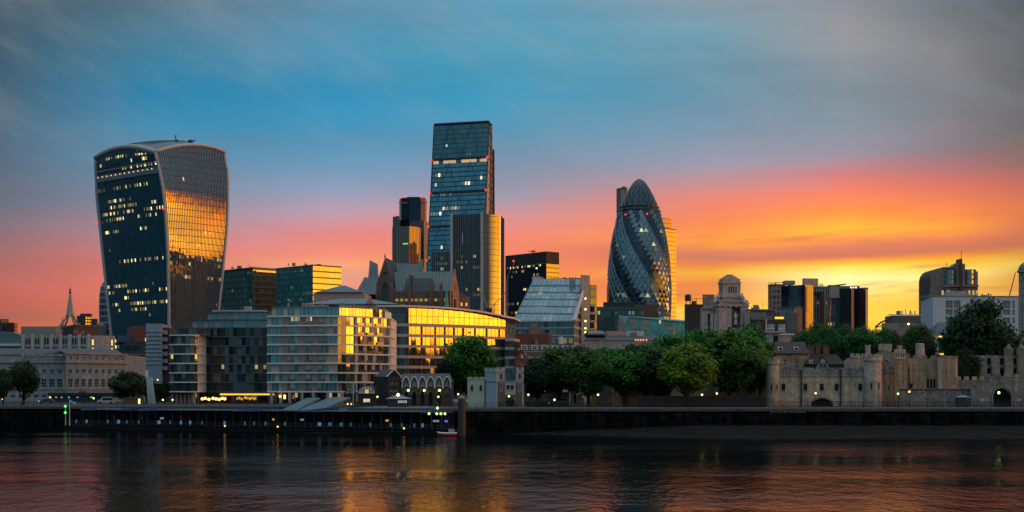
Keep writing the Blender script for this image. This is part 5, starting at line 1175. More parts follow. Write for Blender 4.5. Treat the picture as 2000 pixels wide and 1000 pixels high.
mb = MB(); mb.cyl(*f.p(f.W/2,0,.05)[:2], ze+.4, ze+.5, .6, .6, 10); mb.fbox(f,f.W/2-.45,f.W/2+.45,ze+.5,ze+1.6,.003,.1); mb.build('gable_window', M_stoneW, t)

# ================================================================== classical tower with the niche
def authority():
    D = 600; t = thing('classical_tower', 'massive white stone classical tower with a tall arched niche and stepped pyramid top', 'tower', P(1425,D))
    s = masonry('portland', (.40,.36,.345), (.24,.22,.21), 1.6, .7, .02, .08, stain=.3); fmW = s
    def tier(x0, xc, x1, y0, y1, d=0, th=28, nm='tier', c=.5, hl=None, hr=None):
        fp = foot(x0, xc, x1, D+d, th); FL, FR = Fr(fp[0],fp[1]), Fr(fp[1],fp[2]); mb = MB(); z0 = GZ if y0 is None else Zy(y0,D); z1 = Zy(y1,D)
        punched(mb, FL, z0, z1, hl(FL) if hl else [], .5); punched(mb, FR, z0, z1, hr(FR) if hr else [], .5)
        for a,b in ((fp[2],fp[3]),(fp[3],fp[0])): f=Fr(a,b); mb.quad(f,0,f.W,z0,z1)
        mb.face([(q.x,q.y,z1) for q in fp]); mb.build(nm, s, t)
        if c: 
            o = offset([fp[0],fp[1],fp[2]], c); mb = MB(); mb.prism(o+[fp[2]+Vector((0,1)),fp[0]+Vector((0,1))], z1-.75, z1+.02, 0, None, True); mb.build('cornice', s, t)
        return fp, FL, FR
    nich = lambda f: [(f.u_at(1429), f.u_at(1446), Zy(640,D), Zy(600,D))]
    # body
    fp, FL, FR = tier(1391, 1404, 1462, None, 594, nm='body', hr=nich, th=14)
    u0, u1 = FR.u_at(1429), FR.u_at(1446); zc = Zy(600,D); r_ = (u1-u0)/2; um = (u0+u1)/2
    mb = MB(); mb.quad(FR,u0-.1,u1+.1,Zy(645,D),zc+.3,-1.6); mb.build('niche_back', plain('niche_shade', (.16,.14,.14), .9), t)
    mb = MB(); pts = [FR.p(um+r_*math.cos(a), zc+r_*.85*math.sin(a), .06) for a in [math.pi*k/12 for k in range(13)]]; mb.face(pts); mb.build('niche_head', plain('niche_shade', (.16,.14,.14), .9), t)
    mb = MB(); mb.tube([FR.p(um+(r_+.2)*math.cos(a), zc+(r_*.85+.2)*math.sin(a), .15) for a in [math.pi*k/14 for k in range(15)]], .28, 5); mb.build('arch_moulding', s, t)
    # statue in the niche
    c = FR.p(um, 0, -.5); st = thing('statue', 'white stone statue standing inside the tall arched niche', 'statue', (c[0], c[1], Zy(634,D)))
    mb = MB(); zb = Zy(634,D); mb.cyl(c[0],c[1],zb,zb+.5,.9,.9,8); mb.build('plinth', s, st)
    mb = MB(); mb.loft([[(c[0]+w*math.cos(a)+o, c[1]+w*.7*math.sin(a), zb+.5+h) for a in [2*math.pi*k/10 for k in range(10)]] for h,w,o in ((0,.7,0),(1.2,.62,.05),(2.3,.5,0),(3.0,.62,-.05),(3.6,.66,0),(3.9,.3,0),(4.05,.2,0),(4.2,.28,0),(4.5,.34,0),(4.8,.22,0),(4.9,.02,0))], [k*.3 for k in range(10)], [0,1,2,3,3.5,4,4.2,4.4,4.6,4.8,5], close=True)
    mb.tube([(c[0]+.5,c[1],zb+4.0),(c[0]+.9,c[1]-.2,zb+3.2),(c[0]+1.2,c[1]-.3,zb+4.2)],[.2,.16,.1],6); mb.tube([(c[0]-.5,c[1],zb+4.0),(c[0]-.8,c[1]-.2,zb+2.9)],[.2,.12],6); mb.build('body', plain('statue_stone', (.5,.46,.44), .8), st, smooth=True)
    # giant columns right and left
    for x in (1457,1462): q = P(x, D+1); mb = MB(); mb.cyl(q.x,q.y-.5,GZ,Zy(609,D),.75,.68,12); mb.build('column', s, t)
    lw = foot(1368,1371,1393,D+3,8); f = Fr(lw[1],lw[2]); mb = MB(); punched(mb,f,GZ,Zy(600,D),[(f.u_at(1380),f.u_at(1388),GZ+3,Zy(612,D))],.8)
    for a,b in ((lw[0],lw[1]),(lw[2],lw[3]),(lw[3],lw[0])): g = Fr(a,b); mb.quad(g,0,g.W,GZ,Zy(600,D))
    mb.face([(q.x,q.y,Zy(600,D)) for q in lw]); mb.build('side_wing', s, t)
    for y in (600,610): mb = MB(); mb.fbox(f,-.4,f.W+.1,Zy(y+2,D),Zy(y,D),.003,.7); mb.build('cornice', s, t)
    for x in (1374,1379,1390,1397,1402): q = P(x, D+1); mb = MB(); mb.cyl(q.x,q.y,GZ,Zy(612,D),.7,.62,12); mb.build('column', s, t)
    mb = MB(); mb.fbox(f,f.u_at(1380),f.u_at(1388),GZ,Zy(614,D),-.8,-.7); mb.build('side_recess', plain('rose_shade', (.18,.11,.10), .9), t)
    # stepped tiers
    tier(1392, 1405, 1458, 594, 585, 1, 14, 'attic'); 
    for k in range(3): q = FR.p(FR.u_at(1415+k*11),0,.1); mb = MB(); mb.ball(q[0],q[1],Zy(598,D),.6,8,5); mb.build('roundel', s, t)
    slots = lambda f: [(f.W*.32+k*f.W*.13, f.W*.32+k*f.W*.13+f.W*.07, Zy(571,D), Zy(558,D)) for k in range(4)]
    tier(1401, 1411, 1450, 585, 577, 2, 14, 'upper_attic'); tier(1403.5, 1412, 1446.5, 577, 549, 3, 14, 'lantern', .4, slots, slots)
    tier(1405, 1413, 1445, 549, 545, 3.3, 14, 'blocking_course', .2)
    mb = MB(); a = foot(1404.5,1412.5,1445.5,D+3.2,14); ap = sum(a, Vector((0,0)))/4; z = Zy(545,D)+.03
    steps = 5
    for k in range(steps):
        s0 = 1-k/steps*.86; z0_, z1_ = z+k*(Zy(534,D)-z)/steps, z+(k+1)*(Zy(534,D)-z)/steps; mb.prism([ap+(q-ap)*s0 for q in a], z0_, z1_-.001)
    mb.build('stepped_roof', s, t)
    # carved groups on the shoulders (figures seated on the set-backs)
    for x,y in ((1449,583),(1453,592),(1397,592),(1402,583),(1459,596)):
        q = P(x, D+3); mb = MB(); mb.ball(q.x,q.y,Zy(y,D)+.8,.9,8,5,sz=1.3); mb.ball(q.x+.1,q.y,Zy(y,D)+2.1,.4,8,5); mb.tube([(q.x,q.y,Zy(y,D)+1.5),(q.x+1.0,q.y-.3,Zy(y,D)+.9)],[.3,.15],5); mb.build('carved_figure', plain('statue_stone', (.5,.46,.44), .8), t)
authority()
t, fp = shed('brown stone-clad block left of the classical tower', 1372, 1396, 575, 640, masonry('tan_clad', (.24,.21,.18), (.15,.13,.12), 2, 1, .03))
t, fp = shed('dark flat-roofed block with a black water tank on stilts, left of the classical tower', 1337, 1374, 594, 680, plain('charcoal_wall', (.02,.024,.028), .6))
q = P(1344,684); mb = MB(); mb.cyl(q.x,q.y,Zy(588,684),Zy(577,684),1.5,1.5,10); mb.cyl(q.x,q.y,Zy(577,684),Zy(574,684),1.5,.4,10); mb.build('water_tank', plain('tank_blue', (.015,.03,.05), .5), t)
mb = MB(); mb.cyl(q.x-.9,q.y,Zy(594,684),Zy(588,684),.2); mb.cyl(q.x+.9,q.y,Zy(594,684),Zy(588,684),.2); q = P(1360,684); mb.tube([(q.x-3,q.y,Zy(584,684)),(q.x+3,q.y,Zy(583,684))],.15,4); mb.tube([(q.x,q.y,Zy(594,684)),(q.x,q.y,Zy(583,684))],.2,4); mb.cyl(q.x-1,q.y,Zy(594,684),Zy(588,684),1.3,1.1); mb.build('tank_stilts', M_dark, t)

# ================================================================== modern terrace right of the classical tower
t, fp = shed('low modern terraced building with glazed balconies right of the classical tower', 1464, 1512, 606, 600, facade('terrace_glass', 2.2, 3.4, .2, .7, glass=(.03,.04,.04), frame=(.10,.13,.13), ior=1.8, jit=.04, blind=.3, lit=.05, lits=.5))
f = Fr(fp[1],fp[2])
mb = MB(); mb.fbox(f,-.6,f.W+1,Zy(606,600)+.01,Zy(604,600),-8,1.2); mb.build('roof_slab', M_grey, t)
mb = MB(); mb.fbox(f,0,f.W,Zy(625,600),Zy(622,600),.01,2.6); mb.fbox(f,0,f.W,Zy(622,600),Zy(617,600),2.4,2.5); mb.build('balcony', plain('balcony_teal', (.10,.16,.17), .2), t)
t, fp = shed('dark building with two pale bay windows above a white deck rail beside the round trees', 1488, 1536, 625, 560, plain('umber_wall', (.035,.03,.03), .7))
f = Fr(fp[1],fp[2])
for x0,x1 in ((1498,1512),(1519,1533)): mb = MB(); mb.fbox(f,f.u_at(x0),f.u_at(x1),Zy(650,560),Zy(633,560),.01,.4,0); mb.fbox(f,f.u_at(x0),f.u_at(x1),Zy(642,560),Zy(641,560),.41,.5,1); mb.build('bay_window', [facade('bay_glass', 1.3, 2, .12, .1, glass=(.15,.2,.21), frame=(.08,.1,.1), ior=1.8), M_frameW], t)
mb = MB(); a = f.p(f.u_at(1490),0,4); b = f.p(f.u_at(1544),0,4); mb.fbox(Fr(a[:2],b[:2]),0,(Vector(b[:2])-Vector(a[:2])).length,Zy(655,560),Zy(652,560),-4,.3); mb.cyl(a[0],a[1],GZ,Zy(624,560),.2); mb.build('deck', M_frameW, t)
mb = MB(); mb.fbox(Fr(a[:2],b[:2]),.2,9.8,GZ,Zy(655,560)-.02,-3.9,-.2); mb.build('undercroft', M_stone, t)
t, fp = shed('plain blue-grey block with a lit golden strip on its left shoulder', 1533, 1557, 611, 575, plain('bluegrey_wall', (.07,.10,.13), .6))
f = Fr(fp[1],fp[2]); mb = MB(); q = P(1521,572); mb.box(q.x-1.6,q.x+2,q.y,q.y+4,GZ,Zy(616,572)); mb.build('side_turret', plain('bluegrey_wall', (.07,.10,.13), .6), t); mb = MB(); mb.box(q.x-1.5,q.x+1.9,q.y-.2,q.y-.01,Zy(623,572),Zy(619,572)); mb.build('lit_window', glow('gold_pane', (1,.62,.05), 1.2), t)
gold2 = facade('gold_stripes', 1.0, 60, .4, 0, glass=(.06,.04,.02), frame=(.10,.06,.03), ior=2.5, jit=.01)
grs = facade('grey_stripes', .9, 60, .4, 0, glass=(.04,.07,.09), frame=(.22,.27,.3), ior=1.7, jit=.01)
block('office_block', 'small striped block, grey left face and gold right face, below the navy slab', 'building', foot(1524,1552,1567.5,640,50), Zy(602,640), (grs, gold2))
# the right-hand office group
gw = facade('window_grid_grey', 3.0, 3.9, .9, 1.5, glass=(.05,.035,.03), frame=(.15,.18,.20), ior=2.0, jit=.03, lit=.18, litcol=(1,.6,.3), lits=.4, seed=81, cl=(.4,.8))
dn = facade('navy_glass', 2, 3.8, .06, .2, glass=(.004,.008,.02), frame=(.006,.01,.02), ior=1.5, jit=.01)
tq = facade('teal_glass', 2, 3.8, .06, .25, glass=(.008,.045,.07), frame=(.015,.05,.07), ior=1.9, jit=.02, lit=.03, lits=.5, seed=82)
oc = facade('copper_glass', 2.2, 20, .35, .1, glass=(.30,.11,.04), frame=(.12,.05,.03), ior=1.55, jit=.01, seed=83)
sp_ = facade('striped_teal', 2.0, 3.8, .7, .2, glass=(.01,.05,.05), frame=(.24,.28,.28), ior=1.8, jit=.02, lit=.08, litcol=(.9,.95,.5), lits=.7, seed=84)
bz = facade('black_brown', 2.4, 3.8, .1, .25, glass=(.008,.008,.012), frame=(.014,.012,.014), ior=1.4, jit=.01)
t,_,_ = block('office_block', 'grey office with a grid of glinting windows, leftmost of the right-hand office group', 'building', foot(1500,1507,1545,1010,12), Zy(557,1010), (gw, gw))
mb = MB(); q = P(1515,1012); mb.tube([(q.x-5,q.y,Zy(552.5,1010)),(q.x+6,q.y,Zy(551,1010))],.25,4); mb.tube([(q.x,q.y,Zy(557,1010)),(q.x,q.y,Zy(552,1010))],.6,4); mb.build('window_cleaning_crane', M_dark, t)
q = P(1533,1015); mb = MB(); mb.box(q.x,q.x+7,q.y,q.y+9,Zy(557,1010)+.9,Zy(548,1015)); mb.build('plant_room', M_grey, t)
t = thing('office_block', 'navy and teal glass slab with a copper right-hand side in the right-hand office group', 'building', P(1571,960))
fpx = foot(1526,1572,1588.5,960,42)
f = Fr(fpx[0],fpx[1]); z1 = Zy(556,960); mb = MB(); mb.face([fpx_ for fpx_ in [f.p(0,GZ),f.p(f.W,GZ),f.p(f.W,z1),f.p(0,z1)]],[(0,GZ),(f.W,GZ),(f.W,z1),(0,z1)]); mb.build('navy_glazing', dn, t)
u0, u1 = f.u_at(1541.5), f.u_at(1565); mb = MB(); mb.fbox(f,u0,u1,GZ,z1-.6,.003,.4); mb.build('teal_glazing', tq, t)
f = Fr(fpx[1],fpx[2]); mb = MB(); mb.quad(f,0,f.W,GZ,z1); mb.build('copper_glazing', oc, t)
mb = MB(); mb.face([(q.x,q.y,z1) for q in fpx]); f = Fr(fpx[2],fpx[3]); mb.quad(f,0,f.W,GZ,z1); f = Fr(fpx[3],fpx[0]); mb.quad(f,0,f.W,GZ,z1); mb.build('roof_and_rear', M_dark, t)
mb = MB(); mb.prism(list(foot(1567,1570,1598,985,14)), GZ, Zy(543.5,985)); mb.build('plant_tower', plain('salmon_panel', (.38,.30,.27), .6), t)
t,_,_ = block('office_block', 'striped teal glass link with a dark red stair column in the right-hand office group', 'building', foot(1587,1588.5,1621,985,12), Zy(563,985), (sp_, sp_))
mb = MB(); q0, q1 = P(1603,982), P(1610,982); mb.box(q0.x,q1.x-.1,q0.y,q0.y+3,GZ,Zy(569,982)); mb.build('red_column', plain('dark_red', (.10,.03,.03), .5), t)
mb = MB(); q0, q1 = P(1588,983.5), P(1609,983.5); mb.box(q0.x,q1.x,q0.y,q0.y+2,Zy(574,984),Zy(570,984)); mb.build('dark_beam', M_dark, t)
mb = MB(); q0, q1 = P(1589,990), P(1621,990); mb.box(q0.x,q1.x,q0.y,q0.y+6,Zy(563,985)+1,Zy(559,990)); 
for x in (1600,1602.5,1605,1607): q = P(x,988); mb.tube([(q.x,q.y,Zy(563,985)),(q.x,q.y,Zy(554,988))],.25,4)
mb.build('rooftop_masts', plain('salmon_panel2', (.30,.22,.19), .6), t)
t,_,_ = block('office_block', 'grey-topped teal glass block beside the twin black slabs', 'building', foot(1617,1619.5,1641,960,10), Zy(559,960), (tq, tq))
mb = MB(); f = Fr(P(1619.5,959.4),P(1639,959.4)); mb.fbox(f,0,f.W,Zy(582,960),Zy(559.5,960),.2,.6); mb.build('grey_panel', plain('panel_warmgrey', (.25,.25,.24), .5, var=.1), t)
mb = MB(); q = P(1640,970); mb.box(q.x-6,q.x+13,q.y,q.y+8,Zy(562,970),Zy(558.5,970)); mb.tube([(q.x-4,q.y,Zy(558,970)),(q.x+4,q.y,Zy(555,970))],.6,4); mb.build('roof_plant', M_grey, t)
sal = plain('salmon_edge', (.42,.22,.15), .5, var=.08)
for (a,b,e,lb) in ((1640,1663,1668,'left of two black slabs with salmon edges in the right-hand office group'),(1668,1691,1695.5,'right of two black slabs with salmon edges, end of the right-hand office group')):
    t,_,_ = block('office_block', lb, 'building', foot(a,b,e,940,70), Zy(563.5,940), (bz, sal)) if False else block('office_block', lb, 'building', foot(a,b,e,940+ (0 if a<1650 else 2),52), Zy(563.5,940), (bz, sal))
lamps(thing('roof_lights', 'row of small white lamps on the roof of the black slabs', 'lights', (*P(1668,938),Zy(562,938))), [(*P(x,938), Zy(561.5,938)) for x in (1662,1667,1672)], .5, 'lamp', glow('white_lamp', (1,.9,.8), 2))

# ---- low building, stone tower and white block at the right
t, fp = shed('long low grey building with a metal barrel roof and masts, right of the office group', 1722, 1830, 631, 800, plain('greige_wall', (.20,.19,.18), .8, var=.1), th=5)
f = Fr(fp[1],fp[2]); z = Zy(631,800)
mb = MB(); mb.fbox(f,f.u_at(1743),f.W,z+.02,Zy(616,800),-12,-2); mb.build('upper_storey', plain('slate_blue', (.07,.09,.10), .5), t)
mb = MB(); mb.face([f.p(f.u_at(1741),Zy(616,800)+.05,-1.5),f.p(f.W,Zy(616,800)+.05,-1.5),f.p(f.W,Zy(612,800),-9),f.p(f.u_at(1741),Zy(612,800),-9)]); mb.build('roof_sheet', M_lead, t)
mb = MB()
for x,h in ((1769,604),(1777,606),(1781,609)): q = P(x,806); mb.tube([(q.x,q.y,Zy(613,806)),(q.x,q.y,Zy(h,806))],.2,4)
mb.build('masts', M_frameD, t)
mb = MB(); mb.tube([f.p(f.u_at(1711),z-2,-1),f.p(f.u_at(1722),z+.5,-1),f.p(f.u_at(1744),z+3,-1)],.5,5); mb.tube([f.p(f.u_at(1711),z-2.5,-1),f.p(f.u_at(1735),z,-1)],.3,5); mb.build('roof_truss', M_dark, t)
mb = MB(); mb.fbox(f,f.u_at(1759),f.u_at(1772),Zy(637,800),Zy(630.9,800)-.1,.01,.2); mb.build('window_band', plain('brown_band', (.2,.14,.1), .6), t)
lamps(t, [f.p(f.u_at(1774),Zy(632.5,800),.4)], .5, 'wall_lamp', M_bulb)
def stone_tower():
    D = 850; t = thing('office_tower', 'brown stone tower with glass bays, a central blade and rounded left shoulder, right side', 'tower', P(1860,D))
    s = masonry('brown_stone', (.26,.20,.17), (.09,.08,.07), 2, 1, .05, .12)
    gb = facade('bay_teal', 9, 3.0, .1, .9, glass=(.03,.12,.15), frame=(.16,.19,.17), ior=2.2, jit=.02)
    def bx(x0,x1,y0,y1,d,dd,m=0,mb=None,nm='wall',mat=None):
        a, b = P(x0,D+d), P(x1,D+d); mb = mb or MB(); mb.box(a.x,b.x,a.y,a.y+dd,GZ if y0 is None else Zy(y0,D+d),Zy(y1,D+d)); mb.build(nm, mat or s, t)
    a, b = P(1817,D), P(1848,D); mb = MB(); pts = []
    for k in range(9): an = math.pi/2*k/8; pts.append((a.x+(b.x-a.x)*.55*(1-math.cos(an)), Zy(547,D)+(Zy(524,D)-Zy(547,D))*math.sin(an)))
    poly = [(a.x,GZ)]+pts+[(b.x,Zy(524,D)),(b.x,GZ)]
    mb.face([(x,a.y,z) for x,z in reversed(poly)][::-1] if False else [(x,a.y,z) for x,z in reversed(poly)], [(x,z) for x,z in reversed(poly)])
    for (x0,z0),(x1,z1) in zip(pts,pts[1:]): mb.face([(x0,a.y,z0),(x1,a.y,z1),(x1,a.y+24,z1),(x0,a.y+24,z0)])
    mb.face([(a.x,a.y+24,GZ),(a.x,a.y,GZ),(a.x,a.y,pts[0][1]),(a.x,a.y+24,pts[0][1])])
    mb.build('rounded_wing', s, t)
    a2 = P(1849,D); mb = MB(); mb.box(b.x-2,a2.x+8,b.y-.5,b.y+20,Zy(524.5,D)+.01,Zy(523.5,D)+.5); mb.build('wing_roof', M_lead, t)
    bx(1848.1,1906,None,560,-3,26); bx(1814,1817,None,575,-1,20); bx(1848.1,1906.5,560,526,0,20,nm='upper_wall'); bx(1903,1910,None,530,-1,20,nm='right_pier'); bx(1844,1912,560,557,-4.2,3,nm='string_course')
    for x0,x1 in ((1847,1865),(1886,1901)):
        ca, cb = P(x0,D-1), P(x1,D-1); c = (ca+cb)/2; w = (cb.x-ca.x)/2; arc = [(c.x-w*math.cos(math.pi*k/12), c.y-w*.75*math.sin(math.pi*k/12)) for k in range(13)]
        mb = MB(); mb.loft([[(x,y,z) for x,y in arc] for z in (Zy(558,D),Zy(528,D))],[k*.8 for k in range(13)],[0,9]); mb.face([(x,y,Zy(528,D)) for x,y in arc]); mb.build('glass_bay', gb, t, smooth=False)
    for x0,x1,y1 in ((1868,1873,518),(1873,1876,512),(1880,1885,515)): bx(x0,x1,560,y1,-3.5,10,nm='blade_step')
    bx(1876,1879.6,575,505,-5.5,9,nm='blade',mat=plain('blade_brown', (.07,.05,.045), .5)); 
    mb = MB(); q = P(1877.5,D); mb.tube([(q.x,q.y,Zy(505,D)),(q.x,q.y,Zy(490,D))],.15,4); mb.build('mast', M_frameD, t); mb = MB(); q = P(1849,D); mb.tube([(q.x,q.y,Zy(524,D)),(q.x,q.y,Zy(511,D))],.12,4); mb.build('mast', M_frameD, t)
    mb = MB(); a,b = P(1852,D+4),P(1868,D+4); mb.face([(a.x,a.y,Zy(526,D)),(b.x,b.y,Zy(526,D)),(b.x,b.y,Zy(513,D))]); mb.face([(a.x,a.y,Zy(526,D)),(b.x,b.y,Zy(513,D)),(b.x,b.y+9,Zy(513,D)),(a.x,a.y+9,Zy(526,D))]); mb.build('raked_roof', M_lead, t)
    f = Fr(P(1848.1,D-3),P(1906,D-3))
    for x in (1841,1852,1893,1901,1908):
        mb = MB(); u = f.u_at(x); mb.fbox(f,u-.6,u+.6,Zy(577,D),Zy(568,D),.05,.25); mb.build('lit_window', glow('dim_pane', (1,.75,.35), .35), t)
stone_tower()
def white_block():
    D = 680; t = thing('office_building', 'wide white block with large grids of small-paned windows behind the biggest tree', 'building', P(1900,D))
    w = plain('white_render', (.42,.50,.56), .7, var=.06); f = Fr(P(1822,D),P(1996,D+2)); hs = []
    for x0,x1 in ((1847,1861),(1863,1876),(1898,1913),(1920,1935),(1958,1973),(1977,1982)):
        for y0,y1 in ((587,602),(604,615),(620,632),(636,648)): hs.append((f.u_at(x0),f.u_at(x1),Zy(y1,D),Zy(y0,D)))
    mb = MB(); punched(mb,f,GZ,Zy(579,D),hs,.5); g = Fr((f.O.x,f.O.y+20),tuple(f.O)); mb.quad(g,0,20,GZ,Zy(579,D)); mb.face([f.p(0,Zy(579,D)),f.p(f.W,Zy(579,D)),f.p(f.W,Zy(579,D),-20),f.p(0,Zy(579,D),-20)]); mb.build('wall', w, t)
    windows(f,hs,t,facade('brownish_pane',1.2,1.2,.02,.02,glass=(.06,.06,.055),frame=(.1,.1,.1),ior=1.7),M_frameW,.5,(3,3))
    mb = MB(); mb.fbox(f,f.u_at(1858),f.u_at(1890),Zy(579,D)+.01,Zy(568,D),-9,-1); mb.build('plant_room', plain('plant_pale', (.30,.33,.35), .7), t)
    mb = MB(); mb.fbox(f,-.2,f.W+.2,Zy(579,D)+.02,Zy(577.5,D),-.4,.3); mb.build('parapet', M_grey, t)
white_block()
def bay_house():
    D = 540; t = thing('corner_house', 'small white house with stacked bay windows lit yellow, left of the biggest tree', 'house', P(1836,D))
    f = Fr(P(1826,D),P(1856,D)); z = Zy(650,D); mb = MB(); mb.fbox(f,0,f.W,GZ,z,-12,0); mb.build('wall', masonry('tan_clad', (.24,.21,.18), (.15,.13,.12), 2, 1, .03), t)
    mb = MB(); a,b = f.p(0,z+.01,.3),f.p(f.W,z+.01,.3); mb.face([a,b,f.p(f.W,Zy(628,D),-6),f.p(f.W*.5,Zy(628,D),-6)]); mb.face([f.p(0,z+.01,-12),a,f.p(f.W*.5,Zy(628,D),-6)]); mb.face([f.p(f.W,z,-12),f.p(0,z,-12),f.p(f.W*.5,Zy(628,D),-6),f.p(f.W,Zy(628,D),-6)]); mb.build('roof', plain('slate_navy', (.03,.045,.07), .5), t)
    for y0,y1 in ((654,671),(675,694),(697,712)):
        mb = MB(); mb.fbox(f,-.6,f.u_at(1842),Zy(y1,D),Zy(y0,D),.003,1.3,0); mb.fbox(f,f.u_at(1831),f.u_at(1841),Zy(y1-1,D),Zy(y0+2.5,D),1.303,1.36,1); mb.build('bay', [M_frameW, M_pane], t)
        mb = MB(); mb.fbox(f,-.9,f.u_at(1843),Zy(y0,D)+.003,Zy(y0-2,D),.003,1.7); mb.build('bay_roof', plain('grey_cap', (.3,.34,.37), .5), t)
        mb = MB(); mb.fbox(f,f.u_at(1831),f.u_at(1841),(Zy(y0+5,D) if y0 < 660 else Zy(y1-1,D)),(Zy(y0+2.5,D) if y0 < 660 else Zy(y1-4,D)),1.363,1.4); mb.build('lit_pane', glow('bay_lit', (1,.62,.05), 1.3), t)
bay_house()

# ---- small things on the roofs: cabinets, vents, aerials, chimney stacks
def rooftop(parent, x0, x1, y, D, n, seed, m=None, hmax=2.2):
    rr = random.Random(seed); z = Zy(y, D)
    for k in range(n):
        x = rr.uniform(x0, x1); q = P(x, D+rr.uniform(3, 9)); kind = rr.choice('bbvva'); mb = MB()
        if kind == 'b': w, d_, h = rr.uniform(.8,3), rr.uniform(1,2), rr.uniform(.7,hmax); mb.box(q.x-w/2,q.x+w/2,q.y,q.y+d_,z-.2,z+h); nm = 'air_unit'
        elif kind == 'v': mb.cyl(q.x,q.y,z-.2,z+rr.uniform(.8,hmax),.3,.3,8); mb.cyl(q.x,q.y,z+hmax,z+hmax+.25,.42,.42,8); mb.v = mb.v; nm = 'vent'; mb = MB(); h = rr.uniform(.8,hmax); mb.cyl(q.x,q.y,z-.2,z+h,.3,.3,8)
        else: mb.tube([(q.x,q.y,z-.2),(q.x,q.y,z+rr.uniform(2.5,5))],.07,4); nm = 'aerial'
        mb.build(nm, m or M_grey, parent)
_by = {}
for o in list(bpy.data.objects):
    if o.parent is None and o.get('label'): _by[o['label']] = o
def _f(s): return next(o for l, o in _by.items() if s in l)
rooftop(_f('wide white block'), 1830, 1975, 579, 684, 9, 1); rooftop(_f('pale ribbed'), 60, 165, 650, 670, 7, 2); rooftop(_f('long slate-roofed'), 1145, 1290, 657, 604, 8, 3)
rooftop(_f('pale block of glass flats'), 560, 720, 597, 436, 9, 4, hmax=1.2); rooftop(_f('dark curving glass flats'), 410, 510, 612, 445, 6, 5, hmax=1.2); rooftop(_f('russet sheds'), 1010, 1068, 652, 566, 5, 6)
rooftop(_f('low modern terraced'), 1468, 1508, 604, 606, 4, 7); rooftop(_f('left of two teal'), 440, 500, 522, 965, 4, 8); rooftop(_f('right of two teal'), 560, 640, 517.5, 940, 5, 9); rooftop(_f('black rectangular'), 1000, 1080, 491, 1160, 4, 10); rooftop(_f('long low grey building'), 1750, 1812, 612, 812, 4, 11)

# ================================================================== the river front
M_cast = masonry('castle_stone', (.45,.38,.29), (.33,.28,.22), .85, .35, .025, .2, stain=.42)
M_castB = masonry('castle_stone_brown', (.37,.27,.17), (.29,.21,.14), .7, .3, .025, .25, stain=.5)
M_castG = masonry('castle_stone_grey', (.22,.22,.20), (.17,.17,.155), .8, .35, .03, .25, stain=.5)
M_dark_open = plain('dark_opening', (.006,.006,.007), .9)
M_tarmac = plain('tarmac', (.05,.05,.052), .9)
def crenels(mb, f, u0, u1, z, h=.75, w=1.1, gap=.75, th=.45, d=0, m=0):
    n = max(1, int((u1-u0+gap)/(w+gap))); st = (u1-u0+gap)/n
    for k in range(n): a = u0+k*st; mb.fbox(f, a, a+st-gap, z, z+h, d-th, d, m)
def loop(t, f, u, z0, z1, w=.35, d=.06, nm='arrow_slit'):
    """narrow lancet opening in a stone surround"""
    mb = MB(); r_ = w/2; n = 5
    pts = [f.p(u-r_,z0,.012), f.p(u+r_,z0,.012)] + [f.p(u+r_*math.cos(a), z1-r_+r_*1.6*math.sin(a), .012) for a in [math.pi*k/n for k in range(n+1)]]
    mb.face(pts, None, 0); 
    for s in (-1, 1): mb.fbox(f, u+s*(r_+.09)-.09, u+s*(r_+.09)+.09, z0-.1, z1+.15, .002, .08, 1)
    mb.fbox(f, u-r_-.2, u+r_+.2, z0-.2, z0-.02, .002, .1, 1); mb.build(nm, [M_dark_open, M_stone], t)
def drum(t, px, D, r, z0, z1, m=M_cast, top=True, n=20, nm='turret', slits=()):
    c = P(px, D); mb = MB(); mb.cyl(c.x, c.y, z0, z1, r*1.03, r, n)
    mb.build(nm, m, t)
    if top:
        mb = MB(); mb.cyl(c.x, c.y, z1+.002, z1+.9, r+.22, r+.22, n)
        for k in range(8):
            a0 = 2*math.pi*k/8; q = [(c.x+(r+.22)*math.cos(a), c.y+(r+.22)*math.sin(a)) for a in (a0, a0+.25, a0+.5)]; qi = [(c.x+(r-.15)*math.cos(a), c.y+(r-.15)*math.sin(a)) for a in (a0+.5, a0+.25, a0)]
            mb.prism([Vector(v) for v in q+qi], z1+.903, z1+1.6)
        mb.build('parapet', m, t)
    for a, za, zb in slits:
        th = R(a); f = Fr((c.x+r*1.02*math.sin(th)-.5*math.cos(th), c.y-r*1.02*math.cos(th)-.5*math.sin(th)), (c.x+r*1.02*math.sin(th)+.5*math.cos(th), c.y-r*1.02*math.cos(th)+.5*math.sin(th))); loop(t, f, .5, za, zb)
    return c
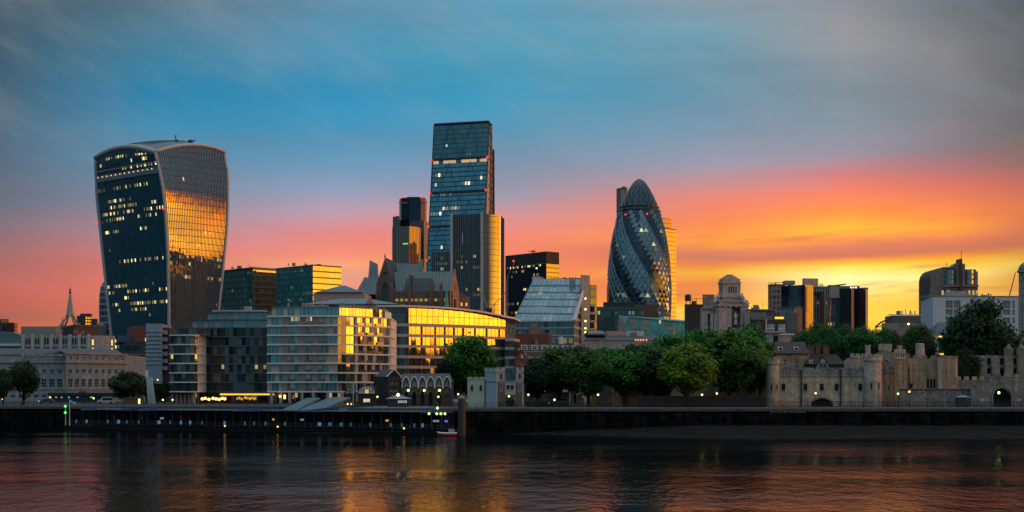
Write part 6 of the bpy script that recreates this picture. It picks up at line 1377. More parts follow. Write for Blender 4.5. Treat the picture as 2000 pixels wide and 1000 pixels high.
# ---------------- castle: water-gate tower range
def castle():
    D = 345; Z = lambda y, d=D: Zy(y, d)
    t = thing('castle_gatehouse', 'long stone castle range with round corner turrets, paired slit windows and a low water-gate arch', 'castle', P(1620,D))
    f = Fr(P(1510,D), P(1694,D)); zc = Z(733); 
    ax0, ax1 = f.u_at(1584), f.u_at(1627); cxu = (ax0+ax1)/2; rr_ = (ax1-ax0)/2
    mb = MB(); mb.quad(f,0,ax0,GZ-.5,zc); mb.quad(f,ax1,f.W,GZ-.5,zc)
    K = 12; za = lambda u: Z(789.5)+ (Z(779)-Z(789.5))*math.sqrt(max(0,1-((u-cxu)/rr_)**2))
    for k in range(K):
        u0, u1 = ax0+(ax1-ax0)*k/K, ax0+(ax1-ax0)*(k+1)/K
        mb.face([f.p(u0,za(u0)),f.p(u1,za(u1)),f.p(u1,zc),f.p(u0,zc)],[(u0,za(u0)),(u1,za(u1)),(u1,zc),(u0,zc)])
        mb.face([f.p(u0,za(u0),-2),f.p(u1,za(u1),-2),f.p(u1,za(u1)),f.p(u0,za(u0))])
    mb.build('curtain_wall', M_cast, t)
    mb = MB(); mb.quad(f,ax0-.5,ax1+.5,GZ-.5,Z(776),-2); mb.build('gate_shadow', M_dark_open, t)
    mb = MB()
    for k in range(K): u0, u1 = ax0+(ax1-ax0)*k/K, ax0+(ax1-ax0)*(k+1)/K; mb.face([f.p(u0,za(u0)-.02,.12),f.p(u1,za(u1)-.02,.12),f.p(u1,za(u1)+.4,.12),f.p(u0,za(u0)+.4,.12)]); mb.face([f.p(u0,za(u0)+.4,.12),f.p(u1,za(u1)+.4,.12),f.p(u1,za(u1)+.4,0),f.p(u0,za(u0)+.4,0)])
    mb.build('gate_arch', M_stone, t)
    mb = MB(); mb.fbox(f,cxu-.9,cxu+.9,Z(778),Z(776.5),.01,.5); mb.build('gate_hood', M_castG, t)
    for y,o in ((734,.16),): mb = MB(); mb.fbox(f,0,f.W,Z(y+2),Z(y),.003,o); mb.build('string_course', M_castG, t)
    mb = MB(); mb.fbox(f,0,f.W,zc+.003,Z(721),-.6,.02); crenels(mb,f,0,f.W,Z(721)+.003,.35,1.9,.5,.5); mb.build('parapet', M_castG, t)
    for x in (1565, 1642): mb = MB(); u = f.u_at(x); mb.fbox(f,u-.16,u+.16,GZ,Z(721),.01,.28); mb.build('drainpipe', M_frameD, t)
    for x in (1530,1573,1605,1634,1680):
        for o in (-2.3, 2.3): loop(t, f, f.u_at(x+o), Z(762.5), Z(750), .36, nm='lancet_window')
    mb = MB(); u = f.u_at(1665.5); mb.fbox(f,u-.12,u+.12,Z(744),Z(740),.003,.03); mb.build('spy_hole', M_dark_open, t)
    drum(t, 1508.5, D+.5, 1.62, GZ-.5, Z(711), slits=((-18,Z(762.5),Z(752)),(28,Z(762.5),Z(752))))
    drum(t, 1704.5, D-.2, 2.05, GZ-.5, Z(705), slits=((-22,Z(760),Z(748)),(26,Z(760),Z(748))))
    # blocks at the right end
    f2 = Fr(P(1662,D+4), P(1690,D+4)); mb = MB(); mb.fbox(f2,0,f2.W,GZ,Z(698),-5,0); mb.fbox(f2,-.15,f2.W,Z(698)+.003,Z(694),-.5,.15); crenels(mb,f2,-.15,f2.W,Z(694)+.005,.5,.6,.4,.4,.15); mb.build('upper_block', M_cast, t)
    f3 = Fr(P(1719,D+2), P(1750,D+2)); z3 = Z(729); mb = MB(); mb.quad(f3,0,f3.W,GZ-.5,z3); mb.build('link_wall', M_castB, t)
    mb = MB(); mb.fbox(f3,0,f3.W,z3+.003,Z(715),-.4,.2); mb.build('link_parapet', M_castG, t)
    f4 = Fr(P(1721,D+5), P(1747,D+5)); mb = MB(); mb.fbox(f4,0,f4.W,Z(716),Z(686),-4,0); mb.build('inner_block', M_castG, t); 
    mb = MB(); u = f4.u_at(1730); mb.tube([f4.p(u+.7*math.cos(a),Z(711)+.9*math.sin(a)+.3,.1) for a in [math.pi*k/8 for k in range(9)]],.16,5); mb.face([f4.p(u+.55*math.cos(a),Z(712)+1.0*max(0,math.sin(a)),.06) for a in [math.pi*k/8 for k in range(9)]]); mb.build('inner_doorway', [M_stone], t)
    loop(t, f3, f3.u_at(1736), Z(762), Z(752), .3)
    fq = foot(1747,1748.5,1767,D-1,6); FS = Fr(fq[1],fq[2]); mb = MB(); mb.prism(list(fq), GZ-.5, Z(702)); mb.build('square_tower', M_castB, t)
    mb = MB(); o = [fq[0]+Vector((-.2,0)),fq[1]+Vector((-.2,-.2)),fq[2]+Vector((.2,-.2)),fq[3]+Vector((.2,0))]; mb.prism(o, Z(702)+.003, Z(687)); fo = Fr(o[1],o[2]); crenels(mb,fo,0,fo.W,Z(687)+.005,.55,.55,.35,.35); mb.build('tower_parapet', M_cast, t)
    for k in range(4): mb = MB(); u = fo.W*(k+.7)/4.6; mb.fbox(fo,u-.1,u+.1,Z(697),Z(690),.004,.03); mb.build('slot', M_dark_open, t)
    drum(t, 1728.5, D+8, 1.35, Z(716), Z(683), M_cast)
    for x,y0,y1,w in ((1695,692,675,.75),(1757,687,676,.7)):
        q = P(x,D+6); mb = MB(); mb.cyl(q.x,q.y,Z(y0),Z(y1),w*.85,w*.8,8); mb.cyl(q.x,q.y,Z(y1)+.003,Z(y1)+.35,w*.95,w*.95,8); mb.build('chimney', M_stoneW, t)
    return D
castle()
def keep():
    D = 372; Z = lambda y: Zy(y, D)
    t = thing('castle_tower', 'broad brown stone tower with three tall lancets between water gate and biggest tree', 'castle', P(1806,D))
    f = Fr(P(1766,D), P(1846,D+1)); mb = MB(); mb.fbox(f,0,f.W,GZ-.5,Z(700),-8,0); mb.build('wall', M_castB, t)
    mb = MB(); crenels(mb,f,0,f.W,Z(700)+.003,.8,1.0,1.2,.5); mb.build('battlement', M_castG, t)
    for x in (1812,1818.5,1825): loop(t, f, f.u_at(x), Z(758), Z(741), .6, nm='lancet_window')
    mb = MB(); u = f.u_at(1779); mb.fbox(f,u-.45,u+.45,Z(758),Z(749),.004,.03); mb.build('door', M_dark_open, t)
    mb = MB(); u = f.u_at(1775.5); mb.fbox(f,u-.12,u+.12,Z(760),Z(717),.005,.2); mb.build('drainpipe', M_frameD, t)
    for a,b in ((1833,1843),): 
        g = Fr(P(a,D-1.5),P(b,D-1.5)); mb = MB(); mb.fbox(g,0,g.W,GZ-.5,Z(699),-1.6,0); mb.build('pilaster', M_cast, t)
    g = Fr(P(1844,D-.5),P(1870,D+2)); mb = MB(); mb.fbox(g,0,g.W,GZ-.5,Z(697),-5,0); mb.fbox(g,-.1,g.W+.1,Z(697)+.003,Z(695),-.5,.15); mb.build('corner_turret', M_castG, t)
    mb = MB(); 
    for k in range(12): mb.fbox(g,g.W-1.0-(.25 if k%2 else 0),g.W,Z(738)+k*.42,Z(738)+k*.42+.38,.003,.07)
    mb.build('quoins', M_stone, t)
    for x in (1849,1866): loop(t, g, g.u_at(x), Z(732), Z(723), .35)
    q = P(1797,D+3); mb = MB(); mb.cyl(q.x,q.y,Z(700),Z(672),1.25,1.1,8); mb.cyl(q.x,q.y,Z(672)+.003,Z(670),1.2,.8,8); mb.build('chimney', M_cast, t)
keep()
def lowwall():
    D = 340; Z = lambda y, d=D: Zy(y, d)
    t = thing('castle_wall', 'low crenellated stone wall in front of the brown tower, ending at the small kiosk', 'wall', P(1825,D))
    f = Fr(P(1758,D),P(1897,D)); mb = MB(); mb.fbox(f,0,f.W,GZ-.5,Z(763),-.8,0); mb.build('wall', M_castG, t)
    mb = MB(); crenels(mb,f,0,f.W,Z(763)+.003,.4,2.2,.35,.6,.08); mb.build('battlement', plain('dark_stone', (.05,.05,.05), .8), t)  # merlons darker than the wall below
    for k in range(7): mb = MB(); u = f.u_at(1785+k*16); mb.fbox(f,u-.14,u+.14,Z(768),Z(765),.003,.03); mb.build('loophole', M_dark_open, t)
    D2 = 338; t = thing('castle_wall', 'tall stepped castle wall with a large pointed gateway arch at the right edge', 'wall', P(1955,D2)); Z2 = lambda y: Zy(y, D2)
    f = Fr(P(1896,D2),P(2075,D2)); gx0, gx1 = f.u_at(1939), f.u_at(1975); um = (gx0+gx1)/2; zs_ = Z2(771); zp = Z2(757)
    ar = lambda u: zs_ + (zp-zs_)*math.sqrt(max(0, 1-(abs(u-um)/(um-gx0))**1.7))
    st = [(0,f.u_at(1906),Z2(755)),(f.u_at(1906),f.u_at(1922),Z2(746)),(f.u_at(1922),gx0,Z2(737)),(gx1,f.W,Z2(737))]
    mb = MB()
    for a,b,z in st: mb.quad(f,a,b,GZ-.5,z)
    for k in range(14):
        u0,u1 = gx0+(gx1-gx0)*k/14, gx0+(gx1-gx0)*(k+1)/14; mb.face([f.p(u0,ar(u0)),f.p(u1,ar(u1)),f.p(u1,Z2(737)),f.p(u0,Z2(737))],[(u0,ar(u0)),(u1,ar(u1)),(u1,Z2(737)),(u0,Z2(737))]); mb.face([f.p(u0,ar(u0),-2.5),f.p(u1,ar(u1),-2.5),f.p(u1,ar(u1)),f.p(u0,ar(u0))])
    mb.build('wall', M_castG, t)
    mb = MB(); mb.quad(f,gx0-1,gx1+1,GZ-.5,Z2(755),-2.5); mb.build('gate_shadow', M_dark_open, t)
    mb = MB(); path = [f.p(gx0-.1,GZ,.1),f.p(gx0-.1,zs_,.1)]+[f.p(gx0+(gx1-gx0)*k/14,ar(gx0+(gx1-gx0)*k/14)+.1,.1) for k in range(15)]+[f.p(gx1+.1,zs_,.1),f.p(gx1+.1,GZ,.1)]; mb.tube(path,.22,4); mb.build('gate_arch', M_stone, t)
    for a,b,z in st[:2]+[(st[2][0],f.W,Z2(737))]: mb = MB(); mb.fbox(f,a+.02,b,z+.003,z+.25,-.6,.12); mb.build('coping', M_castG, t)
    mb = MB(); crenels(mb,f,f.u_at(1922),f.W,Z2(737)+.256,.55,1.3,.9,.5); mb.build('battlement', M_castG, t)
    for x in (1918,1990): mb = MB(); u = f.u_at(x); mb.fbox(f,u-.4,u+.4,Z2(785),Z2(778),.005,.08); mb.build('notice_panel', plain('notice_pale', (.3,.35,.34), .5), t)
    lamps(t, [f.p(f.u_at(1953),Z2(767),-.8)], .3, 'gate_lamp', glow('lamp_green', (.75,1,.25), 4))
    D3 = 385; t = thing('castle_wall', 'long battlemented inner curtain wall running below the big tree', 'wall', P(1930,D3)); f = Fr(P(1868,D3),P(2080,D3)); mb = MB(); mb.fbox(f,0,f.W,GZ-.5,Zy(742,D3),-1,0); mb.build('wall', M_castG, t); mb = MB(); crenels(mb,f,0,f.W,Zy(742,D3)+.003,.9,1.1,.9,.5); mb.build('battlement', M_cast, t)
    # buttressed range behind
    D4 = 402; t = thing('castle_building', 'buttressed stone castle range with dark window bays under the big tree', 'castle', P(1945,D4)); f = Fr(P(1893,D4),P(2080,D4)); hs = []
    for x in (1903,1929,1956,1981): hs += [(f.u_at(x)-.9,f.u_at(x)+1.1,Zy(712,D4),Zy(700,D4)),(f.u_at(x)-1.0,f.u_at(x)+1.2,Zy(738,D4),Zy(719,D4))]
    mb = MB(); punched(mb,f,GZ-.5,Zy(694,D4),hs,.8); mb.build('wall', M_castG, t); windows(f,hs,t,M_dark_open,M_castG,.8,(0,1))
    for x in (1917,1942,1968,1992): mb = MB(); u = f.u_at(x); mb.fbox(f,u-1.1,u+1.1,GZ-.5,Zy(700 if x<1950 else 680,D4),.003,1.3); mb.cyl(*f.p(u,0,.6)[:2],Zy(700 if x<1950 else 680,D4),Zy(694 if x<1950 else 672,D4),.9,.15,4); mb.build('buttress', M_castG, t)
    # white turret at the edge
    D5 = 440; t = thing('white_turret', 'tall pale stone corner turret with lead cap and weather vane at the right edge', 'castle', P(2003,D5)); q = P(2007,D5); r_ = 2.75
    mb = MB(); mb.cyl(q.x,q.y,GZ,Zy(530,D5),r_,r_*.96,8); mb.build('shaft', masonry('turret_stone', (.36,.32,.28), (.2,.18,.16), .8, .35, .03, .15), t)
    mb = MB(); mb.cyl(q.x,q.y,Zy(532,D5),Zy(529,D5),r_+.35,r_+.35,12); mb.build('cornice', M_stone, t)
    mb = MB(); mb.ball(q.x,q.y,Zy(529,D5)+.01,r_*1.0,16,6,sz=1.0,half=True); mb.tube([(q.x,q.y,Zy(512,D5)),(q.x,q.y,Zy(500,D5))],.12,4); mb.build('lead_cap', M_lead, t)
    mb = MB(); mb.tube([(q.x,q.y,Zy(500,D5)),(q.x,q.y,Zy(466,D5))],.1,4); mb.ball(q.x,q.y,Zy(480,D5),.4,8,5); mb.fbox(Fr((q.x-1.1,q.y),(q.x,q.y)),0,1.0,Zy(475,D5),Zy(470,D5),-.03,.03); mb.build('weather_vane', plain('brass', (.5,.32,.1), .4, metal=.6), t)
    ff = Fr((q.x-r_*.95,q.y-r_*.39),(q.x-r_*.39,q.y-r_*.95))
    for k in range(26): mb = MB() if k==0 else mb; mb.fbox(ff,.0,.35+(.2 if k%2 else 0),GZ+10+k*1.05,GZ+10.5+k*1.05,.02,.1)
    mb.build('quoins', M_stoneW, t)
    for y in (543,560,600,650): mb = MB(); mb.fbox(ff,ff.W*.55,ff.W*.55+.5,Zy(y+7,D5),Zy(y,D5),.01,.05); mb.build('slit_window', M_dark_open, t)
lowwall()
def outer():
    D = 356; Z = lambda y: Zy(y, D); t = thing('castle_wall', 'plain stone castle wall seen between tree trunks, left of the water gate', 'wall', P(1350,D))
    f = Fr(P(1205,D),P(1512,D)); hs = [(f.u_at(1404),f.u_at(1416),Z(758),Z(745))]; mb = MB(); punched(mb,f,GZ-.5,Z(733),hs,.4); mb.build('wall', M_cast, t); windows(f,hs,t,facade('pale_pane',.4,.5,.05,.05,glass=(.2,.24,.26),frame=(.3,.3,.3),ior=1.6),M_frameW,.4,(3,2))
    mb = MB(); mb.fbox(f,f.u_at(1404)-.5,f.W,Z(731),Z(729.5),-.3,.25); mb.build('coping', M_castG, t)
    D = 350; Z = lambda y: Zy(y, D); t = thing('ruined_wall', 'jagged pale fragment of ruined wall with an arched hole, between the trees', 'wall', P(1128,D)); f = Fr(P(1114,D),P(1141,D)); 
    top = [(0,760),(.06,757),(.1,765),(.2,764),(.27,770),(.4,769),(.5,773),(.62,768),(.75,770),(.85,775),(1,779)]
    mb = MB(); W_ = f.W; pr = [(u*W_, Z(y)) for u,y in top]
    for (u0,z0),(u1,z1) in zip(pr,pr[1:]):
        if .28*W_ < (u0+u1)/2 < .42*W_:
            mb.face([f.p(u0,Z(771)+.6),f.p(u1,Z(771)+.6),f.p(u1,z1),f.p(u0,z0)],[(u0,0),(u1,0),(u1,1),(u0,1)]); mb.face([f.p(u0,GZ),f.p(u1,GZ),f.p(u1,Z(788)),f.p(u0,Z(788))],[(u0,0),(u1,0),(u1,.3),(u0,.3)])
        else: mb.face([f.p(u0,GZ),f.p(u1,GZ),f.p(u1,z1),f.p(u0,z0)],[(u0,GZ),(u1,GZ),(u1,z1),(u0,z0)])
        mb.face([f.p(u0,z0),f.p(u1,z1),f.p(u1,z1,-.8),f.p(u0,z0,-.8)])
    mb.build('wall', masonry('ruin_stone', (.42,.38,.30), (.2,.18,.15), .5, .3, .03, .3), t); mb = MB(); mb.fbox(f,.25*W_,.45*W_,GZ,Z(768),-.8,-.3); mb.build('hole', M_dark_open, t)
    t = thing('castle_wall', 'low dark stone building wall behind the dense middle trees', 'wall', P(1185,D+4)); f = Fr(P(1160,D+4),P(1215,D+4)); mb = MB(); mb.fbox(f,0,f.W,GZ-.5,Z(752),-4,0); mb.build('wall', M_castG, t); mb = MB(); mb.fbox(f,f.W*.62,f.W,GZ,Z(750),.003,.3); mb.build('pale_corner', M_cast, t)
    mb = MB(); g = Fr(P(1155,D),P(1164,D)); mb.fbox(g,0,g.W,GZ,Z(772),-.3,0); mb.build('yellow_panel', plain('ochre', (.45,.33,.05), .7), t)
outer()
def tudor():
    D = 385; Z = lambda y: Zy(y, D)
    t = thing('stone_house', 'stone house with white sash windows rising behind the castle wall beside the left turret', 'house', P(1548,D)); f = Fr(P(1514,D),P(1580,D))
    hs = [(f.u_at(1530),f.u_at(1537),Z(714),Z(702)),(f.u_at(1553),f.u_at(1560),Z(722),Z(701))]; mb = MB(); punched(mb,f,GZ,Z(690),hs,.25); g = Fr(f.p(f.W,0)[:2],P(1590,D+14)); mb.quad(g,0,g.W,GZ,Z(687)); mb.build('wall', M_castB, t); windows(f,hs,t,M_pane,M_frameW,.25,(1,1),sill=True)
    mb = MB(); mb.face([f.p(-.3,Z(690),.3),f.p(f.W+.3,Z(690),.3),f.p(f.W,Z(666),-6),f.p(1,Z(666),-6)]); mb.fbox(f,0,f.W,Z(692),Z(690)-.02,.003,.35); mb.build('roof', plain('clay_tiles', (.045,.03,.03), .8, var=.3, scale=1.5), t)
    for x in (1526,1557): mb = MB(); u = f.u_at(x); mb.fbox(f,u-.55,u+.55,Z(685),Z(677),-3.6,-1.0,0); mb.fbox(f,u-.4,u+.4,Z(684),Z(678.5),-.99,-.96,1); mb.build('dormer', [M_frameW, M_pane], t)
    t = thing('timbered_house', 'dark-roofed half-timbered house with a black-and-white gable behind the castle wall', 'house', P(1605,D)); f = Fr(P(1576,D-2),P(1650,D-2))
    mb = MB(); mb.fbox(f,0,f.W,GZ,Z(712),-8,0); mb.build('wall', plain('dark_brickwork', (.05,.03,.028), .8), t)
    mb = MB(); mb.face([f.p(-.4,Z(712)+.02,.4),f.p(f.W+.4,Z(712)+.02,.4),f.p(f.W-1.4,Z(692),-4),f.p(1.4,Z(692),-4)]); mb.face([f.p(f.W+.4,Z(712)+.02,.4),f.p(f.W+.4,Z(712)+.02,-8.4),f.p(f.W-1.4,Z(692),-4)]); mb.face([f.p(-.4,Z(712)+.02,-8.4),f.p(-.4,Z(712)+.02,.4),f.p(1.4,Z(692),-4)]); mb.build('roof', plain('tiles_black', (.025,.022,.022), .8, var=.3, scale=1.5), t)
    u = f.u_at(1606); hw = 1.95; ze, zt = Z(720), Z(697); mb = MB(); mb.face([f.p(u-hw,ze,.6),f.p(u+hw,ze,.6),f.p(u,zt,.6)],None,0)
    for s in (-1,1): 
        mb.tube([f.p(u+s*hw,ze,.66),f.p(u,zt,.66)],.12,4,1); mb.tube([f.p(u+s*.75,ze,.66),f.p(u+s*.75,ze+1.7,.66)],.07,4,1); mb.tube([f.p(u+s*.2,ze+1.8,.66),f.p(u+s*1.5,ze,.66)],.06,4,1); mb.tube([f.p(u+s*.4,ze+1.0,.66),f.p(u+s*1.2,ze+.2,.66)],.06,4,1)
    mb.tube([f.p(u-1.0,ze+1.4,.66),f.p(u+1.0,ze+1.4,.66)],.07,4,1); mb.tube([f.p(u,ze,.66),f.p(u,zt,.66)],.06,4,1)
    for s in (-.38,.38): mb.fbox(f,u+s-.22,u+s+.22,ze+.2,ze+1.1,.67,.7,2)
    mb.build('timbered_gable', [plain('plaster', (.5,.52,.5), .8, var=.06), M_frameD, M_pane], t)
    mb = MB(); 
    for s in (-1,1): q = [f.p(u+s*(hw+.2),ze-.1,.8),f.p(u,zt+.2,.8),f.p(u,zt+.2,-4),f.p(u+s*(hw+.2),ze-.1,-4)]; mb.face(q if s<0 else q[::-1])
    mb.build('gable_roof', MC['tiles_black'], t)
    mb = MB(); uu = f.u_at(1583.5); mb.fbox(f,uu-.4,uu+.4,Z(710),Z(703),-.5,.3,0); mb.fbox(f,uu-.22,uu+.22,Z(708.5),Z(704.5),.303,.33,1); mb.build('dormer', [M_frameW, M_pane], t)
    for x,w in ((1591,.7),(1604.5,.6),(1621,.75)): mb = MB(); uu = f.u_at(x); mb.fbox(f,uu-w,uu+w,Z(705),Z(675),-5.4,-4.2); mb.fbox(f,uu-w-.1,uu+w+.1,Z(675)+.003,Z(673),-5.5,-4.1); mb.build('chimney', M_brick, t)
    q = P(1653,D-6); mb = MB(); mb.cyl(q.x,q.y,Z(722),Z(708),.6,.55,8); mb.ball(q.x,q.y,Z(708),.55,8,4,half=True); mb.build('stone_chimney', M_stone, t)
    t = thing('office_building', 'pale stone and glass building side with dark recess rising above the stone house roof', 'building', P(1515,440)); f = Fr(P(1497,440),P(1522,440)); mb = MB(); mb.fbox(f,0,f.W,GZ,Zy(650,440),-8,0); mb.build('wall', M_stone, t); mb = MB(); mb.fbox(f,f.W*.55,f.W*.9,GZ,Zy(655,440),.003,.2); mb.build('recess', M_dark_open, t); mb = MB(); mb.fbox(f,-.5,f.W+2,Zy(650,440)+.01,Zy(647,440),-8,.6); mb.build('parapet', M_stoneW, t)
tudor()
# ---------------- pumping house shaped like a small castle
def pump():
    D = 335; Z = lambda y, d=D: Zy(y, d); t = thing('pump_house', 'small white castle-like pumping house with battlements on the quay', 'building', P(968,D))
    pale = masonry('pale_ashlar', (.42,.43,.42), (.25,.26,.26), .9, .4, .02, .06, stain=.2)
    a, b = P(913,D+3), P(958,D+1); f = Fr(a,b); mb = MB(); mb.fbox(f,0,f.W,GZ,Z(741),-5,0); mb.build('low_wing', plain('green_lit_render', (.42,.45,.33), .8, var=.08), t)  # pale yellow-green light put into the wing's wall colour
    mb = MB(); mb.fbox(f,-.1,f.W-.01,Z(741)+.003,Z(739),-5.1,.1); crenels(mb,f,0,f.W,Z(739)+.005,.35,.9,.4,.3); mb.build('wing_parapet', pale, t)
    for x in (922,939): loop(t, f, f.u_at(x), Z(763), Z(753), .5, nm='lancet_window')
    fq = foot(947,969,1023,D,14); FL, FR = Fr(fq[0],fq[1]), Fr(fq[1],fq[2]); FL = Fr(P(947,D+1.5),P(969,D)); 
    mb = MB(); mb.quad(FL,0,FL.W,GZ,Z(727)); mb.build('left_wall', plain('pale_blue_render', (.30,.35,.38), .8, var=.06), t); mb = MB(); mb.quad(FR,0,FR.W,GZ,Z(727)); g = Fr(fq[2],fq[3]); mb.quad(g,0,g.W,GZ,Z(727)); mb.build('front_wall', pale, t)
    mb = MB(); mb.fbox(FL,0,FL.W,Z(727)+.003,Z(723),-.4,.1); crenels(mb,FL,0,FL.W,Z(723)+.005,.55,.6,.4,.4,.1); mb.build('left_battlement', MC['pale_blue_render'], t)
    ua, ub = FR.u_at(987), FR.u_at(1007)
    for u0,u1 in ((0,ua-.1),(ub+.1,FR.W)): mb = MB(); mb.fbox(FR,u0,u1,Z(727)+.003,Z(723),-.4,.12); crenels(mb,FR,u0,u1,Z(723)+.005,.6,.5,.45,.4,.12); mb.build('front_battlement', pale, t)
    mb = MB(); mb.fbox(FR,ua,ub,Z(742),Z(719),.005,.3,0); mb.build('bay_window', facade('pump_glass', .6, .9, .05, .05, glass=(.03,.07,.1), frame=(.02,.03,.04), ior=1.8), t)
    for y in (746,): mb = MB(); mb.fbox(FR,-.05,FR.W+.05,Z(y),Z(y-1),.003,.12); mb.fbox(FL,0,FL.W,Z(y),Z(y-1),.003,.12); mb.build('string_course', M_castG, t)
    rub = masonry('rubble', (.15,.12,.10), (.1,.09,.08), .35, .25, .04, .4)
    for u0,u1 in ((.35,FR.u_at(986)),(FR.u_at(1007),FR.W-.4)): mb = MB(); mb.fbox(FR,u0,u1,GZ,Z(748),.003,.04); mb.build('rubble_panel', rub, t)
    mb = MB(); mb.fbox(FR,FR.u_at(986)+.01,FR.u_at(1007)-.01,GZ,Z(771),.003,.035); mb.build('rubble_base', rub, t)
    for x,y0,y1 in ((979,763,750),(1015,763,750),(979,740,731),(1015,740,731),(975,724,720),(1011,724,720)): loop(t, FR, FR.u_at(x), Z(y0), Z(y1), .42, nm='lancet_window')
    for x in (992,1000): mb = MB(); u = FR.u_at(x); mb.fbox(FR,u-.35,u+.35,Z(761),Z(752),.06,.09,0); mb.fbox(FR,u-.45,u+.45,Z(762),Z(761)-.02,.06,.16,1); mb.build('window', [M_pane, M_frameW], t)
    mb = MB(); mb.tube([FL.p(.15,GZ,.15),FL.p(.15,Z(740),.15)],.12,5); mb.build('drainpipe', M_frameD, t)
    q = P(996,D-3); sh = thing('shrub', 'dark round shrub at the foot of the white pumping house', 'shrub', (q.x,q.y,GZ)); rr = random.Random(3); mb = MB()
    for _ in range(700):
        v = Vector((rr.gauss(0,1),rr.gauss(0,1),rr.gauss(0,1))).normalized()*(1.1*rr.random()**.3); c = Vector((q.x,q.y,GZ+1.1))+v; a = Vector((rr.uniform(-1,1),rr.uniform(-1,1),rr.uniform(-1,1))).normalized()*.14; b = a.orthogonal().normalized()*.1
        if c.z > GZ: mb.face([c-a,c-b,c+a,c+b])
    mb.build('leaves', leafmat('leaf_dark', (.02,.035,.015), (.03,.06,.02)), sh)
def leafmat(name, c1, c2, sc=.35):
    if name in MC: return MC[name]
    m, nt, p = newmat(name); t_ = NN(nt, 'ShaderNodeTexCoord'); n1 = NN(nt, 'ShaderNodeTexNoise'); n1.inputs['Scale'].default_value = sc; n1.inputs['Detail'].default_value = 4; nt.links.new(t_.outputs['Object'], n1.inputs['Vector'])
    mr = NN(nt, 'ShaderNodeMapRange'); mr.inputs[1].default_value = .38; mr.inputs[2].default_value = .62; nt.links.new(n1.outputs[0], mr.inputs[0])
    oi = NN(nt, 'ShaderNodeObjectInfo'); hv = NN(nt, 'ShaderNodeHueSaturation'); nt.links.new(MIXC(nt, mr.outputs[0], c1, c2), hv.inputs['Color'])
    nt.links.new(MATH(nt, 'ADD', MATH(nt, 'MULTIPLY', oi.outputs['Random'], .05), .475), hv.inputs['Hue']); nt.links.new(MATH(nt, 'ADD', MATH(nt, 'MULTIPLY', oi.outputs['Random'], .5), .75), hv.inputs['Value'])
    nt.links.new(hv.outputs[0], p.inputs['Base Color']); p.inputs['Roughness'].default_value = .6; p.inputs['IOR'].default_value = 1.35
    tr = NN(nt, 'ShaderNodeBsdfTranslucent'); nt.links.new(hv.outputs[0], tr.inputs[0]); mx = NN(nt, 'ShaderNodeMixShader'); mx.inputs[0].default_value = .35
    nt.links.new(p.outputs[0], mx.inputs[1]); nt.links.new(tr.outputs[0], mx.inputs[2]); nt.links.new(mx.outputs[0], nt.nodes['Material Output'].inputs[0])
    MC[name] = m; return m
pump()
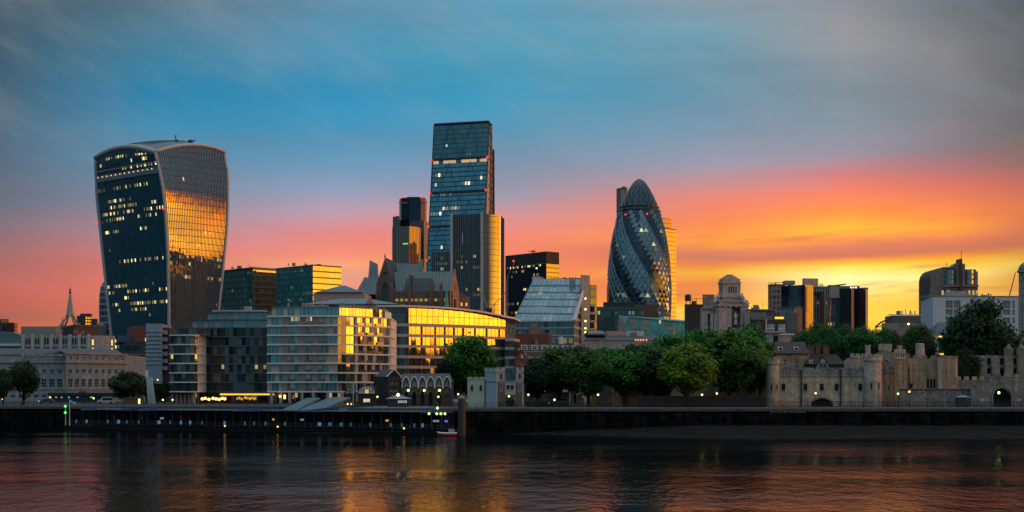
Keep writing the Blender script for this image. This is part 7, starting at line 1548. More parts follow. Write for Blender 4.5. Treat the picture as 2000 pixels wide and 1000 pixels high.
# ---------------- gabled school building, brick house, kiosks
def gables():
    D = 352; Z = lambda y: Zy(y, D); t = thing('gabled_building', 'dark brick quayside building with a row of six white-edged pointed gables', 'building', P(832,D))
    f = Fr(P(785,D),P(881,D)); br = masonry('dark_brick', (.10,.05,.035), (.07,.06,.05), .5, .2, .03, .3); ze = Z(753)
    doors = []
    mb = MB(); n = 6; w = f.W/n
    for k in range(n): doors.append((k*w+w/2-.5, k*w+w/2+.5, GZ, Z(771)))
    punched(mb, f, GZ, ze, doors, .4)
    for k in range(n):
        pts = [f.p(k*w,ze)] + [f.p(k*w+w, ze)] ; arc = []
        for i in range(9):
            s = i/8; zz = ze + (Z(736)-ze)*(1-(1-s)**2)**.62; arc.append((s, zz))
        right = [f.p(k*w+w-(w/2)*s, zz) for s,zz in arc]; left = [f.p(k*w+(w/2)*s, zz) for s,zz in reversed(arc)]
        mb.face(right + left[1:])
    mb.build('wall', br, t)
    for k in range(n):
        em = MB(); arc = [(s/8, ze + (Z(736)-ze)*(1-(1-s/8)**2)**.62) for s in range(9)]
        em.tube([f.p(k*w+.08,ze-.6,.14)]+[f.p(k*w+.08+(w/2-.08)*s,zz,.14) for s,zz in arc]+[f.p(k*w+w-.08-(w/2-.08)*s,zz,.14) for s,zz in reversed(arc)][1:]+[f.p(k*w+w-.08,ze-.6,.14)],.13,5); em.build('gable_edge', M_frameW, t)
        u = k*w+w/2; wm = MB(); wm.face([f.p(u-.42,Z(753),.03),f.p(u+.42,Z(753),.03)]+[f.p(u+.42*math.cos(a),Z(748)+.9*math.sin(a),.03) for a in [math.pi*i/6 for i in range(7)]],None,0); 
        for o in (-.2,.2): wm.fbox(f,u+o-.03,u+o+.03,Z(753),Z(746),.035,.06,1)
        wm.fbox(f,u-.6,u+.6,Z(754),Z(753)-.02,.035,.2,1); wm.build('arched_window', [plain('grey_pane', (.07,.075,.08), .3), M_frameW], t)
        am = MB(); am.tube([f.p(u+.62*math.cos(a),Z(771)+1.0*math.sin(a)-.1,.08) for a in [math.pi*i/8 for i in range(9)]],.11,4); am.build('door_arch', M_castG, t)
        dm = MB(); dm.fbox(f,u-.5,u+.5,GZ,Z(771),-.4,-.3); dm.face([f.p(u+.5*math.cos(a),Z(771)+.8*math.sin(a),.02) for a in [math.pi*i/8 for i in range(9)]]); dm.build('door', M_dark_open if k != 5 else plain('red_door', (.16,.03,.03), .5), t)
    mb = MB(); mb.face([f.p(-.3,Z(746),-.6),f.p(f.W+.3,Z(746),-.6),f.p(f.W-.5,Z(729),-5),f.p(-.3,Z(729),-5)]); mb.face([f.p(f.W+.3,Z(746),-.6),f.p(f.W+.3,Z(746),-10),f.p(f.W-.5,Z(729),-5)]); mb.build('roof', plain('slate_black', (.02,.027,.032), .5, var=.3, scale=1.5), t)
    g = Fr(f.p(f.W,0)[:2], (f.p(f.W,0)[0]+.2, f.p(f.W,0)[1]+9)); mb = MB(); mb.quad(g,0,9,GZ,Z(746)); mb.build('side_wall', br, t)
    lamps(t, [f.p(f.u_at(x),Z(762.5),.5) for x in (798,829,858.5)], .26, 'wall_lamp', glow('lamp_green', (.6,1,.12), 4))
    # brick house with belfry gable
    D = 358; Z = lambda y: Zy(y, D); t = thing('brick_house', 'tall dark brick house with a white-edged gable left of the pointed gables', 'house', P(757,D))
    fq = foot(729,757,781,D,22); FL = Fr(P(730,D+4),P(757,D)); FR = Fr(P(757,D),P(781,D+1.5)); mb = MB(); mb.quad(FL,0,FL.W,GZ,Z(735)); mb.build('side_wall', plain('dark_brickwork2', (.028,.02,.02), .8), t)
    hs = []
    for x in (765,773.5): hs += [(FR.u_at(x)-.33,FR.u_at(x)+.33,Z(752),Z(744)),(FR.u_at(x)-.36,FR.u_at(x)+.36,Z(776),Z(767))]
    mb = MB(); punched(mb,FR,GZ,Z(735),hs,.25); mb.face([FR.p(0,Z(735)),FR.p(FR.W,Z(735)),FR.p(FR.W/2,Z(722))],[(0,0),(FR.W,0),(FR.W/2,1.5)]); mb.build('gable_wall', br, t); windows(FR,hs,t,plain('grey_pane', (.07,.075,.08), .3),M_frameW,.25,(0,1))
    for x in (765,773.5): 
        for zt_ in (744,767): mb = MB(); u = FR.u_at(x); mb.tube([FR.p(u+.45*math.cos(a),Z(zt_)+.5*math.sin(a),.08) for a in [math.pi*i/8 for i in range(9)]],.09,4); mb.build('window_arch', M_frameW if zt_==767 else M_castG, t)
    for x in (763,767,771,775): mb = MB(); u = FR.u_at(x); mb.fbox(FR,u-.16,u+.16,Z(735),Z(729),.003,.05); mb.build('belfry_opening', M_dark_open, t)
    mb = MB(); mb.tube([FR.p(-.35,Z(736),.2),FR.p(FR.W/2,Z(721),.2),FR.p(FR.W+.35,Z(736),.2)],.16,4); mb.build('bargeboard', M_frameW, t)
    ap = Vector(FR.p(FR.W/2,Z(721.5),.25)); e1 = Vector(FR.p(FR.W+.4,Z(736),.25)); e0 = Vector(FR.p(-.4,Z(736),.25)); bk_ = Vector((-3.4,5.5,0)); mb = MB(); mb.face([e1,e1+bk_,ap+bk_,ap]); mb.face([e0+bk_,e0,ap,ap+bk_]); mb.build('roof', plain('slate_black', (.02,.027,.032), .5, var=.3, scale=1.5), t)
gables()
def kiosks():
    D = 353; Z = lambda y, d=D: Zy(y, d); tim = plain('plaster_white', (.6,.62,.6), .8, var=.05)
    for (x0,x1,ya,lab,lit) in ((700,733,753,'black-and-white half-timbered kiosk with a lit window behind the pier gangway',1),(675,691,757,'small half-timbered kiosk gable with bluish windows beside the blue banner',0)):
        t = thing('timbered_kiosk', lab, 'kiosk', P((x0+x1)/2,D)); f = Fr(P(x0,D),P(x1,D)); W_ = f.W; ze = Z(769)
        mb = MB(); mb.fbox(f,0,W_,GZ,ze,-4,0); mb.build('wall', plain('dark_brickwork2', (.028,.02,.02), .8), t)
        arc = [f.p(W_/2+W_/2*math.cos(a), ze+(Z(ya)-ze)*math.sin(a)**.8, .05) for a in [math.pi*i/12 for i in range(13)]]; mb = MB(); mb.face(arc,None,0)
        for s in (-.33,-.17,0,.17,.33): a = math.acos(s*2); mb.tube([f.p(W_*(.5+s),ze,.1),f.p(W_*(.5+s),ze+(Z(ya)-ze)*math.sin(a)**.8-.05,.1)],.07,4,1)
        mb.tube(arc,.12,4,1); mb.tube([f.p(0,ze,.1),f.p(W_,ze,.1)],.09,4,1); mb.tube([f.p(W_*.12,ze+.8,.1),f.p(W_*.88,ze+.8,.1)],.06,4,1); mb.build('timbered_gable', [tim, M_frameD], t)
        mb = MB(); mb.fbox(f,W_*.4,W_*.6,ze+.1,ze+.95,.06,.16); mb.build('gable_window', glow('amber_pane2', (1,.5,.15), .7) if lit else plain('blue_pane', (.05,.12,.18), .2), t)
        if lit:
            mb = MB(); mb.fbox(f,W_*.3,W_*.68,Z(786),Z(779),.003,.06,0)
            for k in range(3): mb.fbox(f,W_*(.39+.095*k)-.04,W_*(.39+.095*k)+.04,Z(786),Z(779),.063,.09,1)
            mb.build('lit_window', [glow('cream_lit', (1,.75,.5), .8), M_frameD], t)
        mb = MB(); q = [f.p(W_/2+(W_/2+.25)*math.cos(a), ze-.1+(Z(ya)+.25-ze)*math.sin(a)**.8, 0) for a in [math.pi*i/12 for i in range(13)]]
        for A,B in zip(q,q[1:]): mb.face([A,B,(B[0],B[1]+4,B[2]),(A[0],A[1]+4,A[2])])
        mb.build('roof', MC['slate_black'], t)
    D = 332; t = thing('pavilion', 'dark low pavilion with a pale hipped roof and small white windows on the quay', 'kiosk', P(777,D)); a, b = P(757,D), P(798,D)
    mb = MB(); mb.box(a.x,b.x,a.y,a.y+4,GZ,Zy(779,D)); mb.build('wall', M_dark, t); mb = MB(); pyramid(mb,a.x-.5,b.x+.5,a.y-.6,a.y+4.6,Zy(779,D)+.01,Zy(771,D),.42); mb.build('roof', plain('zinc_dull', (.14,.18,.19), .5), t)
    f = Fr(a,b)
    for k in range(4): mb = MB(); u = f.u_at(779+k*4.6); mb.fbox(f,u-.19,u+.19,Zy(787,D),Zy(782,D),.003,.03); mb.build('window', glow('pale_lit', (.7,.8,.85), .35), t)
    lamps(t, [(*P(777.5,D-1),Zy(772,D)+.1)], .36, 'roof_lamp', glow('lamp_warm', (1,.68,.3), 4))
    D = 334; t = thing('kiosk', 'small dark ticket kiosk with a flat blue roof in front of the low castle wall', 'kiosk', P(1883,D)); a, b = P(1870,D), P(1897,D); mb = MB(); mb.box(a.x+.2,b.x-.2,a.y,a.y+2.4,GZ,Zy(776,D)); mb.build('wall', M_dark, t); mb = MB(); pyramid(mb,a.x,b.x,a.y-.3,a.y+2.7,Zy(776,D)+.01,Zy(772,D),.4); mb.build('roof', plain('blue_roof', (.08,.20,.28), .5), t); mb = MB(); mb.fbox(Fr((a.x,a.y),(b.x,b.y)),1.9,2.5,Zy(785,D),Zy(778,D),.005,.03); mb.build('hatch', plain('grey_pane', (.07,.075,.08), .3), t)
kiosks()
t = thing('brick_wall', 'low red-brick wall glowing orange under the left end of the tree row', 'wall', P(1060,372)); mb = MB(); f = Fr(P(1022,372),P(1112,372)); mb.fbox(f,0,f.W,GZ,Zy(767,372),-.5,0); mb.build('wall', M_brick, t); mb = MB(); mb.fbox(f,0,f.W,Zy(767,372)+.003,Zy(765.8,372),-.6,.1); mb.build('coping', M_castG, t)
t = thing('hedge', 'long low clipped dark hedge along the quay right of the pumping house', 'hedge', P(1070,330)); rr = random.Random(8); mb = MB(); a, b = P(1026,330), P(1112,330)
for _ in range(5000):
    x = rr.uniform(a.x,b.x); y = a.y+rr.uniform(0,1.2); z = GZ+rr.uniform(0,1.25); 
    if rr.random()<.5: z = GZ+1.25+rr.uniform(-.1,.08)
    else: y = a.y+rr.uniform(-.08,.15)
    c = Vector((x,y,z)); q = Vector((rr.uniform(-1,1),rr.uniform(-1,1),rr.uniform(-1,1))).normalized()*.12; p2_ = q.orthogonal().normalized()*.09; mb.face([c-q,c-p2_,c+q,c+p2_])
mb.build('leaves', leafmat('leaf_hedge', (.02,.05,.03), (.04,.09,.05)), t)
t = thing('board_fence', 'long dark close-boarded fence below the trees left of the water gate', 'fence', P(1370,325)); f = Fr(P(1246,325),P(1496,325)); mb = MB(); rr = random.Random(2)
for k in range(int(f.W/.5)): mb.fbox(f,k*.5,k*.5+.46,GZ,GZ+2.35+rr.uniform(0,.18),-.06,0)
mb.build('boards', plain('creosote', (.015,.014,.014), .8, var=.4), t); mb = MB(); mb.fbox(f,0,f.W,GZ+.4,GZ+.5,.003,.06); mb.fbox(f,0,f.W,GZ+1.9,GZ+2.0,.003,.06); mb.build('rails', plain('creosote', (.015,.014,.014), .8), t)
t = thing('iron_railing', 'long dark iron railing running in front of the castle range', 'railing', P(1750,322)); f = Fr(P(1498,322),P(2060,322)); mb = MB()
for k in range(int(f.W/.3)): mb.fbox(f,k*.3,k*.3+.06,GZ,GZ+1.35,-.05,0)
for z in (.12,1.25): mb.fbox(f,0,f.W,GZ+z,GZ+z+.07,-.06,-.001+.01)
mb.build('bars', plain('black_iron', (.015,.016,.018), .5), t)
# wording on the river wall
def lettering(txt, f, u, z, size, mat, parent, d=.02):
    cu = bpy.data.curves.new('lettering', 'FONT'); cu.body = txt; cu.size = size; cu.extrude = .01; o = bpy.data.objects.new('lettering', cu); COL.objects.link(o)
    bpy.context.view_layer.update(); dg = bpy.context.evaluated_depsgraph_get(); me = bpy.data.meshes.new_from_object(o.evaluated_get(dg)); bpy.data.objects.remove(o)
    o = bpy.data.objects.new('lettering', me); me.materials.clear(); me.materials.append(mat); COL.objects.link(o); q = Vector(f.p(u,z,d)); o.parent = parent; o.location = q - wl(parent); o.rotation_euler = (R(90),0,math.atan2(f.T.y,f.T.x)); return o
u0, u1 = QF.u_at(1504.5), QF.u_at(1573.5)
lt = lettering('ENTRY TO THE TRAITORS GATE', QF, u0, Zy(805.6,300), .50, plain('letter_white', (.60,.68,.72), .6), QR, .03)
lt.scale = ((u1-u0)/lt.dimensions.x, 1, 1) if lt.dimensions.x else (1,1,1)
# ---------------- pier
def pier():
    A, B = P(128,334), P(886,289); f = Fr(A,B)
    t = thing('floating_pier', 'long dark floating pier with a thin pale-edged canopy roof moored in front of the flats', 'pier', ((A+B)/2).to_tuple()+(0,))
    blk_ = plain('pontoon_black', (.006,.007,.008), .7, ior=1.15); mb = MB(); mb.fbox(f,0,f.W,-.6,.95,-9,0); mb.build('pontoon', blk_, t)
    mb = MB(); mb.fbox(f,-.1,f.W+.1,.5,.62,.003,.25); mb.fbox(f,-.1,f.W+.1,.1,.2,.003,.25); mb.build('fender_rail', plain('rubber', (.02,.02,.02), .7), t)
    ux = lambda x: f.u_at(x)
    mb = MB(); mb.fbox(f,ux(170),ux(850),.95,4.3,-7.5,-2.2); mb.build('waiting_rooms', plain('cabin_dark', (.006,.008,.010), .6, ior=1.15), t)
    n = 40
    for k in range(n+1): mb = MB(); u = ux(160)+(ux(860)-ux(160))*k/n; mb.fbox(f,u-.07,u+.07,.951,4.5,-.5,-.36); mb.build('post', M_dark, t)
    mb = MB(); 
    for k in range(int(f.W/1.3)): mb.fbox(f,k*1.3,k*1.3+.05,.951,2.0,-.2,-.15)
    for z in (1.3,1.65,2.0): mb.fbox(f,0,f.W,z-.02,z+.02,-.22,-.14)
    mb.build('railing', plain('rail_dull', (.08,.085,.09), .6), t)
    edge = plain('canopy_edge', (.12,.30,.36), .35, var=.05); navy = plain('canopy_navy', (.015,.04,.16), .3, var=.1)
    for x0,x1 in ((188,228),(305,455),(512,588),(630,820)):
        mb = MB(); mb.fbox(f,ux(x0),ux(x1),4.5,4.72,-8.5,.2,0); mb.fbox(f,ux(x0),ux(x1),4.5,4.74,.203,.26,1); mb.build('canopy', [M_dark, edge], t)
    for x0,x1 in ((160,187.5),(228.5,256),(272,304.5),(455.5,511.5),(588.5,629.5),(820.5,858)):
        u0_,u1_ = ux(x0),ux(x1); mb = MB(); a,b,c,d = f.p(u0_,4.35,.35),f.p(u1_,4.35,.35),f.p(u1_,5.15,.1),f.p(u0_,4.62,.1); mb.face([a,b,c,d],None,0); e,g = f.p(u1_,5.2,-6),f.p(u0_,4.7,-6); mb.face([d,c,e,g],None,1); mb.face([b,f.p(u1_,4.35,-6),e,c],None,0); mb.face([b,a,f.p(u0_,4.35,-6),f.p(u1_,4.35,-6)],None,0); mb.build('raised_canopy', [navy, plain('canopy_top', (.06,.10,.15), .4)], t)
    rr = random.Random(17); wl_ = glow('pier_window', (.16,.38,.5), .09); wl2 = glow('pier_window_blue', (.2,.4,.85), .25)
    for k in range(34):
        if rr.random() < .25: continue
        x = 145+k*20.6+rr.uniform(-3,3); u = ux(x); w = rr.choice((.32,.4,.5,.8)); z = 1.5
        mb = MB(); mb.fbox(f,u,u+w,z,z+.75,-.13,-.08); mb.build('lit_panel', wl_ if rr.random()>.15 else wl2, t)
    for x,y in ((208,817),(263,818),(338,818)): mb = MB(); u = ux(x); mb.fbox(f,u,u+(.9 if x==338 else .35),2.3,3.3,-2.19,-2.1); mb.build('red_locker', plain('red_paint', (.22,.03,.03), .5), t)
    for x,w,c in ((300,1.0,0),(520,.5,1),(575,.8,0),(690,1.0,2),(708,.5,2),(742,.7,1),(835,1.4,0),(858,.7,2)): mb = MB(); u = ux(x); mb.fbox(f,u,u+w,2.5,2.9,-2.19,-2.12); mb.build('lit_sign', (glow('dim_white', (.4,.5,.55), .35), glow('dim_orange', (1,.4,.1), .6), glow('dim_blue', (.06,.15,1), .9))[c], t)
    lamps(t, [f.p(ux(x),1.25,.12) for x in (440,543,789.5)], .2, 'deck_lamp', glow('lamp_amber', (1,.6,.1), 1.6))
    lamps(t, [f.p(ux(x),Zy(808,290),.6) for x in (841,856,864,872)], .26, 'end_lamp', glow('lamp_lime', (.7,1,.3), 1.5))
    mb = MB(); mb.tube([f.p(ux(856),4.75,.3),f.p(ux(856),Zy(786,290),.3)],.07,5); mb.build('signal_mast', M_grey, t); lamps(t, [f.p(ux(856),Zy(797,290),.35)], .26, 'end_lamp', glow('lamp_lime', (.7,1,.3), 1.5))
    # left end mast
    m_ = thing('signal_mast', 'slim mast with two green lights at the left end of the pier', 'mast', (*P(128,333),.95)); q = P(128,333.3); mb = MB(); mb.tube([(q.x,q.y,.95),(q.x,q.y,Zy(790,333))],.1,6); mb.build('mast', M_frameW, m_); lamps(m_, [(q.x,q.y-.2,Zy(y,333)) for y in (793.5,806)], .3, 'green_light', glow('signal_green', (.1,1,.1), 1.4))
    fp_ = thing('flagpole', 'white flagpole with a small pale blue flag near the left end of the pier', 'flagpole', (*P(136,331),.95)); q = P(136,331.8); mb = MB(); mb.tube([(q.x,q.y,.95),(q.x,q.y,Zy(780,331))],[.12,.07],6); mb.build('pole', M_frameW, fp_)
    mb = MB(); F2 = [(q.x+.1+i*.22, q.y+.12*math.sin(i*1.4), Zy(781,331)-.09*i) for i in range(7)]
    for a_,b_ in zip(F2,F2[1:]): mb.face([(a_[0],a_[1],a_[2]-.6),(b_[0],b_[1],b_[2]-.6),b_,a_]); mb.face([(a_[0],a_[1]+.03,a_[2]),(b_[0],b_[1]+.03,b_[2]),(b_[0],b_[1]+.03,b_[2]-.6),(a_[0],a_[1]+.03,a_[2]-.6)])
    mb.build('flag', plain('flag_blue', (.15,.38,.6), .7), fp_)
    # gangways down from the quay
    for k,(xa,ya,xb,yb,lab) in enumerate(((612,777,560,803,'left of two covered gangways sloping from the quay down to the pier'),(664,776,602,802,'right of two covered gangways, with a wide pale roof, sloping down to the pier'))):
        a, b = P(xa,341), P(xb,312); za, zb = Zy(ya,341), Zy(yb,312); g = thing('gangway', lab, 'gangway', (b.x,b.y,0)); d = Vector((b.x-a.x,b.y-a.y)).normalized(); n_ = Vector((-d.y,d.x)); w = 1.6 if k==0 else 2.4
        pts = [Vector((a.x,a.y,za))+Vector((*n_,0))*w, Vector((a.x,a.y,za))-Vector((*n_,0))*w, Vector((b.x,b.y,zb))-Vector((*n_,0))*w, Vector((b.x,b.y,zb))+Vector((*n_,0))*w]
        mb = MB(); mb.face(pts); mb.face([p_-Vector((0,0,.15)) for p_ in reversed(pts)]); mb.build('roof', plain('gangway_roof', (.04,.085,.105), .35, var=.1), g)
        for s in (w,-w):
            mb = MB(); o = Vector((*n_,0))*s; A3, B3 = Vector((a.x,a.y,za-.2))+o, Vector((b.x,b.y,zb-.2))+o; A4, B4 = A3-Vector((0,0,2.2)), B3-Vector((0,0,2.2)); mb.tube([A3,B3],.1,4); mb.tube([A4,B4],.16,4)
            for i in range(12): mb.tube([A3.lerp(B3,i/12),A4.lerp(B4,(i+.5)/12)],.06,4); mb.tube([A4.lerp(B4,(i+.5)/12),A3.lerp(B3,(i+1)/12)],.06,4)
            mb.build('truss', M_grey, g)
        mb = MB(); mb.face([p_-Vector((0,0,2.35)) for p_ in pts]); mb.build('deck', M_dark, g)
    g = thing('dinghy', 'small red and white dinghy at the right end of the pier', 'boat', (*P(874,284),0)); c = P(874,284)
    secs = [(-1.9,.15,.75),(-1.4,.6,.6),(-.5,.85,.55),(.6,.9,.55),(1.7,.75,.6)]; rings = []
    for x,w,h in secs: rings.append([(c.x+x,c.y-w,h),(c.x+x,c.y-w*.8,.1),(c.x+x,c.y,-.15),(c.x+x,c.y+w*.8,.1),(c.x+x,c.y+w,h)])
    mb = MB(); 
    for r0,r1 in zip(rings,rings[1:]):
        for j in range(4): mb.face([r0[j],r1[j],r1[j+1],r0[j+1]])
    mb.face(list(reversed(rings[-1]))); mb.build('hull', plain('red_hull', (.45,.03,.02), .4), g)
    mb = MB(); mb.tube([rr_[0] for rr_ in rings]+[rr_[-1] for rr_ in reversed(rings)]+[rings[0][0]],.14,6); mb.build('tube', M_frameW, g); mb = MB(); mb.box(c.x+.2,c.x+1.3,c.y-.4,c.y+.4,.2,1.35); mb.build('console', plain('console_blue', (.2,.35,.45), .4), g)
pier()
t = thing('mooring_pile', 'thick dark wooden mooring pile with a sloping cap, standing right of the pier', 'pile', (*P(902,286),-1)); c = P(902,286)
mb = MB(); mb.cyl(c.x,c.y,-2,7.2,.78,.72,12); mb.build('pile', plain('wet_timber', (.03,.03,.032), .6, var=.5, scale=.8, bump=.4), t); mb = MB(); mb.cyl(c.x,c.y,7.203,7.9,.8,.1,12); mb.build('cap', M_lead, t)
for z in (2.5,5.5): mb = MB(); mb.cyl(c.x,c.y,z,z+.25,.82,.82,12); mb.build('iron_band', M_frameD, t)
t = thing('banner_pole', 'white pole with a tall blue banner between the timbered kiosks', 'flagpole', (*P(690,349),GZ)); c = P(690,349); mb = MB(); mb.tube([(c.x,c.y,GZ),(c.x,c.y,Zy(748,349))],.08,6); mb.build('pole', M_frameW, t); mb = MB(); mb.box(c.x+.1,c.x+.7,c.y-.02,c.y+.02,Zy(765,349),Zy(749,349)); mb.build('banner', plain('banner_blue', (.04,.16,.35), .6), t)
# ---------------- left bank pieces
t = thing('leaning_pylon', 'pale blue leaning concrete pylon between the dark tree and the flats', 'sculpture', (*P(293,420),GZ)); a, b = P(296,420), P(287.5,420); mb = MB()
w0, w1 = .95, .75; z1 = Zy(737,420)
A_ = [(a.x-w0,a.y-.5,GZ),(a.x+w0,a.y-.5,GZ),(b.x+w1+.6,b.y-.5,z1),(b.x-w1+.5,b.y-.5,z1)]; B_ = [(x,y+1.2,z) for x,y,z in A_]; mb.face(A_); mb.face(B_[::-1]); mb.face([A_[1],B_[1],B_[2],A_[2]]); mb.face([B_[0],A_[0],A_[3],B_[3]]); mb.face([A_[3],A_[2],B_[2],B_[3]]); mb.build('shaft', plain('pylon_blue', (.32,.46,.50), .7, var=.15), t)
mb = MB(); mb.box(b.x-.5,b.x+.2,b.y-.3,b.y+.4,z1+.01,z1+2.0); mb.build('head', M_frameW, t)
t = thing('quay_pavilion', 'long dark low pavilion with small white lights below the customs house', 'building', P(160,470)); f = Fr(P(98,470),P(215,470)); mb = MB(); mb.fbox(f,0,f.W,GZ,Zy(773,470),-6,0); mb.build('wall', M_dark, t); mb = MB(); mb.fbox(f,-.6,f.W+.6,Zy(773,470)+.01,Zy(767,470),-7,.8); mb.build('roof', plain('roof_char', (.02,.022,.024), .6), t)
for x,w,c in ((108,.5,0),(119,.5,0),(133,.5,0),(149,.8,1),(176,1.1,0)): mb = MB(); u = f.u_at(x); mb.fbox(f,u,u+w,Zy(777,470),Zy(775,470),.003,.05); mb.build('lit_window', glow('dim_white2', (.8,.85,.8), .5) if c==0 else glow('dim_blue2', (.3,.5,.9), .5), t)
mb = MB(); u = f.u_at(155); mb.fbox(f,u,u+2.5,Zy(767,470)+.02,Zy(765,470)+.1,.82,.9); mb.build('red_fascia', plain('red_paint', (.22,.03,.03), .5), t)
t = thing('lit_kiosk', 'small kiosk with a bright yellow-green lit doorway at the foot of the dark tree', 'kiosk', P(258,400)); f = Fr(P(240,400),P(276,400)); mb = MB(); mb.fbox(f,0,f.W,GZ,Zy(778,400),-3,0); mb.build('wall', plain('kiosk_brown', (.12,.08,.05), .7), t); mb = MB(); u = f.u_at(270); mb.fbox(f,u,u+.55,Zy(789,400),Zy(779,400),.003,.04); mb.build('lit_door', glow('door_lime', (.95,1,.35), 1.6), t); mb = MB(); mb.fbox(f,-.3,f.W+.3,Zy(778,400)+.01,Zy(776.5,400),-3.3,.3); mb.build('roof', M_roof, t)
def car(px, D, c, lab, van=False):
    q = P(px, D); t = thing('parked_van' if van else 'parked_car', lab, 'van' if van else 'car', q); L, Wd = (4.8,1.9) if van else (4.3,1.75); H = 2.0 if van else 1.42
    prof = ([(0,.35),(0,1.0),(.9,1.15),(1.5,1.95),(4.8,2.0),(4.8,.35)] if van else [(0,.35),(.05,.75),(1.0,.92),(1.65,1.38),(3.1,1.42),(3.85,.98),(4.3,.9),(4.3,.35)])
    mb = MB(); x0 = q.x-L/2; A = [(x0+x,q.y-Wd/2,GZ+z) for x,z in prof]; Bk = [(x,y+Wd,z) for x,y,z in A]; mb.face(list(reversed(A))); mb.face(Bk)
    for i in range(len(A)): j = (i+1)%len(A); mb.face([A[i],A[j],Bk[j],Bk[i]])
    mb.build('body', c, t); mb = MB(); gx = (1.35,4.3) if van else (1.45,3.45); mb.face([(x0+gx[0],q.y-Wd/2-.01,GZ+.98),(x0+gx[1],q.y-Wd/2-.01,GZ+.98),(x0+gx[1]-(0 if van else .4),q.y-Wd/2-.01,GZ+(1.7 if van else 1.33)),(x0+gx[0]+.35,q.y-Wd/2-.01,GZ+(1.7 if van else 1.33))]); mb.build('side_windows', M_pane, t)
    for wx in (.85, L-.85):
        mb = MB(); n = 12; pts = [(x0+wx+.33*math.cos(2*math.pi*i/n), q.y-Wd/2-.02, GZ+.33+.33*math.sin(2*math.pi*i/n)) for i in range(n)]; bk = [(x,y+.22,z) for x,y,z in pts]; mb.face(pts); 
        for i in range(n): mb.face([pts[i],bk[i],bk[(i+1)%n],pts[(i+1)%n]])
        mb.build('wheel', M_frameD, t)
    mb = MB(); mb.box(x0-.02,x0+.05,q.y-Wd/2+.1,q.y-Wd/2+.4,GZ+.6,GZ+.78); mb.build('headlight', glow('headlamp', (1,.9,.5), 6), t)
car(92, 420, plain('paint_dark', (.04,.04,.05), .3), 'dark car with lit headlights below the left tree'); car(208, 415, plain('paint_white', (.5,.52,.52), .35), 'white van parked left of the dark riverside tree', True); car(1092, 358, plain('paint_blue', (.10,.2,.28), .3), 'blue van half hidden behind the hedge under the trees', True)
# ---------------- street lamps
def lamp_proto():
    t = thing('street_lamp', 'x', 'street lamp', (0,0,0)); mb = MB(); mb.cyl(0,0,0,.5,.14,.1,8); mb.cyl(0,0,.5,2.35,.055,.05,8); mb.tube([(-.3,0,2.2),(.3,0,2.2)],.03,4); mb.build('post', plain('black_iron', (.015,.016,.018), .5), t); return t
LP0 = lamp_proto(); first = True
def lamp(px, py, D, c, lab, first=[True]):
    global LP0
    z = Zy(py, D); q = P(px, D)
    if first[0]: t = LP0; first[0] = False; kids = [x for x in t.children]
    else:
        t = LP0.copy(); COL.objects.link(t)
        for ch in PK: k = ch.copy(); COL.objects.link(k); k.parent = t
    t.location = (q.x, q.y, GZ); t['label'] = lab; t['group'] = 'street lamps along the quay'
    for ch in t.children:
        if ch.name.startswith('post'): ch.scale = (1,1,max(.3,(z-GZ-.2)/2.35))
    col_, em = {'g': ((.65,1,.15),'bulb_green'), 'w': ((1,.62,.22),'bulb_warm'), 'y': ((1,.9,.3),'bulb_yellow')}[c]
    mb = MB(); mb.ball(q.x,q.y,z,.23,10,7); mb.build('globe', glow(em, col_, 2.4), t)
PK = [c for c in LP0.children]
for a in ((183,778,400,'y','street lamp lit yellow just right of the leftmost car'),(98,776,415,'w','orange street lamp beside the dark car below the left tree'),(5,779,380,'w','big orange street lamp at the far left edge'),(308,742,430,'w','tall warm street lamp between the leaning pylon and the flats'),(318,781,400,'y','left of two low yellow lamps beneath the flats'),(337,781,400,'y','right of two low yellow lamps beneath the flats'),
          (679,789,348,'y','left of two low lamps at the quay edge under the blue banner'),(686,789,347,'y','right of two low lamps at the quay edge under the blue banner'),(737,775,346,'g','green-yellow street lamp left of the low pavilion'),(856,775,340,'g','green street lamp in front of the pointed gables'),(895,770,345,'w','warm street lamp right of the pointed gables, above the mooring pile'),
          (994,774,331,'g','greenish street lamp in front of the white pumping house'),(1032,771,336,'w','warm orange street lamp just right of the pumping house'),(1083,781,326,'y','short yellow street lamp in front of the clipped hedge'),(1168,771,330,'y','yellow street lamp in front of the dark wall among the trees'),
          (1371,771,322,'g','greenish street lamp left of a pair by the dark board fence'),(1400,768.5,322,'w','warm street lamp right of a pair by the dark board fence'),(1593,768,325,'w','warm street lamp in front of the water-gate arch'),(1754,769,326,'g','green street lamp at the foot of the square tower'),(1776,765,327,'w','white street lamp right of the square tower')): lamp(*a)

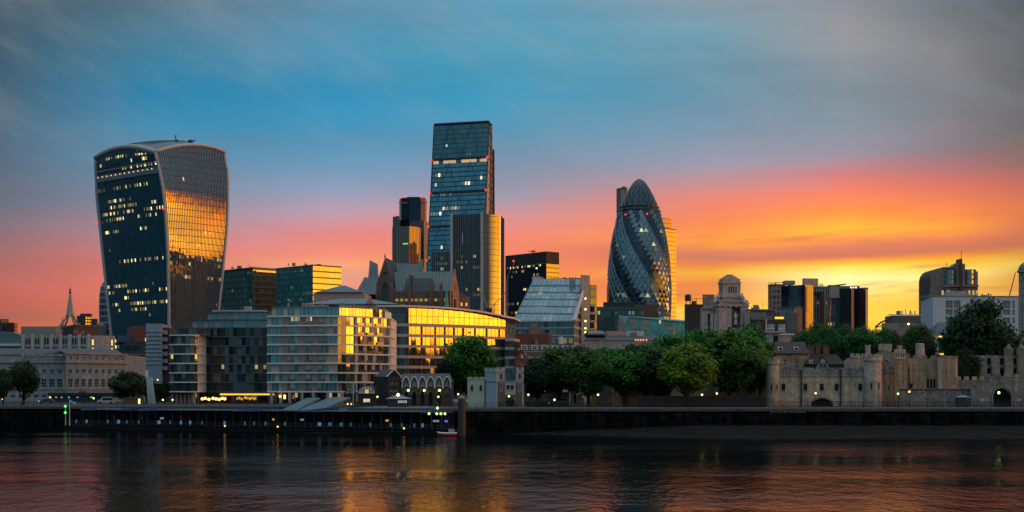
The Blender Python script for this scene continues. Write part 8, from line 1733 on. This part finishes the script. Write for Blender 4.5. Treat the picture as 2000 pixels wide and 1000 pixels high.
# ================================================================== trees
M_bark = plain('bark', (.035,.028,.022), .9, var=.3, scale=1.5)
LM = {'plane': leafmat('leaf_plane', (.016,.07,.012), (.065,.22,.025)), 'dark': leafmat('leaf_darkest', (.008,.026,.010), (.020,.060,.018)), 'bright': leafmat('leaf_bright', (.05,.17,.012), (.16,.36,.02)), 'round': leafmat('leaf_round', (.014,.07,.018), (.05,.19,.04))}
def tree_mesh(seed, kind, W_, H_, nleaf, trunk=.26, leaf=.34, lobes=22, airy=.35):
    """crown W_ wide, whole tree H_ tall, standing at the origin"""
    rg = np.random.default_rng(seed); z0 = H_*trunk; ch = H_-z0; cz = z0+ch*.5
    L = []
    for k in range(lobes):
        v = rg.normal(size=3); v /= np.linalg.norm(v); v[2] = abs(v[2])*1.1-.35 if kind == 'round' else v[2]*.95
        r0 = rg.uniform(.42,.86) if kind != 'round' else rg.uniform(.42,.6)
        c = np.array([v[0]*W_/2*r0, v[1]*W_/2*r0, cz+v[2]*ch/2*r0]); L.append((c, rg.uniform(.2,.4)*W_/2*(1.4 if kind == 'round' else 1.0)))
    L.append((np.array([0,0,cz]), (.36 if kind=='round' else .42)*W_)); L.append((np.array([0,0,cz+ch*.22]), .3*W_))
    r3 = np.array([l[1] for l in L]); pr = r3**2/np.sum(r3**2); idx = rg.choice(len(L), nleaf, p=pr)
    C_ = np.array([L[i][0] for i in idx]); r_ = r3[idx]
    d = rg.normal(size=(nleaf,3)); d /= np.linalg.norm(d,axis=1)[:,None]
    rad = r_*(rg.uniform(0,1,nleaf)**airy)*rg.uniform(.85,1.12,nleaf)
    p = C_ + d*rad[:,None]*np.array([1,1,.85])
    # small clumps: leaves gather round twig ends
    tw = rg.integers(0, nleaf, nleaf); p = np.where((rg.uniform(size=nleaf)<.55)[:,None], p[tw//5*5 % nleaf] + rg.normal(size=(nleaf,3))*.42, p)
    p[:,2] = np.maximum(p[:,2], z0*.72+rg.uniform(0,1,nleaf)*.8)
    out = (p-np.array([0,0,cz])); out /= (np.linalg.norm(out,axis=1)[:,None]+1e-6)
    nrm = out + rg.normal(size=(nleaf,3))*.75+np.array([0,0,.35]); nrm /= np.linalg.norm(nrm,axis=1)[:,None]
    a = np.cross(nrm, rg.normal(size=(nleaf,3))); a /= np.linalg.norm(a,axis=1)[:,None]; b = np.cross(nrm, a)
    s = leaf*rg.uniform(.6,1.3,nleaf)[:,None]; V = np.stack([p-a*s, p-b*s*.7, p+a*s, p+b*s*.7], 1).reshape(-1,3)
    me = bpy.data.meshes.new('crown'); me.vertices.add(len(V)); me.vertices.foreach_set('co', V.ravel()); me.loops.add(len(V)); me.loops.foreach_set('vertex_index', np.arange(len(V))); me.polygons.add(nleaf); me.polygons.foreach_set('loop_start', np.arange(nleaf)*4); me.polygons.foreach_set('loop_total', np.full(nleaf,4)); me.update(); me.validate()
    mb = MB(); tr = W_*.028+.08; bend = rg.uniform(-.5,.5,2)
    mb.tube([(0,0,-.1),(bend[0]*.3,bend[1]*.3,z0*.6),(bend[0],bend[1],z0*1.15),(bend[0]*.8,bend[1],cz),(0,0,cz+ch*.3)],[tr*1.35,tr,tr*.85,tr*.5,tr*.15],8)
    for k in range(9):
        c, rr_ = L[k % len(L)]; zb = z0*rg.uniform(.75,1.25); st = Vector((bend[0]*.8,bend[1]*.8,zb)); en = Vector(c); mid = st.lerp(en,.5)+Vector((0,0,-.4)); mb.tube([st,mid,en],[tr*.5,tr*.33,tr*.1],6)
    tm = mb.build('trunk', M_bark); tmesh = tm.data; bpy.data.objects.remove(tm)
    return me, tmesh
TP = {}
def proto(key, *a, **k):
    if key not in TP: TP[key] = tree_mesh(*a, **k)
    return TP[key]
for i in range(3): proto(('plane', i), 100+i, 'plane', 11, 15, 11000, trunk=.17)
for i in range(2): proto(('dark', i), 200+i, 'dark', 13, 17, 9000, trunk=.10)
for i in range(2): proto(('round', i), 300+i, 'round', 10, 24, 10000, trunk=.44, airy=.15, leaf=.26)
DIM = {'plane': (11,15), 'dark': (13,17), 'round': (10,24)}
rt = random.Random(77); G1 = 'trees along the castle quay'; G2 = 'round trees behind the castle'
def tree(px, D, ytop, wpx, kind, var, leafm, label, group, base=None, nm='tree'):
    if group == G1: wpx *= 1.28
    z1 = Zy(ytop, D); H = z1-GZ; w = wpx/F*D; t = thing(nm, label, 'tree', P(px, D), group); cm, tm = TP[(kind, var)]
    for nm_, me, mm in (('crown', cm, LM[leafm]), ('trunk', tm, None)):
        o = bpy.data.objects.new(nm_, me); COL.objects.link(o); o.parent = t
        if mm:
            if not me.materials: me.materials.append(mm)
            o.material_slots[0].link = 'OBJECT'; o.material_slots[0].material = mm
        o.scale = (w/DIM[kind][0]*1.02, w/DIM[kind][0]*1.02, H/DIM[kind][1]*.99); o.rotation_euler = (0,0,rt.uniform(0,6.28))
tree(918,400,648,122,'dark',0,'plane','big leafy tree in front of the curved yellow-lit office', None)
tree(876,398,690,60,'plane',2,'dark','small dark tree left of and below the big tree by the curved office', None)
for px,D,y,w,k,v,l,lab in (
 (1052,345,693,72,'plane',0,'dark','leftmost dark tree of the quay row, next to the brick gabled house'),
 (1092,352,676,92,'plane',1,'plane','second tree of the quay row from the left, above the clipped hedge'),
 (1120,368,671,80,'plane',2,'dark','dark tree behind the jagged ruined wall fragment'),
 (1150,340,675,88,'plane',0,'plane','green tree with a dark trunk right of the jagged ruined wall'),
 (1185,362,668,90,'dark',1,'plane','tall dense tree above the yellow panel in the quay row'),
 (1222,345,680,86,'plane',1,'plane','leafy tree right of the yellow panel, below the turquoise building'),
 (1262,352,664,92,'plane',2,'plane','tree below the middle of the long turquoise building'),
 (1300,340,676,84,'plane',0,'dark','dark tree just left of the bright green tree'),
 (1343,326,664,108,'plane',1,'bright','bright yellow-green tree, the lightest of the quay row'),
 (1300,385,646,96,'dark',0,'plane','tall tree behind the dark one, below the right end of the turquoise building'),
 (1350,395,640,96,'plane',2,'plane','tree standing behind the bright yellow-green tree'),
 (1392,375,630,100,'dark',1,'plane','tall tree directly below the white classical tower'),
 (1432,345,634,124,'plane',0,'plane','largest tree of the quay row, right of the bright green one'),
 (1462,362,628,86,'plane',1,'plane','tall tree at the right end of the quay row below the terraced building'),
 (1484,352,660,56,'plane',2,'plane','rightmost narrow tree of the quay row touching the left turret')):
    tree(px,D,y,w,k,v,l,lab,G1)
for px,D,y,w,v,lab in (
 (1573,470,637,56,0,'leftmost round tree above the stone house roof'),
 (1598,500,622,50,1,'round tree behind, below the navy glass slab'),
 (1615,465,630,52,1,'round tree directly above the red chimneys'),
 (1650,490,625,46,0,'round tree below the black slabs, in the second rank'),
 (1682,460,632,66,1,'wide round tree above the left round chimney'),
 (1712,475,636,52,0,'round tree behind the chimney pair, left of its paler neighbour'),
 (1732,462,634,56,1,'rightmost of the close group of round trees, next to the gap'),
 (1793,455,624,58,0,'tall egg-shaped tree standing alone left of the white bay house'),
 (1806,440,655,48,1,'smaller round tree in front of the egg-shaped one')):
    tree(px,D,y-4,w*1.22,'round',v,'round' if y != 655 else 'dark',lab,G2)
tree(1912,420,574,150,'dark',0,'dark','biggest dark tree, in front of the white block at the right', None)
tree(1876,432,612,84,'plane',1,'round','tree merging into the left side of the biggest dark tree', None)
tree(1960,428,660,70,'plane',2,'dark','low dark tree between the biggest tree and the white turret', None)
tree(45,372,697,80,'dark',1,'dark','dark round tree in front of the customs house at the left edge', None)
tree(6,366,716,44,'plane',0,'dark','dark tree cut by the left edge of the picture', None)
tree(250,410,722,84,'dark',0,'dark','dark spreading tree between the customs house and the leaning pylon', None)
tree(288,430,740,50,'plane',1,'dark','low dark tree behind the leaning pylon', None)
tree(322,432,745,30,'plane',2,'dark','narrow dark tree right of the leaning pylon beside the flats', None)
tree(1885,392,672,60,'dark',1,'dark','low dark tree above the inner curtain wall, left of the buttressed range', None)
